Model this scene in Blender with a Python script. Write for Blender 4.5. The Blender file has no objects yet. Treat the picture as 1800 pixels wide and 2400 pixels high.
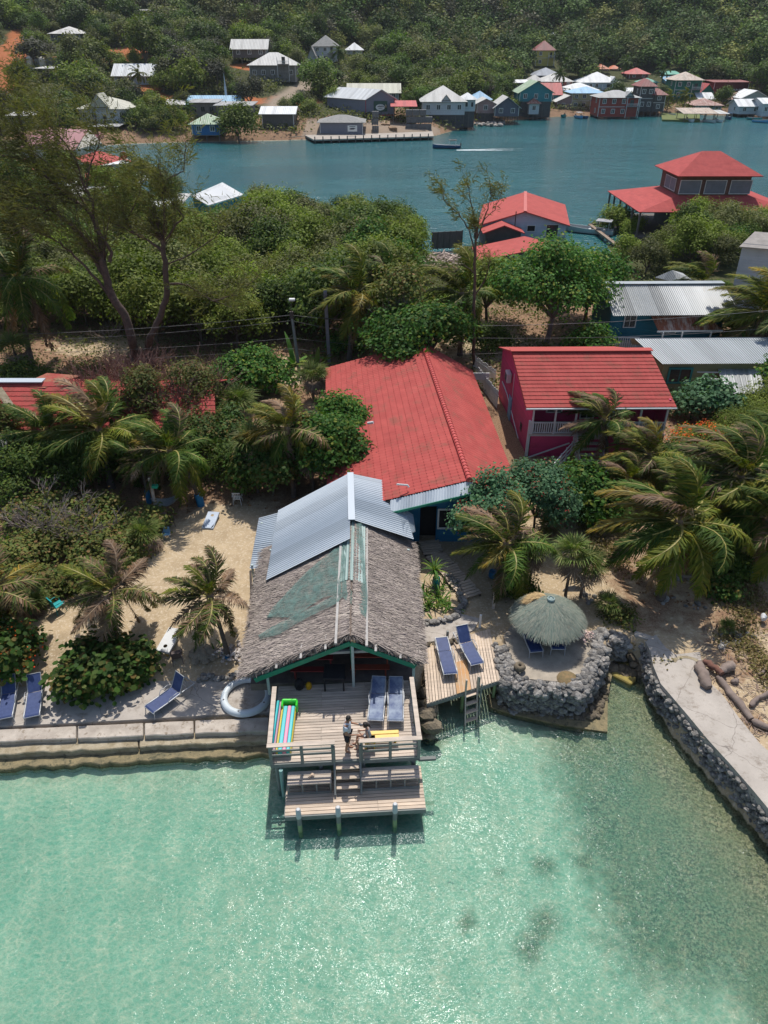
import bpy, bmesh, math, random
import numpy as np
from mathutils import Vector, Matrix
R_=math.radians
rng=np.random.default_rng(7); random.seed(7)
S=bpy.context.scene; COL=S.collection
# ---------------- camera, sky, sun, exposure ----------------
H=22.0; PITCH=R_(33.5); FPX=1667.0
cd=bpy.data.cameras.new('camera'); cam=bpy.data.objects.new('camera',cd); COL.objects.link(cam)
cam.location=(0,0,H); cam.rotation_euler=(R_(90)-PITCH,0,0)
cd.sensor_fit='VERTICAL'; cd.sensor_height=24; cd.lens=24*FPX/2400; cd.clip_end=4000; cd.clip_start=.1
S.camera=cam
w=bpy.data.worlds.new('World'); S.world=w; w.use_nodes=True
nt=w.node_tree; sky=nt.nodes.new('ShaderNodeTexSky'); sky.sky_type='NISHITA'; sky.sun_disc=False
SUN_EL=R_(62); SUN_AZ=R_(4)          # azimuth measured from +Y towards +X
sky.sun_elevation=SUN_EL; sky.sun_rotation=SUN_AZ; sky.dust_density=1.5
nt.links.new(sky.outputs[0],nt.nodes['Background'].inputs[0]); nt.nodes['Background'].inputs[1].default_value=.125
sd=bpy.data.lights.new('sun','SUN'); sd.energy=3.9; sd.angle=R_(.53); sd.color=(1,.96,.9)
sun=bpy.data.objects.new('sun',sd); COL.objects.link(sun)
sv=Vector((math.sin(SUN_AZ)*math.cos(SUN_EL),math.cos(SUN_AZ)*math.cos(SUN_EL),math.sin(SUN_EL)))
sun.rotation_euler=sv.to_track_quat('Z','Y').to_euler(); sun.location=(0,40,80)
S.view_settings.view_transform='Standard'; S.view_settings.look='None'; S.view_settings.exposure=.12; S.view_settings.gamma=1
S.cycles.max_bounces=7; S.cycles.transparent_max_bounces=24; S.cycles.diffuse_bounces=3; S.cycles.glossy_bounces=3
S.cycles.use_denoising=True; S.cycles.sample_clamp_indirect=8; S.cycles.sample_clamp_direct=6; S.cycles.caustics_reflective=False; S.cycles.caustics_refractive=False
# ---------------- pixel <-> world (pixels of the 1800x2400 photo) ----------------
CP,SP=math.cos(PITCH),math.sin(PITCH)
def P(px,py,z=0.0):
    u=(px-900)/FPX; v=(py-1200)/FPX; t=(z-H)/(-SP-v*CP)
    return Vector((u*t,(CP-v*SP)*t,z))
def W(px,py,Y):
    u=(px-900)/FPX; v=(py-1200)/FPX; t=Y/(CP-v*SP)
    return Vector((u*t,Y,H+(-SP-v*CP)*t))
def J(x,y,z):
    d=y*CP-(z-H)*SP; up=y*SP+(z-H)*CP
    return (900+FPX*x/d,1200-FPX*up/d)
def depth(x,y,z): return y*CP-(z-H)*SP
# ---------------- materials ----------------
def srgb(r,g,b): return tuple(((c/255)/12.92 if c/255<=.04045 else ((c/255+.055)/1.055)**2.4) for c in (r,g,b))
_m={}
class NT:
    def __init__(s,name):
        s.m=bpy.data.materials.new(name); s.m.use_nodes=True; s.t=s.m.node_tree; s.p=s.t.nodes['Principled BSDF']; s.out=s.t.nodes['Material Output']
    def n(s,ty,**k):
        x=s.t.nodes.new('ShaderNode'+ty)
        for a,b in k.items():
            if a.startswith('i_'): 
                key=a[2:]; key=int(key) if key.isdigit() else key
                x.inputs[key].default_value=b
            else: setattr(x,a,b)
        return x
    def l(s,a,b): s.t.links.new(a,b)
    def noise(s,vec,scale,detail=4,rough=.6,out=0,dim=None):
        x=s.n('TexNoise'); x.inputs['Scale'].default_value=scale; x.inputs['Detail'].default_value=detail; x.inputs['Roughness'].default_value=rough
        if vec is not None: s.l(vec,x.inputs['Vector'])
        return x.outputs[out]
    def ramp(s,fac,stops,mode='LINEAR'):
        x=s.n('ValToRGB'); x.color_ramp.interpolation=mode; e=x.color_ramp.elements
        while len(e)<len(stops): e.new(.5)
        for i,(p,c) in enumerate(stops): e[i].position=p; e[i].color=(c,c,c,1) if isinstance(c,(int,float)) else tuple(c)+(1,)
        s.l(fac,x.inputs[0]); return x.outputs[0]
    def mix(s,fac,a,b,mode='MIX'):
        x=s.n('Mix',data_type='RGBA',blend_type=mode)
        for si,v in ((0,fac),(6,a),(7,b)):
            sock=x.inputs[si]
            if isinstance(v,bpy.types.NodeSocket): s.l(v,sock)
            elif isinstance(v,(int,float)): sock.default_value=v if si==0 else (v,v,v,1)
            else: sock.default_value=tuple(v)+(1,)
        return x.outputs[2]
    def math(s,op,a,b=0.,c=0.):
        x=s.n('Math',operation=op)
        for i,v in enumerate((a,b,c)):
            if isinstance(v,bpy.types.NodeSocket): s.l(v,x.inputs[i])
            else: x.inputs[i].default_value=v
        return x.outputs[0]
    def bump(s,h,strength=.3,dist=.02):
        x=s.n('Bump'); x.inputs['Strength'].default_value=strength; x.inputs['Distance'].default_value=dist
        s.l(h,x.inputs['Height']); return x.outputs[0]
    def mapped(s,vec,scale):
        x=s.n('Mapping'); x.inputs['Scale'].default_value=scale; s.l(vec,x.inputs[0]); return x.outputs[0]
def mat(name,c1,c2=None,rough=.8,scale=3.,bump=.0,bscale=40.,bdist=.02,metal=0.,isl=0.,spots=None,spotscale=2.,stretch=None,spec=.4,coat=0.,obr=0.,detail=5,lo=.35,hi=.65):
    """noise-mixed paint / stone / wood; isl = brightness change from piece to piece"""
    if name in _m: return _m[name]
    k=NT(name); tc=k.n('TexCoord'); v=tc.outputs['Object']
    if stretch: v=k.mapped(v,stretch)
    c2=c2 or tuple(x*.8 for x in c1)
    f=k.ramp(k.noise(v,scale,detail),[(lo,0),(hi,1)]); col=k.mix(f,c1,c2)
    if spots:
        g=k.ramp(k.noise(v,spotscale,6,.7),[(spots[1],0),(spots[1]+.08,1)]); col=k.mix(g,col,spots[0])
    if isl:
        geo=k.n('NewGeometry'); r=k.math('MULTIPLY_ADD',geo.outputs['Random Per Island'],2*isl,1-isl); col=k.mix(1.,col,r,'MULTIPLY')
    if obr:
        oi=k.n('ObjectInfo'); r=k.math('MULTIPLY_ADD',oi.outputs['Random'],2*obr,1-obr); col=k.mix(1.,col,r,'MULTIPLY')
    k.l(col,k.p.inputs['Base Color']); k.p.inputs['Roughness'].default_value=rough; k.p.inputs['Metallic'].default_value=metal
    k.p.inputs['Specular IOR Level'].default_value=spec; k.p.inputs['Coat Weight'].default_value=coat
    if bump: k.l(k.bump(k.noise(v,bscale,4),bump,bdist),k.p.inputs['Normal'])
    _m[name]=k.m; return k.m
def leafmat(name,cols,trans=.25,rough=.5,obr=.25,isl=1.,spec=.3):
    """cols: list of leaf colours picked leaf by leaf"""
    if name in _m: return _m[name]
    k=NT(name); geo=k.n('NewGeometry'); oi=k.n('ObjectInfo'); tc=k.n('TexCoord')
    n=len(cols); col=k.ramp(geo.outputs['Random Per Island'],[(i/max(1,n-1),c) for i,c in enumerate(cols)])
    big=k.ramp(k.noise(tc.outputs['Object'],.9,2),[(.35,.72),(.65,1.25)]); col=k.mix(1.,col,big,'MULTIPLY')
    r=k.math('MULTIPLY_ADD',oi.outputs['Random'],2*obr,1-obr); col=k.mix(1.,col,r,'MULTIPLY')
    k.l(col,k.p.inputs['Base Color']); k.p.inputs['Roughness'].default_value=max(rough,.6); k.p.inputs['Specular IOR Level'].default_value=min(spec,.12)
    tr=k.n('BsdfTranslucent'); k.l(k.mix(1.,col,(1.3,1.5,.6),'MULTIPLY'),tr.inputs[0])
    ms=k.n('MixShader'); ms.inputs[0].default_value=trans; k.l(k.p.outputs[0],ms.inputs[1]); k.l(tr.outputs[0],ms.inputs[2]); k.l(ms.outputs[0],k.out.inputs[0])
    _m[name]=k.m; return k.m
def tinmat(name,c1,c2,rust=None,pitch=.16,rough=.45,metal=.25,str_=.6,rustlev=.6,patch=.0,ptol=None):
    """corrugated sheet: UV u runs along the eave, v down the slope, both in metres"""
    if name in _m: return _m[name]
    k=NT(name); uv=k.n('UVMap').outputs[0]; sep=k.n('SeparateXYZ'); k.l(uv,sep.inputs[0]); u,v=sep.outputs[0],sep.outputs[1]
    f=k.ramp(k.noise(k.mapped(uv,(1,.25,1)),1.5,5),[(.3,0),(.7,1)]); col=k.mix(f,c1,c2)
    sheet=k.math('FLOOR',k.math('DIVIDE',u,.9)); wn=k.n('TexWhiteNoise',noise_dimensions='1D'); k.l(sheet,wn.inputs['W'])
    col=k.mix(1.,col,k.math('MULTIPLY_ADD',wn.outputs[0],.22+patch,.89-patch/2),'MULTIPLY')
    if rust:
        g=k.ramp(k.noise(k.mapped(uv,(1.2,.35,1)),1.3,8,.7),[(rustlev-.1,0),(rustlev+.05,1)]); col=k.mix(g,col,rust)
    k.l(col,k.p.inputs['Base Color']); k.p.inputs['Roughness'].default_value=rough; k.p.inputs['Metallic'].default_value=metal
    h=k.math('SINE',k.math('MULTIPLY',u,2*math.pi/pitch))
    k.l(k.bump(h,str_,pitch*.18),k.p.inputs['Normal'])
    _m[name]=k.m; return k.m
def tilemat(name,c1,c2,pu=.3,pv=.4,stain=None,slev=.6,rough=.55):
    if name in _m: return _m[name]
    k=NT(name); uv=k.n('UVMap').outputs[0]; sep=k.n('SeparateXYZ'); k.l(uv,sep.inputs[0]); u,v=sep.outputs[0],sep.outputs[1]
    f=k.ramp(k.noise(uv,1.2,6),[(.3,0),(.7,1)]); col=k.mix(f,c1,c2)
    cell=k.n('CombineXYZ'); k.l(k.math('FLOOR',k.math('DIVIDE',u,pu*3)),cell.inputs[0]); k.l(k.math('FLOOR',k.math('DIVIDE',v,pv)),cell.inputs[1])
    wn=k.n('TexWhiteNoise',noise_dimensions='2D'); k.l(cell.outputs[0],wn.inputs['Vector'])
    col=k.mix(1.,col,k.math('MULTIPLY_ADD',wn.outputs[0],.12,.94),'MULTIPLY')
    if stain:
        g=k.ramp(k.noise(uv,.8,8,.75),[(slev,0),(slev+.12,1)]); col=k.mix(k.math('MULTIPLY',g,.8),col,stain)
    k.l(col,k.p.inputs['Base Color']); k.p.inputs['Roughness'].default_value=.8; k.p.inputs['Specular IOR Level'].default_value=.18
    hu=k.math('ABSOLUTE',k.math('SINE',k.math('MULTIPLY',u,math.pi/pu))); hv=k.math('FRACT',k.math('DIVIDE',v,pv))
    k.l(k.bump(k.math('MULTIPLY_ADD',hu,.2,hv),.7,.05),k.p.inputs['Normal'])
    _m[name]=k.m; return k.m
def boardmat(name,c1,c2,pitch=.18,axis='Z',rough=.7,str_=.6):
    """painted clapboard: fine horizontal laps"""
    if name in _m: return _m[name]
    k=NT(name); tc=k.n('TexCoord'); v=tc.outputs['Object']; sep=k.n('SeparateXYZ'); k.l(v,sep.inputs[0])
    col=k.mix(k.ramp(k.noise(v,1.5,6),[(.3,0),(.7,1)]),c1,c2)
    h=k.math('FRACT',k.math('DIVIDE',sep.outputs[axis],pitch)); row=k.math('FLOOR',k.math('DIVIDE',sep.outputs[axis],pitch))
    wn=k.n('TexWhiteNoise',noise_dimensions='1D'); k.l(row,wn.inputs['W']); col=k.mix(1.,col,k.math('MULTIPLY_ADD',wn.outputs[0],.14,.93),'MULTIPLY')
    k.l(col,k.p.inputs['Base Color']); k.p.inputs['Roughness'].default_value=rough
    k.l(k.bump(h,str_,.03),k.p.inputs['Normal']); _m[name]=k.m; return k.m
# ---------------- objects ----------------
OFF={}
def tag(o,label=None,cat=None,group=None,kind=None):
    if label: o['label']=label
    if cat: o['category']=cat
    if group: o['group']=group
    if kind: o['kind']=kind
    return o
def root(name,loc,label,cat,group=None,rz=0.,kind=None):
    o=bpy.data.objects.new(name,None); COL.objects.link(o); o.location=loc; o.rotation_euler=(0,0,rz); o.empty_display_size=.2
    tag(o,label,cat,group,kind); OFF[o.name]=Vector(loc); return o
def link(name,me,parent=None):
    o=bpy.data.objects.new(name,me); COL.objects.link(o)
    if parent: o.parent=parent; OFF[o.name]=OFF.get(parent.name,Vector((0,0,0)))
    return o
class MB:
    def __init__(s): s.v=[]; s.f=[]; s.mi=[]; s.uv={}; s.T=None; s.sm=set()
    def add(s,vs,fs,mi=0,uvs=None,smooth=False):
        b=len(s.v)
        for q in vs:
            q=Vector(q); s.v.append(s.T@q if s.T is not None else q)
        for j,f in enumerate(fs):
            if uvs: s.uv[len(s.f)]=uvs[j]
            if smooth: s.sm.add(len(s.f))
            s.f.append(tuple(b+i for i in f)); s.mi.append(mi)
        return s
    def box(s,c,d,rz=0.,mi=0,rot=None):
        M=Matrix.Translation(Vector(c))@(rot.to_4x4() if rot is not None else Matrix.Rotation(rz,4,'Z'))
        x,y,z=d[0]/2,d[1]/2,d[2]/2
        return s.add([M@Vector(p) for p in ((-x,-y,-z),(x,-y,-z),(x,y,-z),(-x,y,-z),(-x,-y,z),(x,-y,z),(x,y,z),(-x,y,z))],
            [(0,3,2,1),(4,5,6,7),(0,1,5,4),(1,2,6,5),(2,3,7,6),(3,0,4,7)],mi)
    def beam(s,a,b,w_=.1,h=.1,mi=0,up=(0,0,1)):
        a,b=Vector(a),Vector(b); d=(b-a); L=d.length
        if L<1e-6: return s
        d.normalize(); u=Vector(up)
        if abs(d.dot(u))>.98: u=Vector((0,1,0))
        r=d.cross(u).normalized(); u=r.cross(d)
        return s.box((a+b)/2,(L,w_,h),rot=Matrix((d,-r,u)).transposed(),mi=mi)
    def tube(s,pts,rad,n=8,mi=0,cap=True,smooth=True):
        pts=[Vector(p) for p in pts]; m=len(pts)
        if isinstance(rad,(int,float)): rad=[rad]*m
        vs=[];fs=[]; pu=None
        for i,p in enumerate(pts):
            d=(pts[min(i+1,m-1)]-pts[max(i-1,0)]).normalized()
            if pu is None: pu=Vector((1,0,0)) if abs(d.x)<.8 else Vector((0,1,0))
            r=d.cross(pu).normalized(); pu=r.cross(d).normalized()
            for j in range(n):
                a=2*math.pi*j/n; vs.append(p+(r*math.cos(a)+pu*math.sin(a))*rad[i])
        for i in range(m-1):
            for j in range(n): k=(j+1)%n; fs.append((i*n+j,i*n+k,(i+1)*n+k,(i+1)*n+j))
        s.add(vs,fs,mi,smooth=smooth)
        if cap:
            b=len(s.f); s.add([vs[i] for i in range(n)],[tuple(range(n))[::-1]],mi); s.add(vs[-n:],[tuple(range(n))],mi)
        return s
    def cyl(s,c,r,h,n=14,mi=0,r2=None,smooth=True): return s.tube([c,Vector(c)+Vector((0,0,h))],[r,r if r2 is None else r2],n,mi,smooth=smooth)
    def lathe(s,c,prof,n=20,mi=0,smooth=True):
        vs=[];fs=[];c=Vector(c)
        for r,z in prof:
            for j in range(n): a=2*math.pi*j/n; vs.append(c+Vector((r*math.cos(a),r*math.sin(a),z)))
        for i in range(len(prof)-1):
            for j in range(n): k=(j+1)%n; fs.append((i*n+j,i*n+k,(i+1)*n+k,(i+1)*n+j))
        return s.add(vs,fs,mi,smooth=smooth)
    def quad(s,a,b,c,d,mi=0,uv=True,t=0.):
        """a-b is the eave edge (u), a-d the slope (v); t = thickness below"""
        a,b,c,d=map(Vector,(a,b,c,d)); u=(b-a).normalized(); n=(b-a).cross(d-a).normalized(); v=n.cross(u)
        q=[((p-a).dot(u),(p-a).dot(v)) for p in (a,b,c,d)]
        s.add([a,b,c,d],[(0,1,2,3)],mi,[q])
        if t:
            lo=[p-n*t for p in (a,b,c,d)]
            s.add([a,b,c,d]+lo,[(7,6,5,4),(0,4,5,1),(1,5,6,2),(2,6,7,3),(3,7,4,0)],mi)
        return s
    def tri(s,a,b,c,mi=0,t=0.):
        a,b,c=map(Vector,(a,b,c)); u=(b-a).normalized(); n=(b-a).cross(c-a).normalized(); v=n.cross(u)
        s.add([a,b,c],[(0,1,2)],mi,[[((p-a).dot(u),(p-a).dot(v)) for p in (a,b,c)]])
        if t:
            lo=[p-n*t for p in (a,b,c)]; s.add([a,b,c]+lo,[(5,4,3),(0,3,4,1),(1,4,5,2),(2,5,3,0)],mi)
        return s
    def prism(s,poly,z0,z1,mi=0,smooth=False):
        n=len(poly); vs=[(p[0],p[1],z0) for p in poly]+[(p[0],p[1],z1) for p in poly]
        return s.add(vs,[tuple(range(n))[::-1],tuple(range(n,2*n))]+[(i,(i+1)%n,n+(i+1)%n,n+i) for i in range(n)],mi)
    def build(s,name,m,parent=None,world=False,bevel=0.,label=None,cat=None,group=None,kind=None,weld=False):
        me=bpy.data.meshes.new(name); off=OFF.get(parent.name,Vector((0,0,0))) if (world and parent) else Vector((0,0,0))
        me.from_pydata([tuple(q-off) for q in s.v],[],s.f)
        ms=m if isinstance(m,(list,tuple)) else [m]
        for x in ms: me.materials.append(x)
        me.polygons.foreach_set('material_index',s.mi)
        sm=np.zeros(len(s.f),bool); sm[list(s.sm)]=True; me.polygons.foreach_set('use_smooth',sm)
        if s.uv:
            ul=me.uv_layers.new(name='UVMap').data
            for fi,q in s.uv.items():
                st=me.polygons[fi].loop_start
                for j,c in enumerate(q): ul[st+j].uv=c
        me.update(); o=link(name,me,parent)
        if bevel: b=o.modifiers.new('bevel','BEVEL'); b.width=bevel; b.segments=1; b.limit_method='ANGLE'
        tag(o,label,cat,group,kind); return o
def npmesh(name,V,F,m,parent=None,smooth=False,mi=None):
    """V (n,3), F (m,k) numpy"""
    me=bpy.data.meshes.new(name); F=np.asarray(F,np.int32); k=F.shape[1]
    me.vertices.add(len(V)); me.vertices.foreach_set('co',np.asarray(V,np.float32).ravel())
    me.loops.add(F.size); me.loops.foreach_set('vertex_index',F.ravel())
    me.polygons.add(len(F)); me.polygons.foreach_set('loop_start',np.arange(len(F),dtype=np.int32)*k)
    for x in (m if isinstance(m,(list,tuple)) else [m]): me.materials.append(x)
    if mi is not None: me.polygons.foreach_set('material_index',np.asarray(mi,np.int32))
    if smooth: me.polygons.foreach_set('use_smooth',np.ones(len(F),bool))
    me.update(); me.validate(); return me
def hashn(x,y,s=1.):
    """cheap smooth value noise, numpy"""
    x=np.asarray(x,float)*s; y=np.asarray(y,float)*s; xi=np.floor(x); yi=np.floor(y); fx=x-xi; fy=y-yi
    h=lambda a,b: np.modf(np.abs(np.sin(a*127.1+b*311.7)*43758.5453))[0]
    fx=fx*fx*(3-2*fx); fy=fy*fy*(3-2*fy)
    return (h(xi,yi)*(1-fx)+h(xi+1,yi)*fx)*(1-fy)+(h(xi,yi+1)*(1-fx)+h(xi+1,yi+1)*fx)*fy
def fbm(x,y,s=1.,o=4):
    r=0;a=.5
    for i in range(o): r=r+a*hashn(np.asarray(x)+17*i,np.asarray(y)-9*i,s*2**i); a*=.5
    return r
# ================= SETTING: ground, bay, lagoon =================
def pl(pts,z=1.2): return [tuple(P(a,b,z)[:2]) for a,b in pts]
FRONT=[(-60,17.)]+pl([(-200,1722),(0,1712),(300,1697),(632,1682),(640,1640)],.64)+pl([(985,1600),(1000,1575),(1165,1520)],1.2)+ \
  pl([(1175,1570),(1180,1592),(1260,1612),(1365,1622),(1395,1580),(1428,1520),(1470,1500),(1510,1522),(1535,1580),(1600,1680),(1690,1780),(1800,1900),(1900,2010)],1.1)+[(15,9),(20,-2),(26,-40)]
BAY=np.array(FRONT+[(26,-60),(-60,-60)])
NEARSH=[(-75,196),(-62,168),(-52,150),(-42,136),(-33,122),(-20,112),(-8,106),(1,99),(5,92),(8,88),(10,95),(17,95),(19,84),(23,80),(27,83),(29,96),(36,98),(45,101),(60,104),(80,108),(120,112),(240,118),(420,120)]
FARSH=[(-75,198),(-66,205),(-50,209),(-30,212),(-15,215),(0,218),(14,223),(19,234),(26,250),(36,264),(60,283),(90,292),(110,292),(130,287),(165,282),(240,274),(420,255)]
CHAN=np.array(NEARSH+FARSH[::-1])
def sdist(X,Y,poly):
    """signed distance, negative inside the polygon"""
    X=np.asarray(X,float); Y=np.asarray(Y,float); D=np.full(X.shape,1e9); ins=np.zeros(X.shape,bool)
    n=len(poly)
    for i in range(n):
        ax,ay=poly[i]; bx,by=poly[(i+1)%n]; dx,dy=bx-ax,by-ay
        t=np.clip(((X-ax)*dx+(Y-ay)*dy)/(dx*dx+dy*dy+1e-12),0,1)
        D=np.minimum(D,np.hypot(X-ax-t*dx,Y-ay-t*dy))
        c=((ay>Y)!=(by>Y)); xi=dx*(Y-ay)/(dy if dy else 1e-12)+ax; ins^=(c&(X<xi))
    return np.where(ins,-D,D)
def hillz(X,Y):
    fx=np.array([p[0] for p in FARSH],float); fy=np.array([p[1] for p in FARSH],float)
    d=Y-np.interp(X,fx,fy); d=np.maximum(d,0)
    left=np.clip((20-X)/60,0,1)
    z=1.0+.115*np.minimum(d,60)+.19*np.clip(d-60,0,90)+.42*np.clip(d-150,0,400)
    z=z+left*(.05*np.clip(d,0,120))
    z=z+np.clip(d/120,0,1)*(14*(fbm(X,Y,.011,3)-.45)+4*(fbm(X,Y,.04,3)-.5))
    return z
def ground_h(X,Y):
    X=np.asarray(X,float); Y=np.asarray(Y,float); db=sdist(X,Y,BAY); dc=sdist(X,Y,CHAN)
    n=fbm(X,Y,.35,4)
    land=1.18+.05*(n-.5)+np.clip((Y-26)/30,0,1)*(.35+.35*(fbm(X,Y,.12,3)-.4))
    land=np.where(X<-3.2,np.minimum(land,.56+np.clip((Y-19.6)/2.6,0,1)*.62),land)
    land=np.where(X>11.5,land+.12*(fbm(X,Y,.9,3)-.4),land)
    land=np.minimum(land,np.maximum(.12,.12+dc*.16))
    far=hillz(X,Y); isfar=Y>np.interp(X,[p[0] for p in FARSH],[p[1] for p in FARSH])-.01
    land=np.where(isfar,np.minimum(far,.25+np.maximum(dc,0)*.35),land)
    land=np.where((X<-75)&(Y>120),np.maximum(1.2,np.minimum(far,1.2+np.maximum(Y-196,0)*.2)),land)
    sea=np.where(dc<0,np.maximum(-3.5,-.05+dc*.3),-.2-np.clip(-db,0,9)*.025+.05*(n-.5))
    t=np.clip((db)/.35+.35,0,1); near=(db<dc)
    h=np.where(dc<0,sea,np.where(db<0.3,sea*(1-t)+land*t,land))
    return h
def gz(x,y): return float(ground_h(np.array([x]),np.array([y]))[0])
def hitg(px,py):
    """world point where the sight line of a photo pixel meets the ground"""
    u=(px-900)/FPX; v=(py-1200)/FPX; dy=CP-v*SP; dz=-SP-v*CP
    ys=np.concatenate([np.arange(8,60,.04),np.arange(60,120,.5),np.arange(120,700,1.)]); X=u/dy*ys; Z=H+dz/dy*ys; g=gzv(X,ys)
    k=np.argmax(Z<g); return Vector((X[k],ys[k],float(g[k])))
def gzv(X,Y):
    i=np.clip(np.searchsorted(gx,X)-1,0,len(gx)-2); j=np.clip(np.searchsorted(gy,Y)-1,0,len(gy)-2); u=(X-gx[i])/(gx[i+1]-gx[i]); v=(Y-gy[j])/(gy[j+1]-gy[j])
    return (GZ[j,i]*(1-u)+GZ[j,i+1]*u)*(1-v)+(GZ[j+1,i]*(1-u)+GZ[j+1,i+1]*u)*v
def GP(px,py,z=1.2): return hitg(px,py) if abs(z-1.2)<.011 else P(px,py,z)
def axisc(parts):
    out=[]
    for a,b,s in parts: out+=list(np.arange(a,b,s))
    return np.array(out+[parts[-1][1]])
gx=axisc([(-900,-220,40),(-220,-80,5),(-80,-30,2.),(-30,-16,.7),(-16,18,.22),(18,34,.6),(34,90,2.),(90,240,5),(240,900,40)])
gy=axisc([(-120,4,8),(4,13,.8),(13,26,.22),(26,48,.5),(48,120,1.5),(120,300,3),(300,520,7),(520,1500,60)])
GX,GY=np.meshgrid(gx,gy); GZ=ground_h(GX.ravel(),GY.ravel()).reshape(GX.shape)
GZ=GZ+np.where(GY>200,np.where(GZ>2,.8*(fbm(GX,GY,.15,3)-.5),0),0)
def gz(x,y):
    i=min(max(int(np.searchsorted(gx,x))-1,0),len(gx)-2); j=min(max(int(np.searchsorted(gy,y))-1,0),len(gy)-2); u=(x-gx[i])/(gx[i+1]-gx[i]); v=(y-gy[j])/(gy[j+1]-gy[j])
    return float((GZ[j,i]*(1-u)+GZ[j,i+1]*u)*(1-v)+(GZ[j+1,i]*(1-u)+GZ[j+1,i+1]*u)*v)
nx,ny=len(gx),len(gy); V=np.stack([GX.ravel(),GY.ravel(),GZ.ravel()],1)
ii=(np.arange(ny-1)[:,None]*nx+np.arange(nx-1)[None,:]).ravel(); F=np.stack([ii,ii+1,ii+nx+1,ii+nx],1)
# what covers the ground where: R leaf litter, G green cover, B bare red soil, A seaweed
def blob(X,Y,px,py,z,rx,ry): 
    c=P(px,py,z); return np.exp(-(((X-c.x)/rx)**2+((Y-c.y)/ry)**2))
X,Y=V[:,0],V[:,1]
lit=np.clip((Y-27)/4,0,1)*np.clip(1.25-fbm(X,Y,.25,3),0,1)
lit=np.maximum(lit,np.clip((X-11.5)/2,0,1)*.55*(Y<28)*(fbm(X,Y,.8,3)>.42)); lit=np.maximum(lit,np.clip((-X-5-(Y<24)*30)/3,0,1)*np.clip((Y-22)/3,0,1)*(X<-8)*.9)
for c in ((250,800,1.5,5,3),(640,870,1.5,4,3),(540,1230,1.2,3,2.5),(480,1450,1.2,3.5,3.5),(1300,1300,1.2,4,3),(1130,800,1.4,3,6),(450,1320,1.2,3.6,3.4),(560,1300,1.2,2.5,3)):
    lit=lit*(1-.85*blob(X,Y,c[0],c[1],c[2],c[3],c[4]))
lit=np.maximum(lit,np.clip((X-8.5)/2.5,0,1)*np.clip((Y-20.5)/2,0,1)*(.42+.3*fbm(X,Y,.7,3))*(Y<32))
grn=np.clip((Y-60)/10,0,1)*np.where(Y>150,.9-.5*((sdist(X,Y,CHAN)<22)&(Y>200)),.8)
soil=np.zeros_like(X)
def road(pts,wd,amt=1.):
    global soil
    W_=[hitg(a,b) for a,b in pts]
    for p,q in zip(W_[:-1],W_[1:]):
        d=q-p; L2=d.x**2+d.y**2+1e-9; t=np.clip(((X-p.x)*d.x+(Y-p.y)*d.y)/L2,0,1)
        soil=np.maximum(soil,amt*np.clip(1.6-np.hypot(X-p.x-t*d.x,Y-p.y-t*d.y)/wd,0,1))
road([(0,215),(15,160),(40,110),(65,75)],5.5); road([(0,190),(20,150)],7); road([(640,225),(690,212),(750,195)],2.4,.0)
for a,b,r,s in ((300,118,14,9),(280,140,12,5),(170,140,8,5),(555,55,7,6),(480,40,9,4),(110,30,7,5),(350,225,9,5),(330,205,8,5),(560,235,10,5),(690,235,9,6),(600,160,10,6)):
    c=hitg(a,b); soil=np.maximum(soil,np.exp(-(((X-c.x)/r)**2+((Y-c.y)/s)**2))*1.1)
cr=[hitg(a,b) for a,b in ((640,262),(655,240),(690,218),(740,190),(790,178))]; conc=np.zeros_like(X)
for p,q in zip(cr[:-1],cr[1:]):
    d=q-p; t=np.clip(((X-p.x)*d.x+(Y-p.y)*d.y)/(d.x**2+d.y**2),0,1); conc=np.maximum(conc,np.clip(2.2-np.hypot(X-p.x-t*d.x,Y-p.y-t*d.y)/2.2,0,1))
conc=np.maximum(conc,((Y>206)&(Y<232)&(X>-22)&(X<16))*.75*(sdist(X,Y,CHAN)>0)); conc*=Y>150
z0=-1.2; weed=np.zeros_like(X)
wd=np.clip((X-4.6-.35*(19-Y)*.25)/2.5,0,1)*np.clip((Y-7.5)/3,0,1); wd=np.maximum(wd,np.clip((X-8.8+.12*(Y-8))/2,0,1))
weed=.9*wd
for c in ((1265,2060,.45,.28),(1270,2190,.5,.5),(1235,2260,.45,.3),(1165,2085,.35,.22),(1290,2160,.35,.25),(1375,2160,.4,.3),(1365,2055,.5,.35),(1075,2165,.3,.18),(1090,2185,.3,.2),(1155,2100,.28,.2),(560,1835,.35,.12),(590,1848,.3,.1),(535,1825,.25,.1),(1210,2245,.3,.2),(1400,1960,.3,.5),(990,1760,1.1,.5)):
    weed=np.maximum(weed,.95*blob(X,Y,c[0],c[1]+0,-1.2,c[2]*1.15,c[3]*1.15))
weed=np.maximum(weed,.3*np.exp(-((Y-16.2)/.7)**2)*(X<-3))
me=npmesh('ground',V,F,[],smooth=True)
ca=me.attributes.new('cover','FLOAT_COLOR','POINT'); ca.data.foreach_set('color',np.stack([lit,grn,soil,weed],1).astype(np.float32).ravel())
cb=me.attributes.new('paved','FLOAT','POINT'); cb.data.foreach_set('value',conc.astype(np.float32))
k=NT('ground'); geo=k.n('NewGeometry'); pos=geo.outputs['Position']; at=k.n('Attribute',attribute_name='cover'); sp=k.n('SeparateColor'); k.l(at.outputs['Color'],sp.inputs[0])
n1=k.noise(pos,1.2,8,.65); n2=k.noise(pos,9,6,.7); n3=k.noise(pos,.12,4); n4=k.noise(pos,38,3,.6)
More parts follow.
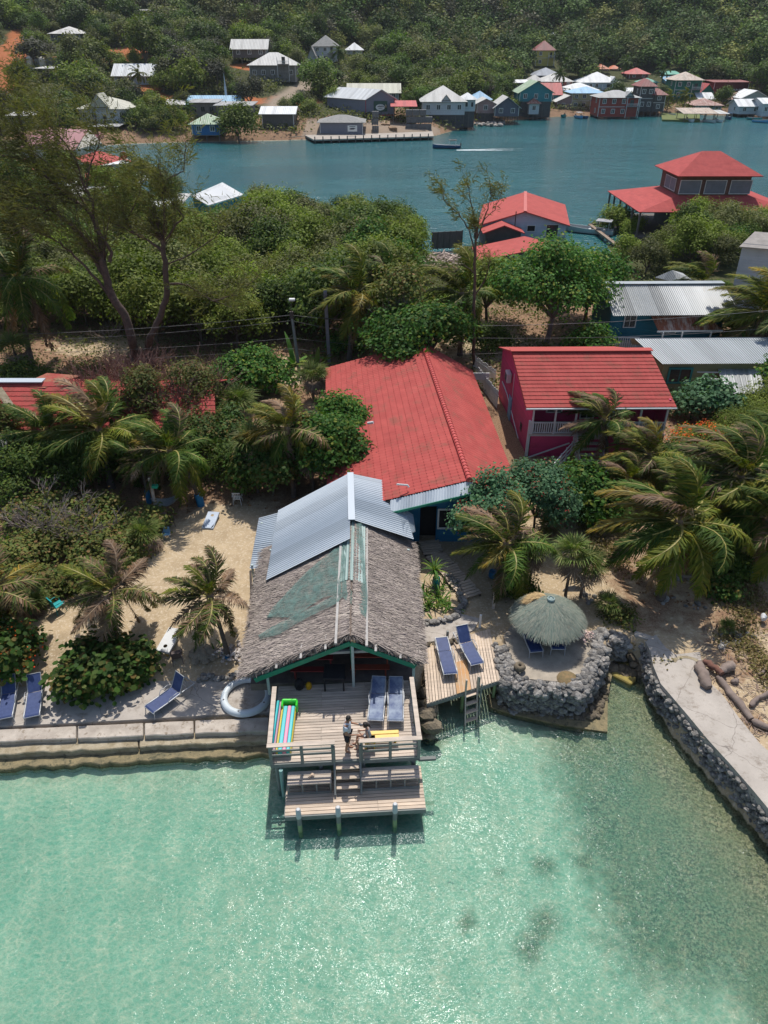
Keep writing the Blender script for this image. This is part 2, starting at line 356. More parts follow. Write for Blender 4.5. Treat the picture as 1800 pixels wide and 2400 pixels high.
sand=k.mix(k.ramp(n1,[(.3,0),(.7,1)]),(.50,.385,.245),(.36,.27,.165)); sand=k.mix(k.ramp(n2,[(.52,0),(.62,1)]),sand,(.56,.46,.33)); sand=k.mix(k.math('MULTIPLY',k.ramp(k.noise(pos,22,5,.75),[(.60,0),(.66,1)]),.8),sand,(.12,.085,.05))
litc=k.mix(k.ramp(n2,[(.35,0),(.65,1)]),(.12,.062,.038),(.28,.17,.10)); litc=k.mix(k.ramp(n4,[(.5,0),(.6,1)]),litc,(.4,.27,.17))
grnc=k.mix(k.ramp(n1,[(.35,0),(.65,1)]),(.035,.05,.015),(.09,.085,.035))
soilc=k.mix(k.ramp(n1,[(.3,0),(.7,1)]),(.44,.155,.06),(.30,.10,.04))
m1=k.ramp(k.math('ADD',sp.outputs[0],k.math('MULTIPLY_ADD',n1,.8,-.4)),[(.42,0),(.62,1)]); col=k.mix(m1,sand,litc)
m2=k.ramp(k.math('ADD',sp.outputs[1],k.math('MULTIPLY_ADD',n1,.8,-.4)),[(.42,0),(.6,1)]); col=k.mix(m2,col,grnc)
m3=k.ramp(k.math('ADD',sp.outputs[2],k.math('MULTIPLY_ADD',n1,.9,-.45)),[(.42,0),(.6,1)]); col=k.mix(m3,col,soilc)
pa=k.n('Attribute',attribute_name='paved'); col=k.mix(pa.outputs['Fac'],col,k.mix(n1,(.36,.29,.22),(.24,.19,.145)))
seas=k.mix(k.ramp(k.noise(pos,.55,5),[(.3,0),(.7,1)]),(.74,.68,.52),(.60,.56,.42)); peb=k.noise(pos,11,4,.85); seas=k.mix(k.math('MULTIPLY',k.ramp(peb,[(.45,0),(.6,1)]),.35),seas,(.36,.37,.24))
weedc=k.mix(k.ramp(peb,[(.42,0),(.58,1)]),(.07,.068,.038),(.38,.33,.20)); weedc=k.mix(k.ramp(k.noise(pos,1.1,4),[(.4,0),(.65,1)]),weedc,k.mix(.5,weedc,(.26,.24,.13)))
mw=k.ramp(k.math('ADD',at.outputs['Alpha'],k.math('MULTIPLY_ADD',k.noise(pos,2.2,6,.7),.9,-.45)),[(.25,0),(.8,.97)]); seas=k.mix(mw,seas,weedc)
zz=k.n('SeparateXYZ'); k.l(pos,zz.inputs[0]); under=k.ramp(zz.outputs[2],[(0.,1),(.06,0)]); col=k.mix(under,col,seas)
k.l(col,k.p.inputs['Base Color']); k.p.inputs['Roughness'].default_value=.95; k.p.inputs['Specular IOR Level'].default_value=.15
k.l(k.bump(k.math('MULTIPLY_ADD',n2,.6,n1),.5,.08),k.p.inputs['Normal'])
me.materials.append(k.m); g=link('ground',me); tag(g,kind='structure')
# ---- bay water: clear, tinted, rippled. A web of caustic light is painted into the transparent tint.
k=NT('bay_water'); geo=k.n('NewGeometry'); pos=geo.outputs['Position']
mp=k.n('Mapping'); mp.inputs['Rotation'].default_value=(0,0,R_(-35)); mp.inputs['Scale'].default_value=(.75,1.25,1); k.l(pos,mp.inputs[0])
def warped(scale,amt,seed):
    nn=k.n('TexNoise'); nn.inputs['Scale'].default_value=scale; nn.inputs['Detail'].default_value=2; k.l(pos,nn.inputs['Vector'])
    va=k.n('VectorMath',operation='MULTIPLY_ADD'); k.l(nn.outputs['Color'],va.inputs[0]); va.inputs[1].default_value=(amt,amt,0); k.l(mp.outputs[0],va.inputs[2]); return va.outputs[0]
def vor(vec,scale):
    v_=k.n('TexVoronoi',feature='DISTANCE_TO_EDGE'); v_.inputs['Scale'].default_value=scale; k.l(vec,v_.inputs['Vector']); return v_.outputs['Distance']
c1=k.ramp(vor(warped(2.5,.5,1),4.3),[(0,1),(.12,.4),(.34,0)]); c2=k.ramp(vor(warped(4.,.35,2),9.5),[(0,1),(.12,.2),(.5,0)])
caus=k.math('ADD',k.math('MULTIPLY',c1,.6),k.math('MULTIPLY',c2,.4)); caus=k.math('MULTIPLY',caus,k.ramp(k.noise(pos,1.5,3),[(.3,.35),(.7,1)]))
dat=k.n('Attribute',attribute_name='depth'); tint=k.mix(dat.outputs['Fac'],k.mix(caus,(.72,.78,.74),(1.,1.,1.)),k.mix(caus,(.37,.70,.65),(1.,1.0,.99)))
tr=k.n('BsdfTransparent'); k.l(tint,tr.inputs[0])
gl=k.n('BsdfGlossy'); gl.inputs['Roughness'].default_value=.055; gl.inputs[0].default_value=(1,1,1,1)
hb=k.math('ADD',k.math('MULTIPLY',k.noise(mp.outputs[0],3.,3,.6),1.),k.math('MULTIPLY',k.noise(mp.outputs[0],13,2,.5),.28))
hb=k.math('MULTIPLY',hb,k.ramp(k.noise(pos,.45,3,.6),[(.38,.45),(.66,1.25)])); bn=k.bump(hb,.8,.082); k.l(bn,gl.inputs['Normal'])
fr=k.n('Fresnel'); fr.inputs[0].default_value=1.33; k.l(bn,fr.inputs['Normal'])
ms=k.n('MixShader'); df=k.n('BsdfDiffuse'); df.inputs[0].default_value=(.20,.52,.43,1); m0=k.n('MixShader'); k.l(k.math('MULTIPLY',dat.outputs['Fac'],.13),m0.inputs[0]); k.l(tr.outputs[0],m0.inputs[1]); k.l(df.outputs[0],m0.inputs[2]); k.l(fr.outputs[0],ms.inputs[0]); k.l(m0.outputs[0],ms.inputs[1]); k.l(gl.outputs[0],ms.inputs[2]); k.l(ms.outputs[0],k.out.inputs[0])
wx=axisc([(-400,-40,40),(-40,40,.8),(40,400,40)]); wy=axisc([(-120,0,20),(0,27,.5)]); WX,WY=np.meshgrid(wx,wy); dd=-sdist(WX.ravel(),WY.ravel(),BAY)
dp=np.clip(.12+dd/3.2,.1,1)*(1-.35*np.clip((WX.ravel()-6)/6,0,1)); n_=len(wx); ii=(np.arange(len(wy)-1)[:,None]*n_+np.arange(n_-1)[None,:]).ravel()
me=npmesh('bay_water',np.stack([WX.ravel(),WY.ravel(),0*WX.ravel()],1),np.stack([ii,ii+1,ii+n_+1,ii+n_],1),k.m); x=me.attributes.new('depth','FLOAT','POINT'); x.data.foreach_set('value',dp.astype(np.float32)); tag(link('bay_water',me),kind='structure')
# ---- lagoon water: deep, dark teal
k=NT('lagoon_water'); geo=k.n('NewGeometry'); pos=geo.outputs['Position']; mpo=k.mapped(pos,(1,1.,1))
big=k.ramp(k.noise(k.mapped(pos,(.5,1.2,1)),.045,4,.6),[(.35,0),(.65,1)]); col=k.mix(big,(.010,.088,.100),(.020,.128,.137))
sh=k.ramp(k.noise(pos,.03,2),[(.4,0),(.6,1)]); k.l(col,k.p.inputs['Base Color']); k.p.inputs['Roughness'].default_value=.12; k.p.inputs['IOR'].default_value=1.33
hb=k.math('ADD',k.noise(k.mapped(pos,(.45,1,1)),1.1,5,.7),k.math('MULTIPLY',k.noise(pos,.22,3),1.4)); k.l(k.bump(hb,.8,.35),k.p.inputs['Normal'])
b=MB(); b.add([(-400,70,.0),(700,70,.0),(700,330,.0),(-400,330,.0)],[(0,1,2,3)]); b.build('lagoon_water',k.m,kind='structure')
# wake of the speedboat: a thin sheet of foam on the lagoon
k=NT('foam'); tc=k.n('TexCoord'); a=k.n('Attribute',attribute_name='dens'); nn=k.noise(k.mapped(tc.outputs['Object'],(.25,1.5,1)),1.6,6,.7)
f=k.ramp(k.math('ADD',a.outputs['Fac'],k.math('MULTIPLY_ADD',nn,1.0,-.5)),[(.35,0),(.55,1)])
k.p.inputs['Base Color'].default_value=(.75,.8,.8,1); k.l(f,k.p.inputs['Alpha'])
n=60; w0=P(1070,352); w1=P(1345,349); vs=[];fs=[];dn=[]
for i in range(n+1):
    t=i/n; c=w0.lerp(w1,t); hw=.5+3.2*t
    for j in range(7): s=j/3-1; vs.append((c.x,c.y+s*hw*1.6,.012)); dn.append((1-abs(abs(s)-.45)*1.7)*(1-t)**1.2*.95+.02 if abs(s)<.99 else 0)
for i in range(n):
    for j in range(6): a_=i*7+j; fs.append((a_,a_+7,a_+8,a_+1))
me=npmesh('boat_wake',np.array(vs),np.array(fs),k.m); x=me.attributes.new('dens','FLOAT','POINT'); x.data.foreach_set('value',np.array(dn,np.float32)); tag(link('boat_wake',me),kind='structure')
# ================= materials used by the near buildings =================
M_red=tilemat('red_tile',(.43,.085,.072),(.35,.062,.054),.28,.36,stain=(.25,.085,.06),slev=.52)
M_redstain=tilemat('weathered_red_tile',(.40,.08,.06),(.30,.06,.05),.28,.36,stain=(.30,.15,.09),slev=.42)
M_redflat=tilemat('red_sheet',(.44,.09,.075),(.36,.07,.06),.6,3.,stain=(.55,.3,.2),slev=.7)
M_tin=tinmat('blue_grey_tin',(.47,.52,.56),(.40,.45,.49),pitch=.15,metal=0.,rough=.5)
M_tinw=tinmat('pale_tin',(.42,.43,.42),(.34,.35,.34),rust=(.28,.2,.15),rustlev=.72,pitch=.16,patch=.3,metal=0.)
M_tinl=tinmat('light_grey_tin',(.37,.40,.41),(.31,.34,.35),rust=(.2,.17,.15),rustlev=.78,pitch=.16,metal=0.)
M_tinrust=tinmat('rusty_tin',(.28,.09,.04),(.17,.055,.03),rust=(.55,.42,.34),rustlev=.56,pitch=.16,metal=0.,rough=.8)
M_wood=mat('weathered_wood',(.58,.48,.39),(.42,.355,.29),rough=.85,scale=1.2,stretch=(1,6,6),isl=.16,bump=.3,bscale=14)
M_woodw=mat('warm_wood',(.62,.49,.37),(.46,.37,.285),rough=.85,scale=1.2,stretch=(1,6,6),isl=.16,bump=.3,bscale=14)
M_woodo=mat('fresh_orange_board',(.48,.25,.10),(.42,.29,.17),rough=.8,scale=1.5,isl=.12)
M_woodg=mat('grey_green_wood',(.23,.235,.215),(.17,.18,.17),rough=.85,scale=2,isl=.15)
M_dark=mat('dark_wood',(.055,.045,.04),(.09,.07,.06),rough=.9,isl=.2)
M_blue=boardmat('blue_clapboard',(.006,.14,.28),(.008,.115,.235),.2)
M_teal=boardmat('teal_clapboard',(.012,.16,.23),(.01,.13,.19),.2)
M_pink=boardmat('magenta_clapboard',(.62,.055,.165),(.50,.042,.13),.17)
M_beige=boardmat('olive_clapboard',(.29,.29,.15),(.23,.235,.13),.18)
M_whiteb=boardmat('white_clapboard',(.50,.53,.56),(.42,.45,.49),.22)
M_white=mat('white_paint',(.68,.68,.66),(.58,.58,.56),rough=.55,scale=3,isl=.05)
M_green=mat('green_paint',(.012,.22,.13),(.01,.17,.10),rough=.5)
M_conc=mat('pale_concrete',(.50,.44,.37),(.34,.29,.24),rough=.9,scale=1.6,bump=.5,bscale=7,bdist=.04,spots=((.24,.19,.14),.56),spotscale=4)
M_conc2=mat('eroded_concrete',(.40,.34,.24),(.26,.21,.13),rough=.95,scale=3,bump=.6,bscale=8,bdist=.05,spots=((.16,.13,.08),.58),spotscale=5)
M_algae=mat('algae_concrete',(.27,.215,.115),(.15,.13,.075),rough=.9,scale=3.5,bump=.7,bscale=9,bdist=.05,spots=((.09,.085,.05),.54),spotscale=4)
M_coral=mat('grey_coral_rock',(.33,.31,.28),(.15,.14,.13),rough=.95,scale=7,bump=1.,bscale=18,bdist=.06,isl=.38,spots=((.52,.46,.40),.6),spotscale=4)
M_coral2=mat('brown_coral_rock',(.20,.16,.11),(.12,.10,.07),rough=.95,scale=5,bump=.9,bscale=16,bdist=.05,isl=.3)
k=NT('window_glass'); k.p.inputs['Base Color'].default_value=(.02,.028,.035,1); k.p.inputs['Roughness'].default_value=.12; k.p.inputs['Specular IOR Level'].default_value=.7; M_glass=k.m
M_black=mat('dark_interior',(.012,.012,.014),(.02,.018,.018),rough=.9)
# ================= helpers =================
def rock(b,c,r,seed,mi=0,flat=.7):
    bm=bmesh.new(); bmesh.ops.create_icosphere(bm,subdivisions=2,radius=1.); rr=random.Random(seed)
    ax=[Vector((rr.uniform(-1,1),rr.uniform(-1,1),rr.uniform(-1,1))).normalized() for _ in range(7)]; am=[rr.uniform(-.45,.4) for _ in ax]
    s=(rr.uniform(.8,1.3),rr.uniform(.8,1.3),flat*rr.uniform(.8,1.2)); rz=Matrix.Rotation(rr.uniform(0,6.28),3,'Z'); vs=[]
    for v in bm.verts:
        d=v.co.normalized(); k_=1+sum(a*max(0,d.dot(x))**3 for a,x in zip(am,ax))+rr.uniform(-.13,.13)
        vs.append(Vector(c)+rz@Vector((d.x*k_*s[0],d.y*k_*s[1],d.z*k_*s[2]))*r)
    b.add(vs,[[v.index for v in f.verts] for f in bm.faces],mi); bm.free()
def planks(b,A,B,D,wd=.14,gap=.02,t=.04,along='u',mi=0,jit=.0,seed=1):
    """boards filling the parallelogram A-B-D; 'u' = boards run along A-B"""
    A,B,D=Vector(A),Vector(B),Vector(D); U,V_=B-A,D-A
    if along=='v': U,V_=V_,U
    n=max(1,int(V_.length/wd)); rr=random.Random(seed); vn=V_.normalized(); un=U.normalized()
    for i in range(n):
        f0,f1=i/n,(i+1)/n; a=A+V_*f0+vn*gap/2; c=V_*(f1-f0)-vn*gap; L=U.length; parts=[0,1] if L<3 else [0,rr.choice([.33,.5,.66]),1]
        for p,q in zip(parts[:-1],parts[1:]):
            z=rr.uniform(-.004,.004); s=a+U*p+un*(.004 if p else rr.uniform(-jit,0)); e=a+U*q-un*(.004 if q<1 else -rr.uniform(0,jit))
            up=Vector((0,0,1)); vs=[s,e,e+c,s+c]; vs=[x+up*z for x in vs]; lo=[x-up*t for x in vs]
            b.add(vs+lo,[(0,1,2,3),(7,6,5,4),(0,4,5,1),(1,5,6,2),(2,6,7,3),(3,7,4,0)],mi)
    return b
def tiles(b,A,B,D,pu=.28,pv=.36,mi=0,h=.045,nu=6,rgb=None):
    """real tile relief over the slope: A-B eave, A-D up the slope"""
    A,B,D=Vector(A),Vector(B),Vector(D); U,V_=B-A,D-A; N=U.cross(V_).normalized(); lu,lv=U.length,V_.length
    cu=max(2,int(lu/pu)*nu); rows=max(1,int(lv/pv)); us=np.linspace(0,1,cu+1); vs=[];fs=[];uv=[]
    prof=np.abs(np.sin(us*int(lu/pu)*math.pi))**.8
    for r in range(rows):
        base=len(vs)
        for q,(t,z) in enumerate(((r/rows,h*.9),((r+.5)/rows,h*.45),((r+1)/rows,0.))):
            dr=(0,.0,.0)[q]
            for i,u in enumerate(us):
                zz=z+h*.28*prof[i]; tt=t-(0.25/rows*(.35*prof[i]) if q==0 else 0)
                vs.append(A+U*u+V_*tt+N*zz); uv.append((u*lu,tt*lv))
        m=cu+1
        for q in range(2):
            for i in range(cu): fs.append((base+q*m+i,base+q*m+i+1,base+(q+1)*m+i+1,base+(q+1)*m+i))
        if r>=0:  # nose of each row
            b2=len(vs)
            for i,u in enumerate(us): p=vs[base+i]; vs.append(p-N*(h*1.0)); uv.append(uv[base+i])
            for i in range(cu): fs.append((b2+i,b2+i+1,base+i+1,base+i))
    b.add(vs,fs,mi,[[uv[j] for j in f] for f in fs])
def corr(b,A,B,D,C=None,pitch=.15,h=.022,mi=0,n=4):
    """real corrugations running up the slope"""
    A,B,D=Vector(A),Vector(B),Vector(D); C=Vector(C) if C is not None else B+D-A
    U=B-A; N=U.cross(D-A).normalized(); lu=U.length; cu=int(lu/pitch)*n; vs=[];fs=[];uv=[]
    lv=(D-A).length
    for i in range(cu+1):
        u=i/cu; z=h*math.cos(2*math.pi*i/n); lo=A.lerp(B,u); hi=D.lerp(C,u)
        for t in (0,1): vs.append(lo.lerp(hi,t)+N*z); uv.append((u*lu,t*lv))
    for i in range(cu): fs.append((2*i,2*i+2,2*i+3,2*i+1))
    b.add(vs,fs,mi,[[uv[j] for j in f] for f in fs])
def window(parent,c,w_,h,nrm,fr=None,pane=None,bars=1,name='window',fw=.07,label=None,world=True,lou=False):
    """a window (frame > pane) on a wall; nrm = outward horizontal direction"""
    n=Vector((nrm[0],nrm[1],0)).normalized(); r=Vector((0,0,1)).cross(n); c=Vector(c); b=MB(); rz=math.atan2(r.y,r.x)
    for s in (-1,1): b.box(c+r*s*(w_/2)+n*.03,(fw,.09,h+fw),rz); b.box(c+Vector((0,0,s*h/2))+n*.032,(w_-fw,.085,fw),rz)
    for i in range(bars): b.box(c+r*((i+1)/(bars+1)-.5)*w_+n*.02,(fw*.6,.05,h-fw),rz)
    o=b.build(name,fr or M_white,parent,world=world)
    if label: o['label']=label
    b=MB(); b.box(c+n*.012,(w_-fw*.5,.03,h-fw*.5),rz); p=b.build('pane',pane or M_glass,o,world=world)
    if lou:
        b=MB()
        for i in range(int(h/.1)): b.box(c+Vector((0,0,-h/2+.05+i*.1))+n*.04,(w_-fw,.05,.02),rz)
        b.build('louvre_slats',M_dark if fr is not M_white else M_white,o,world=world)
    return o
# ================= sea wall, patio, path =================
CPT=pl([(-60,1618),(100,1606),(310,1598),(440,1585),(575,1572),(650,1590),(645,1610),(632,1668),(300,1688),(0,1703),(-60,1706)],.64)
b=MB(); b.prism(CPT,.1,.655); o=b.build('concrete_patio',None,kind='structure') if False else None
k=NT('patio_concrete'); tc=k.n('TexCoord'); v=tc.outputs['Object']; col=k.mix(k.ramp(k.noise(v,.9,7,.65),[(.3,0),(.7,1)]),(.47,.42,.365),(.36,.32,.275))
vo=k.n('TexVoronoi',feature='DISTANCE_TO_EDGE'); vo.inputs['Scale'].default_value=.45; nn=k.n('TexNoise'); nn.inputs['Scale'].default_value=2.5; k.l(v,nn.inputs['Vector'])
va=k.n('VectorMath',operation='MULTIPLY_ADD'); k.l(nn.outputs['Color'],va.inputs[0]); va.inputs[1].default_value=(.35,.35,.35); k.l(v,va.inputs[2]); k.l(va.outputs[0],vo.inputs['Vector'])
col=k.mix(k.ramp(vo.outputs['Distance'],[(0,.8),(.006,0)]),col,(.12,.10,.085)); k.l(col,k.p.inputs['Base Color']); k.p.inputs['Roughness'].default_value=.9; g2=k.ramp(k.noise(v,2.2,8,.75),[(.52,0),(.66,.8)]); col=k.mix(g2,col,(.22,.18,.14)); k.l(col,k.p.inputs['Base Color']); k.l(k.bump(k.noise(v,7,6),.4,.03),k.p.inputs['Normal']); M_patio=k.m
b.build('concrete_patio',M_patio,kind='structure')
def strip(name,xs,front,back,z,z0,m,lab,cat,gp,jit=0.):
    """row of cast blocks; xs: pixel x of the joints, front/back: pixel y as functions of x"""
    rt=None
    for i,(a,c) in enumerate(zip(xs[:-1],xs[1:])):
        g=2.0; p=[P(a+g,front(a),z),P(c-g,front(c),z),P(c-g,back(c),z),P(a+g,back(a),z)]; b=MB(); n=max(2,int((c-a)/22)); rr=random.Random(i*7+int(a)+int(z*100))
        top=[];bot=[]
        for j in range(n+1):
            t=j/n; e=rr.uniform(-jit,jit); q=p[0].lerp(p[1],t)+Vector((0,e,rr.uniform(-jit,jit)*.3)); top.append(q)
        for j in range(n+1):
            t=j/n; e=rr.uniform(-jit,jit)*.5; top.append(p[2].lerp(p[3],t)+Vector((0,e,0)))
        m_=len(top); bot=[Vector((q.x,q.y,z0)) for q in top]
        fs=[(j,j+1,2*n-j,2*n+1-j) for j in range(n)]+[(m_+j,j+m_,0,0)[:0] or (j,m_+j,m_+(j+1)%m_,(j+1)%m_) for j in range(m_)]
        b.add(top+bot,fs); b.build(name,m,None,bevel=.03,label=lab[i] if isinstance(lab,list) else lab,cat=cat,group=gp)
strip('seawall_block',[-60,180,337,455,632],lambda x:1738-x*.041,lambda x:1709-x*.046,.63,.1,M_conc,['cracked pale concrete seawall block at the far left edge','pale concrete seawall block below the sea grape bush','short pale concrete seawall block below the tilted lounger','pale concrete seawall block below the white round rim'],'seawall','pale concrete seawall blocks along the patio',.02)
strip('seawall_ledge',[-60,325,640],lambda x:1768-x*.052,lambda x:1736-x*.044,.42,-.2,M_conc2,['eroded tan middle ledge of the seawall, left length','eroded tan middle ledge of the seawall, length next to the deck'],'ledge','eroded seawall ledges',.05)
strip('seawall_footing',[-60,660],lambda x:1800-x*.05,lambda x:1762-x*.05,.16,-1.4,M_algae,'algae brown concrete footing at the waterline under the patio wall','footing',None,.08)
# curved path on the right
PL_=[(1512,1506),(1524,1530),(1530,1562),(1548,1605),(1578,1640),(1612,1680),(1660,1738),(1712,1795),(1765,1856),(1830,1935),(1900,2030)]
PR_=[(1536,1490),(1560,1520),(1582,1536),(1640,1530),(1650,1590),(1690,1628),(1735,1690),(1780,1745),(1830,1790),(1900,1870)]
b=MB(); a=[P(x,y,1.2) for x,y in PL_]; c=[P(x,y,1.2) for x,y in PR_]; b.prism([(q.x,q.y) for q in a]+[(q.x,q.y) for q in c[::-1]],.8,1.26)
b.build('concrete_path',M_patio,kind='structure')
def rockline(name,pts,z0,z1,wd,r,n,m,lab,cat,seed,gp=None,flat=.75,kindr=None):
    b=MB(); rr=random.Random(seed); Q=[Vector(p) for p in pts]; L=[(q-p).length for p,q in zip(Q[:-1],Q[1:])]; T=sum(L)
    for i in range(n):
        t=(i+rr.random())/n*T; j=0
        while j<len(L)-1 and t>L[j]: t-=L[j]; j+=1
        p=Q[j].lerp(Q[j+1],t/L[j]); d=(Q[j+1]-Q[j]).normalized(); s=Vector((-d.y,d.x,0)); rock(b,p+s*rr.uniform(-wd,wd)+Vector((0,0,rr.uniform(z0,z1))),r*rr.uniform(.6,1.35),seed*1000+i,flat=flat)
    return b.build(name,m,None,label=lab,cat=cat,group=gp)
pts=[P(x-4,y+6,1.) for x,y in PL_]; pts=[Vector((q.x,q.y,0)) for q in pts]
rockline('coral_retaining_wall',pts,.1,1.08,.10,.095,900,M_coral,'low wall of dark coral rocks holding up the curved path','stone wall',3)
rockline('shore_rocks',[Vector((*P(x,y,0)[:2],0)) for x,y in ((1520,1590),(1555,1640),(1600,1690),(1650,1745))],-.7,.0,.25,.3,34,M_coral2,'brown rocks in the shallow water below the curved path','rocks',4)
# ================= coral terrace with thatched umbrella =================
TER=[(1170,1520),(1177,1560),(1184,1588),(1194,1612),(1250,1620),(1320,1629),(1358,1630),(1370,1605),(1390,1585),(1405,1555),(1412,1520)]
tp=[Vector((*P(x,y,1.0)[:2],0)) for x,y in TER]
rockline('coral_terrace_wall',tp,-.2,1.25,.26,.115,2300,M_coral,'thick grey coral rock wall curving around the umbrella terrace','stone wall',5)
inn=[Vector((*P(x,y,1.4)[:2],0)) for x,y in ((1175,1515),(1190,1545),(1210,1590),(1260,1602),(1340,1610),(1376,1580),(1392,1540),(1408,1500),(1385,1480))]
rockline('coral_terrace_rim',inn,1.1,1.36,.2,.11,620,M_coral,'rounded grey coral rocks topping the inner rim of the terrace','stone rim',6)
rockline('coral_rock_pile',[Vector((*P(x,y,1.2)[:2],0)) for x,y in ((1395,1480),(1430,1495),(1470,1500))],.3,1.3,.3,.15,240,M_coral,'dark coral rock pile between the terrace and the concrete steps','rocks',7)
b=MB(); b.prism(pl([(1180,1490),(1205,1560),(1225,1590),(1340,1600),(1372,1570),(1395,1490),(1300,1440),(1210,1450)],1.3),.8,1.3); b.build('terrace_floor',mat('terrace_sand',(.42,.36,.28),(.28,.24,.19),rough=.95,scale=2,bump=.5,bscale=8,spots=((.17,.15,.12),.6)),kind='structure')
b=MB(); b.prism(pl([(1141,1628),(1148,1655),(1210,1674),(1300,1694),(1380,1708),(1424,1714),(1425,1625),(1440,1560),(1400,1540),(1380,1600),(1250,1600)],.1),-1.3,.07); b.build('submerged_ledge',M_algae,kind='structure')
rockline('shore_rocks',[Vector((*P(x,y,0)[:2],0)) for x,y in ((985,1600),(995,1650),(1000,1690),(1000,1735))],-.6,.9,.22,.27,60,M_coral2,'brown and grey rocks beside the right side of the main deck','rocks',8)
rockline('shore_rocks',[Vector((*P(x,y,0)[:2],0)) for x,y in ((1430,1550),(1450,1570),(1490,1580),(1515,1560),(1500,1535),(1450,1545))],-.5,.25,.25,.25,60,M_coral2,'loose brown rocks around the yellow block in the small inlet','rocks',9)
b=MB(); b.prism(pl([(1432,1582),(1440,1556),(1475,1549),(1493,1565),(1490,1595),(1478,1606)],.05),-.9,.10); b.build('concrete_block',mat('yellow_algae_concrete',(.34,.27,.07),(.24,.19,.06),rough=.9,scale=4,bump=.4,bscale=14),None,bevel=.04,label='square yellow algae covered concrete block in the small inlet',cat='block')
r_=root('stone_steps',P(1510,1500,1.0),'two pale concrete steps at the head of the curved path','steps')
for i,(y0,y1,z) in enumerate(((1502,1520,.75),(1488,1502,1.0),(1477,1488,1.25))):
    b=MB(); b.prism(pl([(1483+i*2,y0),(1483+i*2,y1),(1532+i*6,y1+18),(1526+i*6,y0+16)][::-1],z),z-.25,z); b.build('step',M_conc,r_,world=True,bevel=.015)
# arc-shaped slab detail on the path
b=MB(); c=P(1612,1558,1.27); pts=[]
for i in range(17): a=R_(20+140*i/16); pts.append((c+Vector((.62*math.cos(a),.5*math.sin(a),0)),c+Vector((.45*math.cos(a),.36*math.sin(a),0))))
for i in range(16): b.add([pts[i][0],pts[i+1][0],pts[i+1][1],pts[i][1]],[(0,1,2,3)])
b.build('path_arc_inlay',M_conc2,kind='structure')
rockline('ledge_rocks',[Vector((*P(x,y,.1)[:2],0)) for x,y in ((1175,1650),(1250,1662),(1330,1672),(1395,1680),(1405,1630),(1415,1590))],-.12,.14,.22,.11,330,M_coral2,'brown wet rocks on the ledge at the foot of the terrace wall','rocks',41)
# ================= main deck (timber), lower deck, stairs =================
DZ=R_(3.6); DO=Vector((-1.31,15.56,0)); du=Vector((math.cos(DZ),math.sin(DZ),0)); dv=Vector((-math.sin(DZ),math.cos(DZ),0))
def D(u,v,z): return DO+du*u+dv*v+Vector((0,0,z))
dk=root('timber_deck',D(0,0,0),'weathered grey timber sun deck with railings in front of the thatched shelter','deck')
b=MB(); planks(b,D(-2.47,0,1.6),D(2.47,0,1.6),D(-2.47,3.45,1.6),.125,seed=2); b.build('decking',M_wood,dk,world=True)
b=MB()
b.beam(D(-2.5,-.02,1.47),D(2.5,-.02,1.47),.05,.18); b.beam(D(-2.5,.02,1.46),D(-2.5,3.4,1.46),.05,.18); b.beam(D(2.5,.02,1.46),D(2.5,3.4,1.46),.05,.18)
for u in (-1.6,-.8,0,.8,1.6): b.beam(D(u,0.02,1.48),D(u,3.4,1.48),.05,.14)
b.beam(D(2.5,-.02,1.42),D(3.1,-.02,1.42),.12,.1); b.build('joists',M_woodg,dk,world=True)
for u in (-2.35,-.85,.6,2.35):
    for v in (.1,2.2):
        b=MB(); b.cyl(D(u,v,-1.6),.08,3.05,8); b.build('pile',M_woodg,dk,world=True)
def rail(u0,v0,u1,v1,n,name='railing',mids=(.62,.38),top=.9,par=dk,z=1.6,capw=.16):
    b=MB(); A,B=D(u0,v0,z),D(u1,v1,z)
    for i in range(n+1):
        p=A.lerp(B,i/n); b.box(p+Vector((0,0,top/2-.12)),(.1,.1,top+.2),DZ)
    for h in mids: b.beam(A+Vector((0,0,h)),B+Vector((0,0,h)),.035,.09)
    b.build(name,M_woodg,par,world=True)
    b=MB(); d=(B-A).normalized(); b.beam(A+Vector((0,0,top))-d*.09,B+Vector((0,0,top))+d*.09,capw,.04); b.build('handrail',M_wood,par,world=True)
rail(-2.5,0,-.42,0,2); rail(.55,0,2.5,0,2); rail(-2.5,.16,-2.5,2.5,2); rail(2.5,.16,2.5,2.65,2)
ld=root('lower_deck',D(0,-1,0),'lower warm brown timber platform over the water below the stairs','deck')
b=MB(); planks(b,D(-2.05,-1.42,.72),D(2.62,-1.42,.72),D(-2.05,.25,.72),.125,seed=5); b.build('decking',M_woodw,ld,world=True)
b=MB(); b.beam(D(-2.05,-1.44,.6),D(2.62,-1.44,.6),.05,.2); b.beam(D(-2.05,-1.4,.6),D(-2.05,.2,.6),.05,.16); b.beam(D(2.6,-1.4,.6),D(2.6,.2,.6),.05,.16)
for u in (-1.2,-.3,.6,1.6): b.beam(D(u,-1.4,.6),D(u,.2,.6),.05,.14)
b.build('joists',M_woodg,ld,world=True)
M_cap=mat('white_sleeve',(.56,.58,.58),(.5,.5,.5),rough=.6); M_pile=mat('green_pile',(.33,.42,.22),(.20,.28,.12),rough=.8)
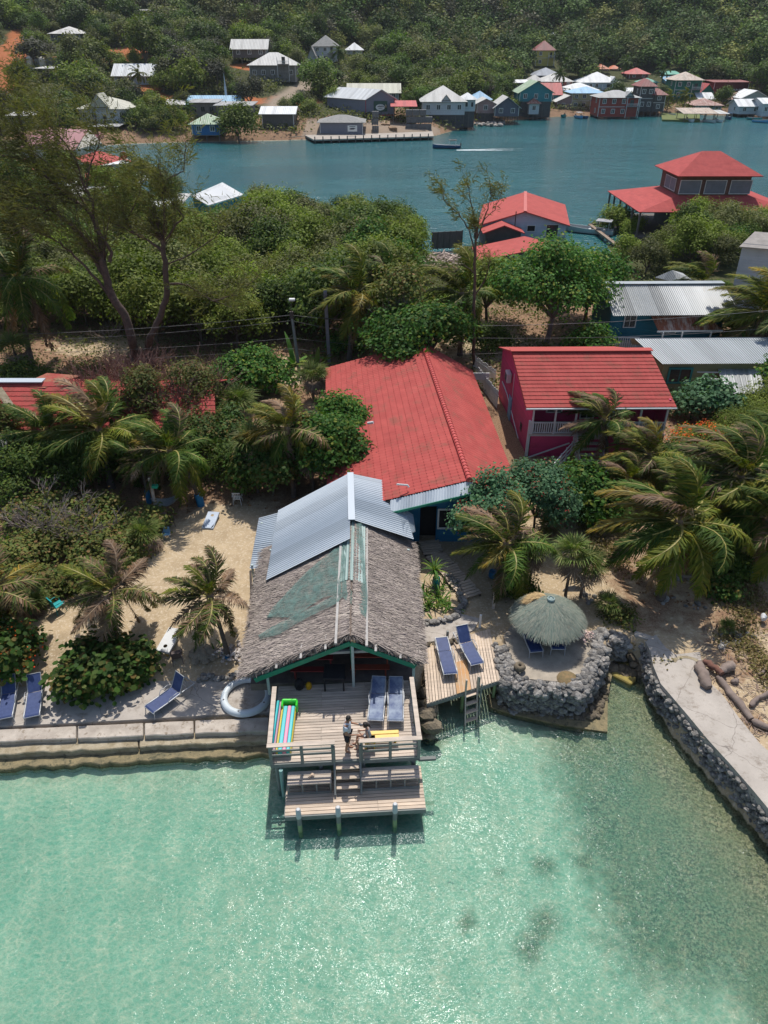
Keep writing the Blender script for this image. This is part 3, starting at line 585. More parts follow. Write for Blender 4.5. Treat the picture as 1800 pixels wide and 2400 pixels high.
for i,(u,w_) in enumerate(((-1.58,'left'),(-.29,'middle'),(1.58,'right'))):
    r_=root('mooring_post',D(u,-1.54,0),['white capped mooring post at the left of the lower deck edge','white capped mooring post in the middle of the lower deck edge','white capped mooring post at the right of the lower deck edge'][i],'post','white capped mooring posts along the lower deck')
    b=MB(); b.cyl(D(u,-1.54,-1.5),.075,1.9,12); b.build('pile',M_pile,r_,world=True)
    b=MB(); b.cyl(D(u,-1.54,.4),.078,.38,12); b.build('shaft',M_woodg,r_,world=True)
    b=MB(); b.tube([D(u,-1.54,.78),D(u,-1.54,1.18),D(u,-1.54,1.22)],[.09,.085,.055],14); b.build('cap',M_cap,r_,world=True)
for u in (-1.75,2.2):
    b=MB(); b.cyl(D(u,-.2,-1.6),.07,2.2,8); b.build('pile',M_pile,ld,world=True)
b=MB(); b.cyl(D(-2.2,-.15,-1.6),.07,3.0,8); b.build('pile',mat('aqua_post',(.22,.38,.36),(.3,.42,.38)),dk,world=True)
# benches under the railing
for i,(u0,u1,n,lab) in enumerate(((-1.98,-.5,3,'slatted timber bench box left of the deck stairs'),(.5,2.5,4,'slatted timber bench box right of the deck stairs'))):
    r_=root('deck_bench',D((u0+u1)/2,-.35,.72),lab,'bench','timber benches on the lower deck')
    b=MB(); planks(b,D(u0,-.62,1.2),D(u1,-.62,1.2),D(u0,-.08,1.2),.135,seed=9+i); b.build('seat',M_wood,r_,world=True)
    b=MB()
    for j in range(n+1): p=u0+.03+(u1-u0-.06)*j/n; b.box(D(p,-.6,.94),(.05,.05,.44),DZ)
    b.beam(D(u0,-.64,.76),D(u1,-.64,.76),.03,.1); b.beam(D(u0,-.2,.8),D(u1,-.2,.8),.04,.16); b.beam(D(u0,-.1,1.0),D(u1,-.1,1.0),.04,.3); b.build('frame',M_woodg,r_,world=True)
st=root('deck_stairs',D(.06,-.3,.72),'short timber stairs between the two decks','stairs')
for i,(v,z) in enumerate(((-.13,1.42),(-.36,1.2),(-.58,.97))):
    b=MB(); planks(b,D(-.33,v-.13,z),D(.46,v-.13,z),D(-.33,v+.13,z),.13,seed=i); b.build('tread',M_woodw,st,world=True)
for u in (-.38,.5):
    b=MB(); b.beam(D(u,.02,1.5),D(u,-.78,.78),.06,.2); b.beam(D(u,-.05,2.35),D(u,-.05,1.2),.08,.08); b.build('stringer',M_woodg,st,world=True)
# ================= thatched shelter =================
RF,RB=Vector((-1.22,18.92,4.15)),Vector((-1.38,26.6,4.15)); LF,LB=Vector((-4.98,18.42,2.66)),Vector((-5.3,26.2,2.66)); GF,GB=Vector((1.27,19.05,2.72)),Vector((1.12,26.6,2.72))
sh=root('thatched_shelter',(-1.5,22,1.2),'open sided shelter with a big weathered palm thatch roof behind the deck','shelter')
def thatch(b,A,B,Cc,Dd,n,seed,L=.42,wd=.017,lift=.10):
    """straw laid on the slope A(eave front) B(ridge front) C(ridge back) D(eave back), pointing down the slope"""
    rr=np.random.default_rng(seed); A,B,Cc,Dd=[np.array(x) for x in (A,B,Cc,Dd)]
    s=rr.random(n); t=rr.random(n); p=(A[None]*(1-t)[:,None]+B[None]*t[:,None])*(1-s)[:,None]+(Dd[None]*(1-t)[:,None]+Cc[None]*t[:,None])*s[:,None]
    dn=(A-B)/np.linalg.norm(A-B); al=(Dd-A)/np.linalg.norm(Dd-A); N=np.cross(al,dn); N=N/np.linalg.norm(N)*np.sign(np.cross(al,dn)[2])
    cl=hashn(p[:,0],p[:,1],1.3)-.5; ang=rr.normal(0,.22,n)+cl*.5; d=dn[None]*np.cos(ang)[:,None]+al[None]*np.sin(ang)[:,None]+N[None]*rr.uniform(-.02,.13,n)[:,None]
    sd_=-dn[None]*np.sin(ang)[:,None]+al[None]*np.cos(ang)[:,None]; l=L*rr.uniform(.5,1.3,n)[:,None]; w_=wd*rr.uniform(.6,1.4,n)[:,None]; p=p+N[None]*rr.uniform(.0,lift,n)[:,None]
    V=np.stack([p-sd_*w_,p+sd_*w_,p+d*l+sd_*w_*.4,p+d*l-sd_*w_*.4],1).reshape(-1,3); return V
k=NT('straw'); geo=k.n('NewGeometry'); col=k.ramp(geo.outputs['Random Per Island'],[(0,(.13,.11,.10)),(.25,(.40,.34,.295)),(.5,(.26,.215,.20)),(.78,(.52,.45,.38)),(1,(.18,.15,.135))]); pos=geo.outputs['Position']
col=k.mix(1.,col,k.ramp(k.noise(pos,.9,5),[(.3,.78),(.7,1.15)]),'MULTIPLY'); k.l(col,k.p.inputs['Base Color']); k.p.inputs['Roughness'].default_value=.9; k.p.inputs['Specular IOR Level'].default_value=.15; M_straw=k.m
M_strawb=mat('thatch_base',(.19,.15,.125),(.13,.10,.085),rough=.95,bump=.8,bscale=20)
def strawobj(name,Vs,parent,m=None): 
    V=np.concatenate(Vs); off=np.array(OFF[parent.name]); F=np.arange(len(V)).reshape(-1,4); return link(name,npmesh(name,V-off,F,m or M_straw),parent)
up=Vector((0,0,1))
b=MB(); b.quad(LB,LF,RF,RB,t=.16); b.build('thatch_base',M_strawb,sh,world=True)
b=MB(); b.quad(GF,GB,RB,RF,t=.16); b.build('thatch_base',M_strawb,sh,world=True)
fr=lambda a,c,n,s,L=.5: [thatch(None,a,c,a+(Vector((0,.18,0))),c+Vector((0,.18,0)),n,s,L)]
Vl=[thatch(None,LF,RF,RB,LB,74000,11)]; Vr=[thatch(None,GF,RF,RB,GB,52000,12)]
# shaggy edges hanging off the eaves and the gable
def fringe(A,B,n,seed,down=.35,out=(0,-1,0)):
    rr=np.random.default_rng(seed); A,B=np.array(A),np.array(B); t=rr.random(n)[:,None]; p=A+(B-A)*t+rr.normal(0,.04,(n,3)); o_=np.array(out)
    d=np.array([0,0,-1])*rr.uniform(.3,1,(n,1))+o_*rr.uniform(.1,1,(n,1))+rr.normal(0,.25,(n,3)); d/=np.linalg.norm(d,axis=1)[:,None]; s_=np.cross(d,rr.normal(0,1,(n,3))); s_/=np.linalg.norm(s_,axis=1)[:,None]
    l=down*rr.uniform(.3,1.1,(n,1)); w_=.014; return np.stack([p-s_*w_,p+s_*w_,p+d*l+s_*w_*.4,p+d*l-s_*w_*.4],1).reshape(-1,3)
Vl+=[fringe(LF,RF,1300,1,.15),fringe(LF,LB,2500,2,.35,(-1,0,0))]; Vr+=[fringe(GF,RF,1000,3,.15),fringe(GF,GB,2500,4,.35,(1,0,0))]
strawobj('thatch_slope',Vl,sh); strawobj('thatch_slope',Vr,sh)
b=MB()
for A,B in ((LF+Vector((.25,-.1,-.18)),RF+Vector((0,-.1,-.30))),(GF+Vector((-.1,-.1,-.18)),RF+Vector((0,-.1,-.30)))): b.beam(A,B,.05,.2)
b.beam(RF+Vector((0,.0,-.3)),Vector((-1.16,18.88,1.6+.9)),.08,.08); b.build('gable_fascia',M_green,sh,world=True)
b=MB(); b.beam((-3.2,18.95,3.2),(.4,19.1,3.28),.1,.12); b.build('tie_beam',mat('grey_paint',(.36,.38,.38),(.3,.31,.3)),sh,world=True)
M_mint=mat('mint_post',(.33,.44,.42),(.42,.48,.46),rough=.7)
for p,h in (((-1.15,18.85),3.9),((-4.35,18.75),2.75),((1.12,19.1),2.85),((1.1,25.8),2.9),((-5.1,25.8),2.9),((-5.05,22.5),2.8),((1.15,22.5),2.85)):
    b=MB(); b.box((p[0],p[1],(1.3+h)/2),(.1,.1,h-1.3),.05); b.build('post',M_mint,sh,world=True)
b=MB(); b.box((-1.12,18.86,3.85),(.16,.1,.3)); b.build('orange_block',M_woodo,sh,world=True)
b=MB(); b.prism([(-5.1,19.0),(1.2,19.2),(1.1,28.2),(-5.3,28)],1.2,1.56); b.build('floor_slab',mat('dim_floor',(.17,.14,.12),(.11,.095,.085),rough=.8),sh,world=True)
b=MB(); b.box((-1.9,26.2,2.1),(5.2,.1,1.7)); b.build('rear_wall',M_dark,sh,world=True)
b=MB()
for x,y0,y1 in ((-1.72,18.5,26.4),(-.62,18.6,27.)):
    zz_=lambda x,y: 4.15-abs(x+1.3)*(.40 if x<-1.3 else .55)+.15
    b.beam((x,y0,zz_(x,y0)),(x-.16,y1,zz_(x,y0)),.09,.07)
for x,y,z in ((-3.0,18.6,3.5),(-2.1,18.7,3.85),(-3.9,18.5,3.1),(-.3,18.8,3.65),(.6,18.95,3.15)): b.beam((x,y-.18,z),(x,y+.5,z+.05),.08,.05)
b.build('battens',mat('grey_batten',(.42,.40,.37),(.33,.31,.29),isl=.15),sh,world=True)
b=MB(); corr(b,(-1.85,22.,4.08),(-1.42,22.,4.24),(-1.95,26.7,4.08),(-1.48,26.7,4.24),.11,.015); corr(b,(-1.36,22.,4.24),(-.75,22.,4.02),(-1.44,26.7,4.24),(-.85,26.7,4.02),.11,.015)
b.build('ridge_sheet',tinmat('mint_sheet',(.36,.46,.42),(.29,.38,.35),rust=(.30,.24,.16),rustlev=.66,pitch=.11,metal=0.),sh,world=True)
# torn green netting draped over the thatch
k=NT('green_netting'); geo=k.n('NewGeometry'); tc=k.n('TexCoord'); k.p.inputs['Base Color'].default_value=(.11,.20,.175,1); k.p.inputs['Roughness'].default_value=.8
f=k.ramp(k.noise(tc.outputs['Object'],2.2,8,.75),[(.36,.22),(.64,.82)]); k.l(f,k.p.inputs['Alpha']); M_net=k.m
def net(name,poly,seed,m=M_net,thick=0):
    """poly of photo pixels laid on the roof surface"""
    out=[]
    for x,y in poly:
        for z in np.arange(2.4,4.6,.004):
            q=P(x,y,z); zr=4.15-(abs(q.x+1.3)*.395 if q.x<-1.3 else abs(q.x+1.3)*.55)+.17
            if z>=zr: break
        out.append(q)
    return out
def sheet(polyA,polyB,n,m):
    A,B=net('',polyA,0),net('',polyB,0); vs=[];fs=[]; rr=random.Random(4)
    def at(Q,t): t*=len(Q)-1; i=min(int(t),len(Q)-2); return Q[i].lerp(Q[i+1],t-i)
    for i in range(n+1):
        for j in range(9): p=at(A,i/n).lerp(at(B,i/n),j/8); vs.append(p+Vector((0,0,.02+.045*(rr.random()))))
    for i in range(n):
        for j in range(8): a_=i*9+j; fs.append((a_,a_+9,a_+10,a_+1))
    return vs,fs
b=MB()
for A,B in (([(802,1275),(720,1340),(640,1425),(625,1448)],[(800,1395),(760,1400),(690,1448),(625,1450)]),([(800,1390),(760,1410),(690,1445),(640,1470),(605,1490)],[(815,1385),(790,1415),(720,1450),(650,1490),(610,1500)]),([(815,1205),(805,1240),(802,1300),(802,1400)],[(845,1200),(852,1280),(862,1400),(858,1450)])):
    vs,fs=sheet(A,B,26,M_net); b.add(vs,fs)
b.build('roof_netting',M_net,None,label='torn green shade netting draped over the ridge and left slope of the thatch roof',cat='netting')
# ================= tin roofed annexe =================
tn=root('tin_roof_annexe',(-1.6,27,1.2),'annexe with a pale blue corrugated tin roof directly behind the thatch','annexe')
r0,r1=Vector((-1.42,24.5,4.42)),Vector((-1.64,30.0,4.42)); e0,e1=P(623,1361,2.95),P(652,1197,2.95)
b=MB(); corr(b,r0+Vector((-.02,0,0)),r1+Vector((-.02,0,0)),e0,e1,.15,.02); b.v=b.v; b.build('left_roof_slope',M_tin,tn,world=True)
e2,e3=P(974,1246,3.1),P(925,1130,3.75)
b=MB(); corr(b,r0+Vector((.02,1.5,0)),r1+Vector((.02,0,0)),Vector((1.35,26.2,3.2)),Vector((.62,30.55,3.55)),.15,.02); corr(b,Vector((.9,26.15,3.38)),Vector((.7,28.6,3.50)),e2,P(968,1206,3.15),.15,.02); b.build('right_roof_slope',M_tin,tn,world=True)
b=MB(); corr(b,P(585,1332,2.5),P(607,1213,2.55),P(632,1330,2.8),P(655,1200,2.85),.15,.02); b.build('lean_to_roof',M_tin,tn,world=True)
b=MB(); b.beam(r0+Vector((0,1.4,.03)),r1+Vector((0,0,.03)),.3,.03); b.build('ridge_cap',M_tin,tn,world=True)
b=MB(); b.box((-4.9,25.9,2.0),(.1,3.0,1.5)); b.beam((-4.4,27.4,2.1),(-1.6,29.3,2.1),.1,2.0); b.beam((-1.6,29.3,2.3),(.5,29.9,2.3),.1,2.2); b.build('wall',M_whiteb,tn,world=True)
for x,y in ((-5.85,25.0),(-5.9,28.3),(-5.4,24.6)):
    b=MB(); b.box((x,y,1.9),(.09,.09,1.5)); b.build('post',M_mint,tn,world=True)
b=MB(); b.tube([P(587,1338,2.55),P(590,1420,2.1)],.05,8); b.build('downpipe',M_dark,tn,world=True)
# ================= red tiled house =================
rh=root('red_roof_house',(2,36,1.2),'blue house with the large red tiled gable roof in the middle of the plot','house')
A=Vector((2.55,46.6,5.0)); B=Vector((3.96,28.35,5.0)); LBk=Vector((-4.05,46.9,3.0)); LFr=Vector((-2.7,28.5,3.0)); RBk=Vector((5.98,45.7,3.3)); RFr=Vector((6.8,28.6,3.3))
b=MB(); tiles(b,LBk,LFr,A,nu=4,h=.05) if False else None
b=MB(); tiles(b,LBk,LFr,LBk+(A-LBk),h=.032); 
# skew the parallelogram so that the upper edge lies on the ridge
def skew(b,A0,B0,D0,C0):
    A0,B0,D0,C0=map(Vector,(A0,B0,D0,C0)); U=B0-A0; V2=D0-A0; ex=C0-(B0+V2)
    uu=U.normalized(); nn_=U.cross(V2).normalized(); vv=nn_.cross(uu)
    for i,p in enumerate(b.v):
        q=p-A0; t=q.dot(vv)/V2.dot(vv); s=(q-V2*t).dot(uu)/U.length; b.v[i]=p+ex*(s*t)
skew(b,LBk,LFr,A,B); b.build('roof_slope',M_red,rh,world=True)
b=MB(); tiles(b,RFr,RBk,B,h=.032); skew(b,RFr,RBk,B,A); b.build('roof_slope',M_red,rh,world=True)
b=MB(); b.quad(LBk-up*.06,LFr-up*.06,B-up*.06,A-up*.06,t=.1); b.quad(RFr-up*.06,RBk-up*.06,A-up*.06,B-up*.06,t=.1); b.build('roof_deck',M_dark,rh,world=True)
b=MB(); n=62
for i in range(n): p=A.lerp(B,i/n); q=A.lerp(B,(i+1.15)/n); b.tube([p+up*.03,q+up*.05],[.13,.15],8)
b.build('ridge_tiles',mat('ridge_tile',(.52,.085,.07),(.42,.06,.055),rough=.6,isl=.08),rh,world=True)
rr=random.Random(3)
b=MB(); fw_=lambda t:(LFr.lerp(B,t)); l0=LFr.lerp(B,.45)
corr(b,l0+Vector((0,-.02,-.03)),B+Vector((0,-.02,-.03)),l0+Vector((-.05,-.6,-.36)),B+Vector((-.05,-.6,-.36)),.13,.02) ; corr(b,B+Vector((0,-.02,-.03)),B.lerp(RFr,.8)+Vector((0,-.02,-.03)),B+Vector((-.05,-.6,-.36)),B.lerp(RFr,.8)+Vector((-.05,-.6,-.36)),.13,.02)
b.build('tin_lip',M_tin,rh,world=True)
b=MB(); b.beam(l0+Vector((-.1,-.62,-.42)),B+Vector((-.05,-.62,-.42)),.04,.12); b.beam(B+Vector((-.05,-.62,-.42)),RFr+Vector((-.05,-.62,-.42)),.04,.12); b.build('fascia',M_green,rh,world=True)
wy=lambda x:28.55-(x-2)*.0
b=MB(); z0=1.0
def wallgable(b,x0,x1,y,zs,y1=None):
    t=.12; vs=[]; 
    for yy in (y,y+t):
        for (x,z) in zs: vs.append((x,yy,z))
    n=len(zs); b.add(vs,[tuple(range(n)),tuple(range(n,2*n))[::-1]]+[(i,n+i,n+(i+1)%n,(i+1)%n) for i in range(n)])
wallgable(b,0,0,28.75,[(-2.4,1.0),(1.74,1.0),(1.74,3.3),(2.56,3.3),(2.56,1.0),(6.5,1.0),(6.5,3.32),(3.96,4.8),(-2.4,2.95)]); b.box((6.05,37.,2.0),(.12,16.4,2.2),.045); b.box((-3.0,37.5,1.9),(.12,17,1.8),.07); b.build('wall',M_blue,rh,world=True)
b=MB(); b.box((2.15,29.3,2.1),(1.0,.05,2.4)); b.build('doorway',M_black,rh,world=True)
b=MB(); b.box((1.72,28.72,2.25),(.06,.14,2.1)); b.box((2.58,28.72,2.25),(.06,.14,2.1)); b.build('door_frame',M_blue,rh,world=True)
window(rh,(3.12,28.72,2.62),.96,1.1,(0,-1),bars=0,fw=.08,pane=M_black)
b=MB(); b.tube([P(930,1135,4.6),P(955,1137,4.5),P(958,1142,4.4)],.05,6); b.build('roof_pipe',M_white,rh,world=True)
b=MB(); b.tube([P(862,992,4.6),P(875,990,4.7)],.08,8); b.build('roof_vent',M_white,rh,world=True)
# ================= pink house =================
ph=root('pink_house',(12,41,1.2),'magenta clapboard house with a bright red tiled roof and a white balcony','house')
e0,e1=Vector((8.05,36.85,4.7)),Vector((16.6,36.95,4.7)); g0,g1=Vector((7.72,41.2,6.4)),Vector((16.1,41.3,6.4)); k0,k1=Vector((7.75,46.3,4.75)),Vector((15.6,46.4,4.75))
b=MB(); tiles(b,e0,e1,g0,.32,.31,h=.036,nu=5); skew(b,e0,e1,g0,g1); b.build('roof_slope',M_red,ph,world=True)
b=MB(); b.quad(k1,k0,g0,g1,t=.06); b.quad(e0-up*.07,e1-up*.07,g1-up*.07,g0-up*.07,t=.08); b.build('rear_roof_slope',M_redflat,ph,world=True)
b=MB(); b.beam(g0+Vector((-.1,0,.06)),g1+Vector((0.1,0,.06)),.5,.05); b.build('ridge_cap',M_redflat,ph,world=True)
b=MB(); b.beam(e0+Vector((0,0,-.09)),e1+Vector((-.3,0,-.09)),.05,.12); b.tube([e0+Vector((0,-.1,-.06)),e1+Vector((0,-.1,-.06))],.05,6); b.build('fascia',M_white,ph,world=True)
b=MB(); vs=[]
lw=[(8.52,37.3),(7.98,45.9)]
for off in (0,.12):
    for (x,y,z) in ((8.52,37.3,1.1),(7.98,45.9,1.1),(7.98,45.9,4.75),(8.28,41.2,6.2),(8.52,37.3,4.6)): vs.append((x+off,y,z))
b.add(vs,[(0,1,2,3,4),(9,8,7,6,5)]+[(i,5+i,5+(i+1)%5,(i+1)%5) for i in range(5)]); b.build('side_wall',M_pink,ph,world=True)
b=MB(); b.box((12.5,37.36,1.95),(7.9,.12,1.7)); b.box((12.5,39.0,3.8),(7.9,.12,2.1)); b.box((16.35,41.5,3.),(.12,8.3,3.9)); b.box((12.4,45.95,3.0),(7.9,.1,3.6)); b.build('wall',M_pink,ph,world=True)
b=MB(); planks(b,(8.5,37.2,2.82),(16.4,37.2,2.82),(8.5,39,2.82),.14,seed=3); b.build('balcony_floor',M_wood,ph,world=True)
for x in (8.62,9.9,11.1,13.,14.8,16.3): b=MB(); b.box((x,37.28,3.72),(.1,.1,1.85)); b.build('balcony_post',M_white,ph,world=True)
b=MB()
for x in np.arange(8.7,11.05,.13): b.box((x,37.28,3.2),(.055,.04,.66))
for x in np.arange(13.05,16.25,.13): b.box((x,37.28,3.2),(.055,.04,.66))
for y in np.arange(37.4,38.9,.13): b.box((8.58-(y-37.3)*.06,y,3.25),(.04,.055,.8))
for z in (2.9,3.55): b.box((9.86,37.28,z),(2.5,.08,.06)); b.box((14.6,37.28,z),(3.4,.08,.06)); b.box((8.55,38.1,z+.05),(.06,1.7,.07))
b.build('balustrade',M_white,ph,world=True)
b=MB(); b.box((8.5,37.34,2.1),(.16,.14,3.1)); b.box((12.5,37.29,2.74),(7.9,.05,.14)); b.build('corner_board',M_white,ph,world=True)
b=MB(); b.beam((8.6,37.1,1.35),(10.9,37.1,2.3),.05,.07); b.build('brace',M_white,ph,world=True)
window(ph,(10.2,38.92,3.9),.9,.9,(0,-1),bars=1); window(ph,(12.2,38.92,3.75),.8,1.4,(0,-1),bars=1,name='door'); window(ph,(14.2,38.92,3.9),.9,.9,(0,-1),bars=1)
b=MB(); b.box((7.98,42.9,4.05),(.3,.85,.62)); b.lathe((0,0,0),[(0,0)]) if False else None; acu=b.build('air_conditioner',mat('ac_white',(.55,.55,.54),(.5,.5,.49),rough=.5),ph,world=True,bevel=.03)
b=MB(); 
for i in range(7): b.box((7.82,42.9,3.82+i*.07),(.02,.6,.02))
b.build('grille',M_dark,acu,world=True)
b=MB(); b.tube([(8.2,42,2.6),(8.2,42,4.6)],.02,6); b.tube([(8.38,39.5,1.3),(8.12,43.5,2.6),(8.0,45,2.8)],.035,6); b.build('conduit',M_white,ph,world=True)
b=MB(); b.box((8.2,42.4,2.0),(.1,.9,1.7)); b.build('side_door',mat('pale_blue_door',(.25,.38,.5),(.2,.32,.42)),ph,world=True)
b=MB(); b.box((8.42,39.3,2.3),(.08,.5,.5)); b.build('side_window',M_glass,ph,world=True)
r_=root('entry_stairs',(11.9,36,1.2),'white railed timber stairs down from the pink house balcony','stairs')
for i in range(7):
    b=MB(); b.box((11.9,37.0-i*.3,2.7-i*.21),(1.5,.28,.05)); b.build('tread',M_wood,r_,world=True)
for x in (11.1,12.7):
    b=MB(); b.beam((x,37.1,3.5),(x,35.1,2.1),.06,.08); b.beam((x,37.1,2.7),(x,35.1,1.3),.06,.2)
    for i in range(8): b.box((x,37-i*.27,3.1-i*.19),(.04,.04,.75))
    b.build('banister',M_white,r_,world=True)
# white railing low ramp in front of the pink house
r_=root('garden_railing',P(1310,1100,1.2),'low white sloping timber railing beside the round leaved bushes','railing'); b=MB(); a_,c_=P(1285,1125,1.3),P(1350,1050,1.9)
for z in (.15,.45,.75): b.beam(a_+up*z,c_+up*z,.05,.07)
b.build('rails',M_white,r_,world=True); b=MB()
for i in range(6): b.box(a_.lerp(c_,i/5)+up*.4,(.07,.07,.9))
b.build('uprights',M_white,r_,world=True)
# ================= olive house with tin roof (right) =================
oh=root('olive_house',(22,48,1.2),'olive clapboard house with a long grey corrugated roof at the right edge','house')
b=MB(); corr(b,(19.0,46.1,3.62),(32,46.3,3.62),(17.85,49.2,4.3),(32,49.4,4.3),.16,.025); b.build('roof',M_tinl,oh,world=True)
b=MB(); b.quad((32,49.45,4.3),(17.6,49.25,4.3),(18.6,51.5,3.0),(32,51.5,3.0),t=.03); b.build('rear_roof',M_tinl,oh,world=True)
b=MB(); b.box((24.9,46.6,2.3),(11.2,.12,2.5)); b.box((19.35,48.4,2.3),(.12,3.6,2.5)); b.build('wall',M_beige,oh,world=True)
M_tealp=mat('teal_trim',(.03,.25,.24),(.025,.2,.19),rough=.6)
window(oh,(20.55,46.5,2.62),1.55,1.05,(0,-1),fr=M_tealp,bars=1,fw=.13,lou=True)
b=MB(); corr(b,P(1700,922,2.5),P(1860,922,2.5),P(1680,858,3.15),P(1860,858,3.15),.35,.02); b.build('lean_to_roof',M_tinw,oh,world=True)
b=MB()
for y,z in ((862,3.1),(872,3.0),(888,2.85),(903,2.7)): b.beam(P(1634,y,z),P(1690,y+1,z),.07,.06)
b.beam(P(1650,858,3.0),P(1672,915,2.45),.07,.06); b.beam(P(1590,955,1.4),P(1640,915,2.5),.1,.06); b.build('rafters',M_white,oh,world=True)
for x in (22.5,24.5): b=MB(); b.box((x,45.1,1.9),(.1,.1,1.5)); b.build('porch_post',M_wood,oh,world=True)
# ================= teal house with rusty awning =================
th=root('teal_house',(22,56,1.2),'teal raised house with a pale tin roof and a rusty awning','house')
b=MB(); corr(b,(17.4,53.3,4.6),(27.3,53.6,4.6),(17.3,57.0,6.0),(26.9,57.2,6.0),.16,.028); b.build('roof_slope',M_tinw,th,world=True)
b=MB(); b.quad((26.9,57.3,6.02),(17.3,57.1,6.02),(17.3,60.5,4.8),(27,60.5,4.8),t=.03); b.beam((17.2,57.05,6.03),(27,57.25,6.03),.7,.03); b.build('rear_roof_slope',M_tinl,th,world=True)
b=MB(); b.box((22.2,54.9,3.4),(8.9,.12,2.6)); b.box((17.8,57.4,3.6),(.12,5,2.6)); b.box((26.6,57.4,3.6),(.12,5,2.6)); b.build('wall',M_teal,th,world=True)
b=MB(); b.quad(P(1543,775,3.55),P(1692,773,3.55),P(1660,739,4.35),P(1527,741,4.35),t=.03); b.build('awning',M_tinrust,th,world=True)
b=MB(); b.beam(P(1540,777,3.5),P(1694,775,3.5),.06,.12)
for x,y in ((1555,778),(1668,776),(1600,778)): a_=P(x,y,3.5); b.box((a_.x,a_.y,2.7),(.09,.09,1.6))
b.build('awning_frame',M_white,th,world=True)
b=MB(); planks(b,(17.3,52.9,2.1),(27,52.9,2.1),(17.3,54.9,2.1),.2); b.build('porch_floor',M_wood,th,world=True)
b=MB()
for x in np.arange(17.4,19.6,.17): b.box((x,53,2.55),(.06,.04,.85))
for x in np.arange(19.9,27,.17): b.box((x,51.8,2.5),(.06,.04,.75))
b.box((18.5,53,3.0),(2.3,.07,.06)); b.box((23.4,51.8,2.9),(7.1,.07,.06)); b.build('balustrade',M_white,th,world=True)
window(th,(19.3,54.82,3.7),.9,1.,(0,-1),bars=1); window(th,(22.5,54.82,3.5),1.1,1.6,(0,-1),bars=1,name='door',pane=M_black)
# ================= small neighbours =================
wh=root('white_gable_house',(31.5,64,1.2),'tall pale clapboard gable house at the right edge behind the palm','house',rz=0)
A=P(1718,690,3.2); 
b=MB(); p0=W(1712,700,61.5); p1=W(1742,570,62.); ap=W(1773,543,64.5); q1=W(1822,585,67.5); q0=W(1800,700,67)
b.add([(p0.x,p0.y,1.0),(q0.x,q0.y,1.0),tuple(q1),tuple(ap),tuple(p1)],[(0,1,2,3,4)]); d_=Vector((6,-2.5,0))
b.add([(p0.x,p0.y,1.0),Vector((p0.x,p0.y,1.0))+d_,p1+d_,tuple(p1)],[(0,1,2,3)]); b.build('wall',M_whiteb,wh,world=True)
b=MB(); o_=(p0-q0).normalized(); ap2=ap+Vector((-.3,-.3,.08)); lo=p1+Vector((-.5,-.5,-.15)); b.quad(lo,lo+d_*1.1,ap2+d_*1.1,ap2,t=.08); hi=q1+Vector((-.1,.4,-.2)); b.quad(hi+d_*1.1,hi,ap2,ap2+d_*1.1,t=.08); b.build('roof',mat('grey_shingle',(.33,.30,.27),(.24,.22,.2),rough=.9,scale=2),wh,world=True)
b=MB(); b.tube([W(1767,583,63.3),W(1761,608,63)],.03,5); b.build('conduit',M_dark,wh,world=True)
b=MB(); b.quad(P(1535,652,4.2),P(1625,662,4.2),P(1595,690,3.8),P(1550,670,3.8),t=.05)
ap=P(1576,633,5.0); c4=[P(1535,650,4.2),P(1592,664,4.2),P(1640,668,4.2),P(1600,640,4.2)]; b=MB()
for i in range(4): b.tri(c4[i],c4[(i+1)%4],ap,t=.04)
r_=root('white_hip_shed',(c4[0].x+1,c4[0].y+1,1),'small square shed with a faded white hipped roof behind the teal house','shed'); b.build('roof',M_tinw,r_,world=True)
b=MB(); b.prism([(c.x*.97+ap.x*.03,c.y*.97+ap.y*.03) for c in c4],1.1,4.15); b.build('wall',M_beige,r_,world=True)
# left red house under the palms
lr=root('left_red_house',(-17,38,1.2),'long low house with red tiled hipped roof half hidden behind the left palms','house')
a0,a1=Vector((-27,36.,2.95)),Vector((-9.6,36.2,2.95)); r0_,r1_=Vector((-27,40.4,4.75)),Vector((-10.3,40.4,4.75)); 
b=MB(); tiles(b,a0,a1,r0_,.32,.38,nu=6,h=.035); skew(b,a0,a1,r0_,r1_); b.quad((-10.,44.5,3.2),(-27,44.5,3.2),r0_,r1_,t=.05); b.build('roof',M_red,lr,world=True)
b=MB(); b.beam(r0_+up*.08,r1_.lerp(r0_,.62)+up*.08,.6,.06); b.build('ridge_flashing',M_tin,lr,world=True)
b=MB(); b.quad(P(40,906,4.6),P(105,909,4.6),P(190,880,4.6),P(110,874,4.6),t=.05); b.build('upper_roof',M_redstain,lr,world=True)
b=MB(); b.beam(P(-5,910,4.9),P(42,978,3.6),.45,.06); b.build('hip_flashing',M_conc2,lr,world=True)
b=MB(); b.box((-18.3,37,2.),(17,.12,2)); b.box((-10.4,40.2,2.),(.12,6.5,2)); b.build('wall',mat('brown_wall',(.28,.2,.16),(.2,.15,.12)),lr,world=True)  # walls in a plain brown, mottled by noise
b=MB(); corr(b,P(-90,1130,2.6),P(3,1118,2.6),P(-90,1020,3.6),P(2,1015,3.6),.16,.02); corr(b,P(3,1118,2.6),P(22,1095,2.6),P(2,1015,3.6),P(16,1030,3.4),.16,.02)
r_=root('left_tin_shed',P(-10,1090,1.2),'white corrugated shed roof at the left edge under the palms','shed'); b.build('roof',M_tinw,r_,world=True)
b=MB(); c=P(-30,1090,1.2); b.box((c.x-1,c.y+.6,1.9),(3.4,1.6,1.4)); b.build('wall',M_dark,r_,world=True)
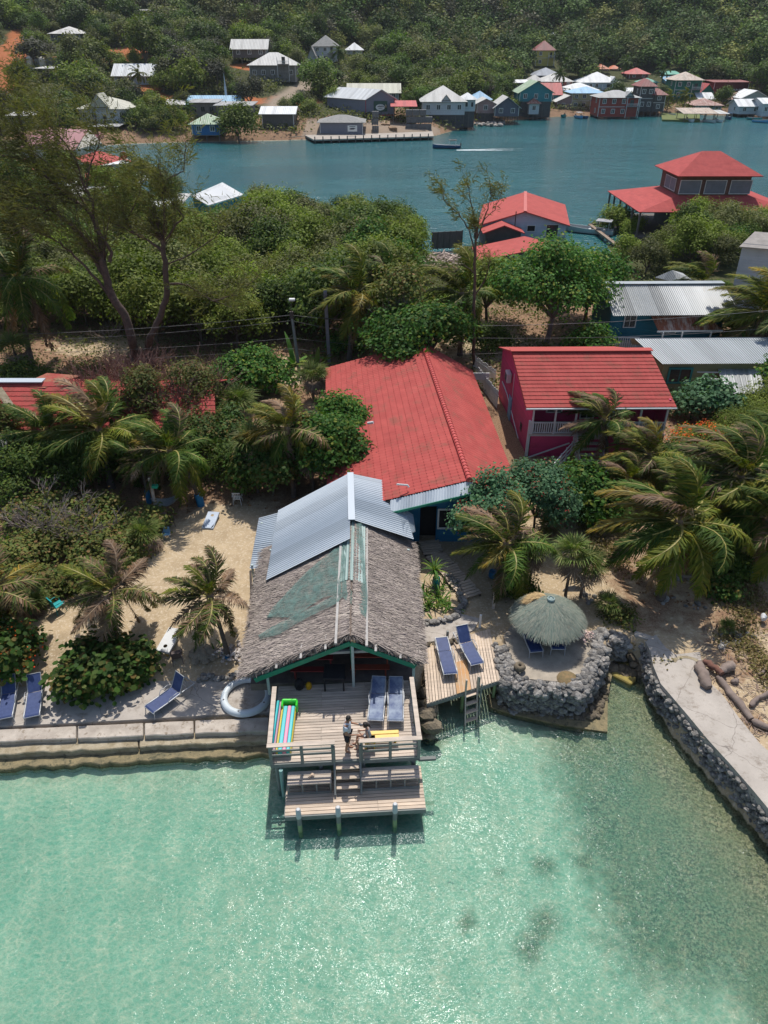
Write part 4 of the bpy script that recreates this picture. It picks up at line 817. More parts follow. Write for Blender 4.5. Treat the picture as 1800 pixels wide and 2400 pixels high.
# ================= lagoon-side houses (generic builder) =================
def C3(n,c,k_=.82,**kw): return mat(n,c,tuple(x*k_ for x in c),rough=kw.pop('rough',.75),scale=kw.pop('scale',.8),**kw)
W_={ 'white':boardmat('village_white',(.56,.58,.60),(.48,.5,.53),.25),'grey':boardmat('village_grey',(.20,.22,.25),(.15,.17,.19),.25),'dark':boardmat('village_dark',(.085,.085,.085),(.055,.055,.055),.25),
 'teal':boardmat('village_teal',(.03,.24,.27),(.025,.19,.22),.25),'deepgreen':boardmat('village_green',(.005,.15,.105),(.004,.12,.085),.25),'red':boardmat('village_red',(.34,.052,.035),(.28,.045,.03),.25),
 'brick':C3('village_brick',(.24,.085,.065)),'pink':boardmat('village_pink',(.38,.27,.26),(.32,.22,.22),.25),'yellow':C3('village_yellow',(.60,.50,.13)),'lyellow':C3('village_pale_yellow',(.45,.40,.22)),
 'blue':boardmat('village_blue',(.01,.15,.36),(.01,.12,.3),.25),'slate':C3('village_slate',(.12,.13,.17)),'conc':mat('raw_block',(.25,.235,.215),(.17,.16,.15),rough=.95,scale=1.5),'lteal':C3('village_pale_teal',(.30,.38,.37)),'lblue':C3('village_pale_blue',(.36,.45,.52)),
 'maroon':C3('village_maroon',(.13,.02,.022)),'wood':mat('village_boards',(.17,.15,.135),(.11,.10,.09),rough=.9,scale=1,stretch=(6,6,1)),'purple':C3('village_purple',(.14,.10,.21)),'cream':C3('village_cream',(.5,.46,.38)),'bluegrey':C3('warehouse_blue_grey',(.19,.20,.25),.9)}
def TR(n,c1,c2,rust=None,lev=.62,pitch=.5): return tinmat('roof_'+n,c1,c2,rust=rust,rustlev=lev,pitch=pitch,metal=0.,rough=.6,str_=.35,patch=.1)
Rf={'white':TR('white',(.66,.67,.66),(.56,.57,.56)),'off':TR('off_white',(.50,.49,.46),(.42,.41,.38),(.36,.28,.2),.68),'grey':TR('grey',(.33,.33,.32),(.27,.27,.26)),'dgrey':TR('blue_grey',(.22,.25,.29),(.18,.2,.24)),
 'blue':TR('sky_blue',(.20,.40,.60),(.25,.44,.6),(.5,.42,.3),.66),'green':TR('sage',(.26,.37,.22),(.22,.32,.19),(.5,.5,.42),.6),'red':TR('red',(.46,.06,.05),(.38,.05,.045)),'brown':TR('red_brown',(.24,.055,.045),(.19,.045,.04)),
 'rust':TR('rusty',(.42,.30,.25),(.34,.2,.16),(.22,.07,.045),.5),'tanrust':TR('tan_rust',(.45,.37,.29),(.40,.32,.25),(.25,.13,.08),.6),'beige':TR('beige',(.43,.42,.33),(.38,.37,.29)),'ltblue':TR('light_blue',(.22,.42,.58),(.20,.38,.52)),
 'pinkr':TR('faded_pink',(.32,.12,.12),(.26,.10,.10)),'orange':TR('orange',(.58,.17,.07),(.48,.13,.06)),'gshingle':mat('grey_shingles',(.30,.29,.27),(.22,.22,.205),rough=.9,scale=1.5),'mintr':TR('mint',(.10,.36,.26),(.08,.3,.22))}
HB=[]   # photo boxes of the houses, so that trees keep clear of them
def win2(par,x,y,z,w_,h,nrm,fr,T,name='window'):
    rz=math.atan2(nrm[1],nrm[0])+math.pi/2; n=Vector((nrm[0],nrm[1],0)); r=Vector((math.cos(rz),math.sin(rz),0)); c=Vector((x,y,z)); b=MB()
    for s in (-1,1): b.box(c+r*s*w_/2+n*.05,(.14,.12,h+.14),rz); b.box(c+up*s*h/2+n*.052,(w_-.14,.11,.14),rz)
    if w_>1.: b.box(c+n*.04,(.1,.08,h-.14),rz)
    o=b.build(name,fr,par); b=MB(); b.box(c+n*.02,(w_-.1,.06,h-.1),rz); b.build('pane',M_glass,o)
def house(name,label,x0,x1,yb,hw,hr,dep,roof,wm,rm,z0=None,stilt=0.,rz=0.,over=.85,nwin=None,floors=1,balc=None,low=None,door=True,fr=None,cat='house',walls=True,trim=None,side=True,dormer=None,boxh=None,yoff=0,shed=.0,group=None):
    """x0,x1,yb: photo pixels of the front wall foot; hw, hr, stilt: pixel heights of wall, roof, stilts"""
    xm=(x0+x1)/2
    base=hitg(xm,yb+stilt) if z0 is None else P(xm,yb+stilt,z0)
    mpp=depth(base.x,base.y,base.z)/FPX; wd=(x1-x0)*mpp; hwm=hw*mpp*1.06; hs=stilt*mpp*1.06; rise=max(.3,(hr*mpp*1.1-dep*.5*SINV(base))*(.8 if roof in('hip','gx') else .95))
    r=root(name,base,label,cat,group,rz); W2=wd/2; wmm=W_[wm] if isinstance(wm,str) else wm; rmm=Rf[rm] if isinstance(rm,str) else rm; frm=fr or M_white
    HB.append((x0-6,yb-hw-hr-4,x1+6,yb+stilt+3,base.y))
    b=MB()
    if hs>.25:
        nx_=max(2,int(wd/2.4)); 
        for i in range(nx_+1):
            for y in (.15,dep/2,dep-.15): b=MB(); b.box((-W2+.12+(wd-.24)*i/nx_,y,hs/2-.7),(.18,.18,hs+1.4)); b.build('stilt',W_['wood'],r)
        b=MB(); b.box((0,dep/2,hs-.06),(wd+.1,dep+.1,.16)); b.build('floor_beam',W_['wood'],r)
    b=MB(); zt=hs+hwm
    if walls:
        t=.15
        if roof in('gy',): b.add([(x,y,z) for y in (0,dep) for (x,z) in ((-W2,hs),(W2,hs),(W2,zt),(0,zt+rise*.96),(-W2,zt))],[(0,1,2,3,4),(9,8,7,6,5),(1,6,7,2),(5,0,4,9),(0,5,6,1)])
        elif roof=='gx': b.add([(x,y,z) for x in (-W2,W2) for (y,z) in ((0,hs),(dep,hs),(dep,zt),(dep/2,zt+rise*.96),(0,zt))],[(4,3,2,1,0),(5,6,7,8,9),(5,0,1,6)[::-1],(0,5,9,4),(1,2,7,6)])
        elif roof=='shed': b.add([(x,y,z) for x in (-W2,W2) for (y,z) in ((0,hs),(dep,hs),(dep,zt+rise*.95),(0,zt-.05))],[(3,2,1,0),(4,5,6,7),(0,4,7,3),(1,2,6,5)])
        else: b.box((0,dep/2,(hs+zt)/2),(wd,dep,hwm))
        b.build('walls',wmm,r)
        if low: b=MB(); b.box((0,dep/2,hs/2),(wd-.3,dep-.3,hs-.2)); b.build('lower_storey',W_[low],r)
        if trim is not False:
            b=MB()
            for x in (-W2,W2): b.box((x,-.02,(hs+zt)/2),(.16,.16,hwm-.1))
            if floors>1: b.box((0,-.03,hs+hwm/2),(wd-.2,.1,.14))
            b.build('corner_boards',trim or frm,r)
    else:
        for x in np.linspace(-W2,W2,max(2,int(wd/3)+1)):
            for y in (0,dep): b=MB(); b.box((x,y,zt/2-.5),(.16,.16,zt+1.)); b.build('post',W_['wood'],r)
    o=over; b=MB(); z=zt
    if roof=='gy':
        k_=rise/W2; b.quad((-W2-o,dep+o,z-k_*o),(-W2-o,-o,z-k_*o),(0,-o,z+rise),(0,dep+o,z+rise),t=.1); b.quad((W2+o,-o,z-k_*o),(W2+o,dep+o,z-k_*o),(0,dep+o,z+rise),(0,-o,z+rise),t=.1)
    elif roof=='gx':
        k_=rise/(dep/2); b.quad((-W2-o,-o,z-k_*o),(W2+o,-o,z-k_*o),(W2+o,dep/2,z+rise),(-W2-o,dep/2,z+rise),t=.1); b.quad((W2+o,dep+o,z-k_*o),(-W2-o,dep+o,z-k_*o),(-W2-o,dep/2,z+rise),(W2+o,dep/2,z+rise),t=.1)
    elif roof=='shed': b.quad((-W2-o,-o,z-.05),(W2+o,-o,z-.05),(W2+o,dep+o,z+rise),(-W2-o,dep+o,z+rise),t=.12)
    else:
        rl=max(0,(wd-dep)/2) if wd>dep else 0; ry=max(0,(dep-wd)/2); c=[(-W2-o,-o,z-.2),(W2+o,-o,z-.2),(W2+o,dep+o,z-.2),(-W2-o,dep+o,z-.2)]; a=(-rl,dep/2-ry,z+rise); e=(rl,dep/2+ry,z+rise)
        if rl: b.quad(c[0],c[1],e,a,t=.1); b.quad(c[2],c[3],a,e,t=.1); b.tri(c[1],c[2],e,t=.1); b.tri(c[3],c[0],a,t=.1)
        elif ry: b.tri(c[0],c[1],a,t=.1); b.quad(c[1],c[2],e,a,t=.1); b.tri(c[2],c[3],e,t=.1); b.quad(c[3],c[0],a,e,t=.1)
        else:
            for i in range(4): b.tri(c[i],c[(i+1)%4],a,t=.1)
    ro=b.build('roof',rmm,r)
    if dormer:
        b=MB(); x,w_,h=dormer; x*=W2; zz_=z+.2; b.add([(x-w_/2,-o*.6,zz_),(x+w_/2,-o*.6,zz_),(x,-o*.6,zz_+h),(x,dep*.4,zz_+h)],[(0,1,2)]); b.quad((x-w_/2-.3,-o*.9,zz_-.1),(x,-o*.9,zz_+h+.1),(x,dep*.45,zz_+h+.1),(x-w_/2-.3,dep*.3,zz_-.1)); b.quad((x,-o*.9,zz_+h+.1),(x+w_/2+.3,-o*.9,zz_-.1),(x+w_/2+.3,dep*.3,zz_-.1),(x,dep*.45,zz_+h+.1)); b.build('dormer',[rmm],ro)
    if walls:
        n=nwin if nwin is not None else max(1,int(wd/3.2))
        for f in range(floors):
            zc=hs+hwm*(f+.55)/floors; hh=min(1.3,hwm/floors*.45)
            for i in range(n):
                x=-W2+wd*(i+.5)/n
                if balc and balc[0]*W2<x<balc[1]*W2: continue
                win2(r,x,0,zc,min(1.15,wd/n*.5),hh,(0,-1),frm,None)
            if side: win2(r,-W2,dep*.4,zc,1.,hh,(-1,0),frm,None)
            if side: win2(r,W2,dep*.4,zc,1.,hh,(1,0),frm,None)
    if balc:
        a,e,fl=balc[0]*W2,balc[1]*W2,balc[2]; zb=hs+(hwm/floors)*fl; b=MB(); b.box(((a+e)/2,-.9,zb+.08),(e-a,1.8,.14)); b.build('balcony',W_['wood'],r)
        b=MB(); b.box(((a+e)/2,-1.78,zb+1.),(e-a,.08,.08))
        for x in np.arange(a,e,.35): b.box((x,-1.78,zb+.55),(.08,.06,.85))
        for x in (a,e): b.box((x,-1.78,(zb+hwm/floors)/2 if z0 is not None else zb/2+1),(.14,.14,(zb+hwm/floors*.95) if z0 is not None else zb+2.))
        b.build('balustrade',frm,r)
        b=MB(); b.box(((a+e)/2,-.02,zb+1.1),((e-a)*.3,.08,2.)); b.build('door',M_glass,r)
    return r
def SINV(p): return (H-p.z)/math.hypot(p.y,H-p.z)
# --- right-hand village, front row ---
hs=house
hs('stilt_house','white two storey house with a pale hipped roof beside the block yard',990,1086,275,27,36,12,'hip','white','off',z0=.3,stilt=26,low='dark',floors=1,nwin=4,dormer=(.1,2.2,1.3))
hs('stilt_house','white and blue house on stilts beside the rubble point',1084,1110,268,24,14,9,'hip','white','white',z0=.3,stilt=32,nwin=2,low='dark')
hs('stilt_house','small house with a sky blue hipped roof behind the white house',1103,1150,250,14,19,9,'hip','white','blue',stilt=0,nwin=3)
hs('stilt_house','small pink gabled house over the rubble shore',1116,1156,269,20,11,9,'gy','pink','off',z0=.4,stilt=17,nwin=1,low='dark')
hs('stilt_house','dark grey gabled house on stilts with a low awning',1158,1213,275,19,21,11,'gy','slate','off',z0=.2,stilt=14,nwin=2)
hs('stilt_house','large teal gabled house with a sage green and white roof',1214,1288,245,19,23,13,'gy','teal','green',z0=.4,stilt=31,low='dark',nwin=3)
hs('water_tower_house','narrow white tower with a rusty pyramid roof standing in the water',1238,1260,270,22,11,4,'hip','white','rust',z0=.1,stilt=10,nwin=1,side=False)
hs('stilt_house','teal house with a red and white roof behind the large teal one',1272,1311,244,20,24,10,'gx','teal','red',stilt=0,nwin=1)
hs('stilt_house','low pinkish brown house with a patched white roof near the moored boats',1304,1360,260,19,13,10,'gy','pink','off',z0=.8,stilt=2,nwin=2)
hs('stilt_house','two storey yellow house with a sky blue roof',1338,1412,256,32,14,11,'hip','lyellow','blue',stilt=0,floors=2,nwin=4,balc=(.1,.4,1))
hs('stilt_house','two storey brick red house with a grey roof and white balcony',1400,1490,274,38,16,11,'hip','red','grey',z0=.2,stilt=2,floors=2,nwin=4,balc=(.35,1.,1),dormer=(.5,2.5,1.2))
hs('stilt_house','dark weathered timber house with a tall red brown roofed tower',1492,1524,262,48,17,9,'hip','dark','brown',z0=.2,stilt=8,floors=2,nwin=2)
hs('stilt_house','lower dark timber wing with a red brown roof beside the tower',1524,1552,262,32,14,9,'hip','dark','brown',z0=.2,stilt=8,floors=2,nwin=1)
hs('shed','long rusty roofed boat shed standing in the water',1602,1672,286,17,9,7,'shed','dark','tanrust',z0=0,stilt=0,walls=False,cat='shed')
hs('shed','short dark roofed boat shed beside the long one',1670,1699,284,15,5,7,'shed','dark','off',z0=0,stilt=0,walls=False,cat='shed')
hs('stilt_house','low house with a rust striped hipped roof behind the boat sheds',1628,1688,262,12,15,11,'hip','lteal','rust',stilt=0,nwin=3)
hs('stilt_house','pale lilac house with a white gabled roof near the right edge',1729,1780,268,17,15,9,'gx','white','white',z0=.6,stilt=2,nwin=2)
hs('stilt_house','pale teal gabled house with a white roof behind the lilac house',1736,1795,246,15,15,10,'gy','lteal','white',stilt=0,nwin=2)
hs('stilt_house','white house cut by the right edge of the picture',1784,1840,273,26,12,10,'gx','white','white',z0=.6,stilt=0,nwin=4)
# --- second row ---
hs('hill_house','grey flat roofed house with two white windows above the teal house',1203,1236,219,20,5,8,'shed','slate','white',nwin=2)
hs('hill_house','small brick red house with two pale pyramid roofs',1240,1268,206,14,13,7,'hip','brick','off',nwin=2)
hs('hill_house','brick house with a big pale roof patched with rust',1270,1340,204,11,19,13,'hip','brick','off',nwin=4)
hs('hill_house','house with a wide blue grey roof below the yellow house',1252,1314,184,6,17,12,'hip','slate','dgrey',nwin=0)
hs('hill_house','tall yellow house with a dark red hipped roof on the slope',1254,1296,155,30,21,10,'hip','yellow','brown',floors=2,nwin=2,balc=(.3,1,1))
hs('hill_house','big white roofed house with a pale blue veranda',1362,1446,212,16,23,14,'hip','lblue','white',nwin=6,dormer=(.75,2.4,1.5),balc=(.1,.95,0))
hs('hill_house','low house with a bright white hipped roof behind the yellow and blue house',1322,1400,222,9,16,12,'hip','lblue','white',nwin=4)
hs('hill_house','small white roofed house between the red house and the tower',1462,1488,226,9,9,8,'gx','white','white',nwin=1)
hs('hill_house','small teal house with a sage green hipped roof',1503,1538,208,12,9,8,'hip','teal','mintr',nwin=2)
hs('hill_house','maroon house with a red hipped roof at the forest edge',1474,1518,185,10,13,10,'hip','brick','red',nwin=2)
hs('hill_house','tall deep green house with a tan rusty hipped roof',1576,1636,236,39,18,11,'hip','deepgreen','tanrust',floors=2,nwin=3,balc=(.2,1,1))
hs('hill_house','small green sided house with a red roof right of the tall green house',1640,1670,230,13,16,9,'gy','deepgreen','red',nwin=1)
hs('hill_house','long maroon building with a flat roof and white lettering',1670,1750,220,22,3,10,'shed','maroon','brown',nwin=0,side=False)
hs('hill_house','low house with white roof patches below the red roofed one',1637,1668,240,8,13,8,'gx','lteal','white',nwin=1)
hs('hill_house','house with a rust striped roof below the maroon building',1700,1742,240,8,14,8,'gx','grey','rust',nwin=2)
hs('hill_house','orange roofed house among the palms',1400,1424,166,4,10,8,'hip','cream','orange',nwin=1)
hs('hill_house','smaller orange roofed house among the palms',1434,1450,166,4,7,7,'hip','cream','orange',nwin=1)
hs('hill_house','tiny pale blue roofed house high among the forest trees',1288,1304,90,5,6,7,'hip','white','lt' if False else 'white',nwin=1)
hs('hill_house','teal roofed hut beside the tall green house',1560,1590,184,8,6,7,'shed','teal','mintr',nwin=1)
hs('hill_house','sky blue roofed hut in front of the teal roofed hut',1563,1590,198,6,8,7,'shed','teal','ltblue',nwin=1)
# --- left shore and slope ---
hs('hill_house','dark slate house with a pale hipped roof at the upper left',122,190,100,17,15,12,'hip','slate','off',nwin=3)
hs('hill_house','long low white roofed house in the middle of the left slope',271,360,199,20,24,9,'gx','lblue','white',nwin=4)
hs('hill_house','house with many beige gables above the left shore',192,300,291,30,27,13,'hip','white','beige',nwin=5,dormer=(-.1,5,3),balc=(-.2,.3,0))
hs('hill_house','low building with a sky blue metal roof and a thin spire',444,558,258,12,18,9,'gx','white','ltblue',nwin=0)
hs('hill_house','unfinished grey block house in front of the blue roof',448,508,276,30,2,8,'shed','conc','grey',nwin=3,fr=W_['conc'])
hs('hill_house','long grey concrete house with dark window openings',512,590,290,36,4,9,'shed','conc','grey',nwin=3,fr=W_['conc'])
hs('stilt_house','bright blue hut with a green and white pyramid roof on stilts',454,517,319,23,23,8,'hip','blue','green',z0=.2,stilt=12,nwin=2)
hs('hill_house','grey timber house with a tin roof high on the left slope',548,626,139,18,19,8,'gx','wood','off',stilt=13,nwin=3)
hs('hill_house','large unpainted concrete house with a hipped white roof and a balcony tower',588,694,193,33,28,12,'hip','conc','off',nwin=5,balc=(.25,.75,1),floors=1)
hs('hill_house','white house with arched windows and a grey hipped roof',736,790,146,30,24,11,'hip','white','gshingle',nwin=3,floors=2,balc=(.2,.9,1))
hs('hill_house','low wing with a grey roof left of the arched white house',722,742,152,14,20,11,'gy','white','gshingle',nwin=1)
hs('hill_house','small house with a white hipped roof right of the arched white house',812,848,130,10,16,9,'hip','white','white',nwin=1)
hs('shed','open sided shed with a white roof and dark slatted walls by the mangrove bush',618,690,312,38,16,10,'gx','wood','white',z0=.3,stilt=6,nwin=0,side=False,cat='shed')
hs('warehouse','beige roofed building behind the warehouse',818,934,236,16,20,12,'gx','lteal','beige',nwin=5)
hs('warehouse','small blue grey office with a grey roof and a sign on the timber dock',751,850,316,26,16,9,'hip','bluegrey','gshingle',z0=.8,nwin=0,side=False,cat='office')
hs('shed','open shed with a red roof at the right side of the warehouse',922,970,302,44,9,10,'shed','dark','red',z0=.9,walls=False,cat='shed')
hs('boat_shelter','open white framed boat shelter over the water',218,280,331,30,4,6,'shed','dark','grey',z0=0,walls=False,cat='shelter')
hs('hill_house','open concrete frame house on the left slope',92,145,190,24,3,8,'shed','conc','off',walls=False)
hs('hill_house','pale flat roofed house half hidden at the left edge',22,80,292,18,6,8,'shed','grey','off',nwin=2)
hs('hill_house','low white roofed house behind the bushes right of the beige gables',395,436,254,8,10,7,'gx','grey','off',nwin=1)
hs('viewing_deck','white framed open deck high on the slope',327,361,44,13,3,5,'shed','dark','gshingle',walls=False,cat='deck')
# --- warehouse, turned towards the dock ---
a0=P(858,298,.9); a1=P(921,292,.9); 
wr=root('warehouse',a0,'big blue grey warehouse with a white roof and red trim on the dock','warehouse')
A=W(768,262,a0.y+14); Bq=Vector((a0.x,a0.y,0)); Cq=Vector((a0.x+8.3,a0.y+1.6,0)); Aq=Vector((W(768,262,a0.y+12).x,a0.y+12,0)); Dq=Cq+(Aq-Bq); zt=a0.z+7.2; rd=zt+2.3; z1=a0.z
mid=(Bq+Cq)/2; midb=(Aq+Dq)/2; V3=lambda q,z: Vector((q.x,q.y,z))
b=MB(); b.add([V3(Bq,z1),V3(Cq,z1),V3(Cq,zt),V3(mid,rd),V3(Bq,zt)],[(0,1,2,3,4)]); b.add([V3(Aq,z1),V3(Bq,z1),V3(Bq,zt),V3(Aq,zt)],[(0,1,2,3)]); b.add([V3(Cq,z1),V3(Dq,z1),V3(Dq,zt),V3(Cq,zt)],[(0,1,2,3)]); b.add([V3(Dq,z1),V3(Aq,z1),V3(Aq,zt),V3(midb,rd),V3(Dq,zt)],[(0,1,2,3,4)]); b.build('walls',W_['bluegrey'],wr,world=True)
b=MB(); o1=(Bq-mid).normalized()*.6; o2=(Bq-Aq).normalized()*.7; b.quad(V3(Aq+o1-o2,zt-.2),V3(Bq+o1+o2,zt-.2),V3(mid+o2,rd+.08),V3(midb-o2,rd+.08),t=.12); b.quad(V3(Cq-o1+o2,zt-.2),V3(Dq-o1-o2,zt-.2),V3(midb-o2,rd+.08),V3(mid+o2,rd+.08),t=.12); b.build('roof',Rf['white'],wr,world=True)
M_rtrim=mat('red_trim',(.40,.035,.05),(.34,.03,.04),rough=.6); b=MB(); zb=z1+3.0; f=(Bq-Aq).normalized()*.08; e=(Bq-Cq).normalized()*.08
b.beam(V3(Bq+f+e,zb),V3(Cq+f,zb),.12,.3); b.beam(V3(Aq+e,zb),V3(Bq+f+e,zb),.12,.3); b.beam(V3(Bq+f+e,zb),V3(Bq+f+e,zt),.15,.15); b.beam(V3(Cq+f,zb),V3(Cq+f,zt),.15,.15); b.build('trim',M_rtrim,wr,world=True)
b=MB(); q=e*30; b.quad(V3(Aq+q+e*3,zb-.6),V3(Bq+q,zb-.6),V3(Bq+e,zb+.2),V3(Aq+e,zb+.2),t=.1); b.build('side_canopy',Rf['beige'],wr,world=True)
b=MB(); g_=(Cq-Bq).normalized(); b.box(V3(Bq.lerp(Cq,.62)+f*1.5,z1+1.4),(4.4,.1,2.6),math.atan2(g_.y,g_.x)); b.build('loading_door',M_black,wr,world=True)
HB.append((740,210,1020,330,a0.y))
# signs (writing as it reads from here: too small to be more than strokes)
def textobj(name,s,loc,size,rz,m,parent=None,tilt=90,lab=None,align='CENTER'):
    c=bpy.data.curves.new(name,'FONT'); c.body=s; c.size=size; c.align_x=align; c.align_y='CENTER'; c.extrude=.01; c.materials.append(m)
    o=bpy.data.objects.new(name,c); COL.objects.link(o); off=OFF[parent.name] if parent else Vector((0,0,0)); o.parent=parent; o.location=Vector(loc)-off; o.rotation_euler=(R_(tilt),0,rz); return o
M_signw=mat('sign_white',(.7,.7,.68),(.66,.66,.64),rough=.5); M_signg=mat('sign_green',(.02,.06,.05),(.03,.09,.06),rough=.5); M_ink=mat('sign_ink',(.03,.03,.05),(.04,.04,.06),rough=.6)
rzw=math.atan2(g_.y,g_.x); ctr=Bq.lerp(Cq,.5)
sg=root('warehouse_sign',V3(ctr+f*2,z1+5.3),'dark green sign with a white oval high on the warehouse gable','sign',rz=rzw)
b=MB(); b.box((0,0,0),(4.0,.1,2.7)); b.build('board',M_signg,sg)
b=MB(); b.add([(math.cos(t)*1.35-.1,-.07,math.sin(t)*.8-.25) for t in np.linspace(0,6.283,24,endpoint=False)],[tuple(range(24))]); b.build('oval',M_signw,sg)
b=MB(); b.tube([(-.9,-.1,-.1),(-.4,-.1,.05),(0,-.1,-.08),(.5,-.1,.06),(.9,-.1,-.05)],.1,6); b.tube([(-.6,-.1,-.5),(.5,-.1,-.48)],.05,6); b.tube([(-.5,-.1,.35),(.4,-.1,.35)],.04,6); b.build('lettering',M_ink,sg)
b=MB(); b.lathe((1.5,-.1,0),[(.0,-.4),(.3,-.35),(.32,.1),(.16,.4),(0,.5)],10); b.build('picture',mat('sign_tan',(.4,.33,.2)),sg)
q=P(826,301,2.7); sg=root('office_sign',q+Vector((0,-.35,0)),'white sign with a dark fish shape on the blue grey office wall','sign'); b=MB(); b.box((0,0,0),(2.5,.08,1.4)); b.build('board',M_signw,sg)
b=MB(); b.add([(-.9,-.06,-.1),(-.4,-.06,.12),(.3,-.06,.15),(.9,-.06,0),(.3,-.06,-.22),(-.4,-.06,-.25)],[(0,1,2,3,4,5)]); b.build('fish',M_ink,sg); b=MB(); b.tube([(-.8,-.06,.45),(.8,-.06,.45)],.07,6); b.build('lettering',M_ink,sg)
q=hitg(1710,221); sg=root('wall_lettering',W(1730,211,q.y-.3),'white hand painted lettering on the maroon building','lettering')
b=MB()
for i in range(6): x=-3.4+i*1.25; b.tube([(x,0,-.3),(x+.25,0,.35),(x+.5,0,-.1),(x+.8,0,.25),(x+1.0,0,-.25)],.12,5)
b.build('strokes',M_signw,sg)
# --- timber dock, block pallets, lumber ---
dkk=root('timber_dock',P(870,322,.9),'long pale dock in front of the warehouse','dock')
b=MB(); pp=pl([(705,312),(735,327),(1017,319),(1010,296),(930,294),(860,300),(740,300)],.95); b.prism(pp,.6,.95); b.build('decking',mat('dock_boards',(.42,.37,.31),(.32,.28,.24),rough=.9,scale=.8),dkk,world=True)
for i in range(15):
    x=738+i*19; q=P(x,327.5-(x-735)*.028,.9); b=MB(); b.cyl((q.x,q.y,-1),.14,2.6,8); b.build('pile',W_['wood'],dkk,world=True)
HB.append((640,230,1020,330,205))
M_blk=mat('concrete_blocks',(.17,.17,.17),(.13,.13,.13),rough=.95,scale=1,bump=.5,bscale=6)
k_=0
pal=[(958,302,0),(972,303,0),(988,305,0),(1003,307,0),(960,301,1),(975,300,1),(990,301,1),(1005,303,1),(958,300,2),(974,299,2),(990,300,2),(880,312,0),(879,304,1),(880,302,2)]
for i,(x,y,l) in enumerate(pal):
    q=P(x,y+(4 if l==0 else 0),.95); q=P(x,306 if x>900 else 311,.95); o=root('block_pallet',(q.x,q.y+(1.0 if l else 0),.95+l*1.75),'grey block pallet, %s, %s'%(('on the dock planks','second up in its stack','topmost of its stack')[l],('left column at the right dock end','second column at the right dock end','third column at the right dock end','rightmost column on the dock')[min(3,int((x-950)//14))] if x>900 else 'lone stack beside the office lumber'),'pallet','grey concrete block pallets stacked on the dock right' if x>900 else 'grey concrete block pallets stacked on the dock middle')
    b=MB(); rr=random.Random(i)
    for a in range(3):
        for c in range(3):
            for d in range(4): b.box((-.62+a*.62,-.62+c*.62,.35+d*.36),(.58,.58,.33))
    b.build('blocks',M_blk,o); b=MB()
    for a in (-.7,0,.7): b.box((a,0,.07),(.15,1.9,.12))
    b.build('pallet_base',W_['wood'],o)
M_lum=mat('lumber',(.30,.20,.12),(.22,.14,.08),rough=.9,isl=.3)
for i,(x,y,n,hh) in enumerate(((712,290,6,5),(728,300,7,3),(745,296,6,5),(905,304,6,4),(690,288,4,3),(925,309,5,3),(702,300,5,2))):
    q=P(x,y,.95); b=MB(); 
    for a in range(n):
        for c in range(hh): b.box((q.x-1.4+a*.42,q.y+.5,1.1+c*.42),(.36,4.+(a*7+c*3)%3*.3,.34),.1)
    b.build('lumber_stack',M_lum,None,label='stack of brown lumber on the dock, %s'%['behind the office at its left','left of the office near the water','against the office rear wall','between the office and the block pallets','at the far left of the yard','in front of the loading door','low at the left corner of the dock'][i],cat='lumber',group='lumber stacks in the yard')
b=MB(); q=P(713,275,1.); b.box((q.x,q.y,q.z+2.8),(.9,.9,6.5)); 
for i in range(6): b.box((q.x,q.y,.9+i*1.1),(1.0,1.0,.15))
b.build('red_pylon',mat('red_metal',(.42,.02,.03)),None,label='red metal pylon standing in the lumber yard',cat='pylon')
q=hitg(532,245); r_=root('steeple',q,'thin white spire above the blue metal roof','spire'); b=MB(); b.tube([(0,0,0),(0,0,4.5),(0,0,5),(0,0,8)],[.35,.35,.22,.03],6); b.build('spire',M_whiteb,r_)
# --- near side of the lagoon ---
bh=root('boathouse',P(1226,574,.3),'white boathouse with a bright red gabled roof standing over the water','boathouse')
def gab(par,xl,xr,y0,y1,ze,zr,wallz,wm,rm,name='roof',xm=None,dx=0.,over=.4,t=.12,walls=True):
    xm=(xl+xr)/2 if xm is None else xm; k_=(zr-ze)/(xm-xl); b=MB()
    b.quad((xl+dx,y1,ze),(xl,y0,ze),(xm,y0,zr),(xm+dx,y1,zr),t=t); b.quad((xr,y0,ze),(xr+dx,y1,ze),(xm+dx,y1,zr),(xm,y0,zr),t=t); b.build(name,rm,par,world=True)
    if walls:
        i=over; b=MB(); 
        for yy,d in ((y0+i,0),(y1-i,dx)): b.add([(xl+i+d,yy,wallz),(xr-i+d,yy,wallz),(xr-i+d,yy,ze+i*k_-t),(xm+d,yy,zr-t*1.3),(xl+i+d,yy,ze+i*k_-t)],[(0,1,2,3,4)])
        for xx in (xl+i,xr-i): b.add([(xx,y0+i,wallz),(xx+dx,y1-i,wallz),(xx+dx,y1-i,ze+i*k_-t),(xx,y0+i,ze+i*k_-t)],[(0,1,2,3)])
        b.build('walls' if name=='roof' else 'annexe_walls',wm,par,world=True)
L=lambda x,y,Y: W(x,y,Y)
xl=W(1118,530,93.5).x; xr=W(1335,532,93.5).x; gab(bh,xl,xr,93.3,107,2.9,4.55,.3,boardmat('boathouse_white',(.50,.54,.62),(.42,.46,.54),.3),M_redflat,dx=2.3)
b=MB(); b.beam(((xl+xr)/2,93.2,4.6),((xl+xr)/2+2.3,107,4.6),.4,.06); b.build('ridge_cap',mat('pinkish_cap',(.55,.15,.13)),bh,world=True)
window(bh,(W(1244,541,93.7).x,93.68,2.5),1.,.7,(0,-1),bars=0,pane=M_black); window(bh,(W(1293,546,93.7).x,93.68,2.1),1.5,1.7,(0,-1),bars=0,lou=True)
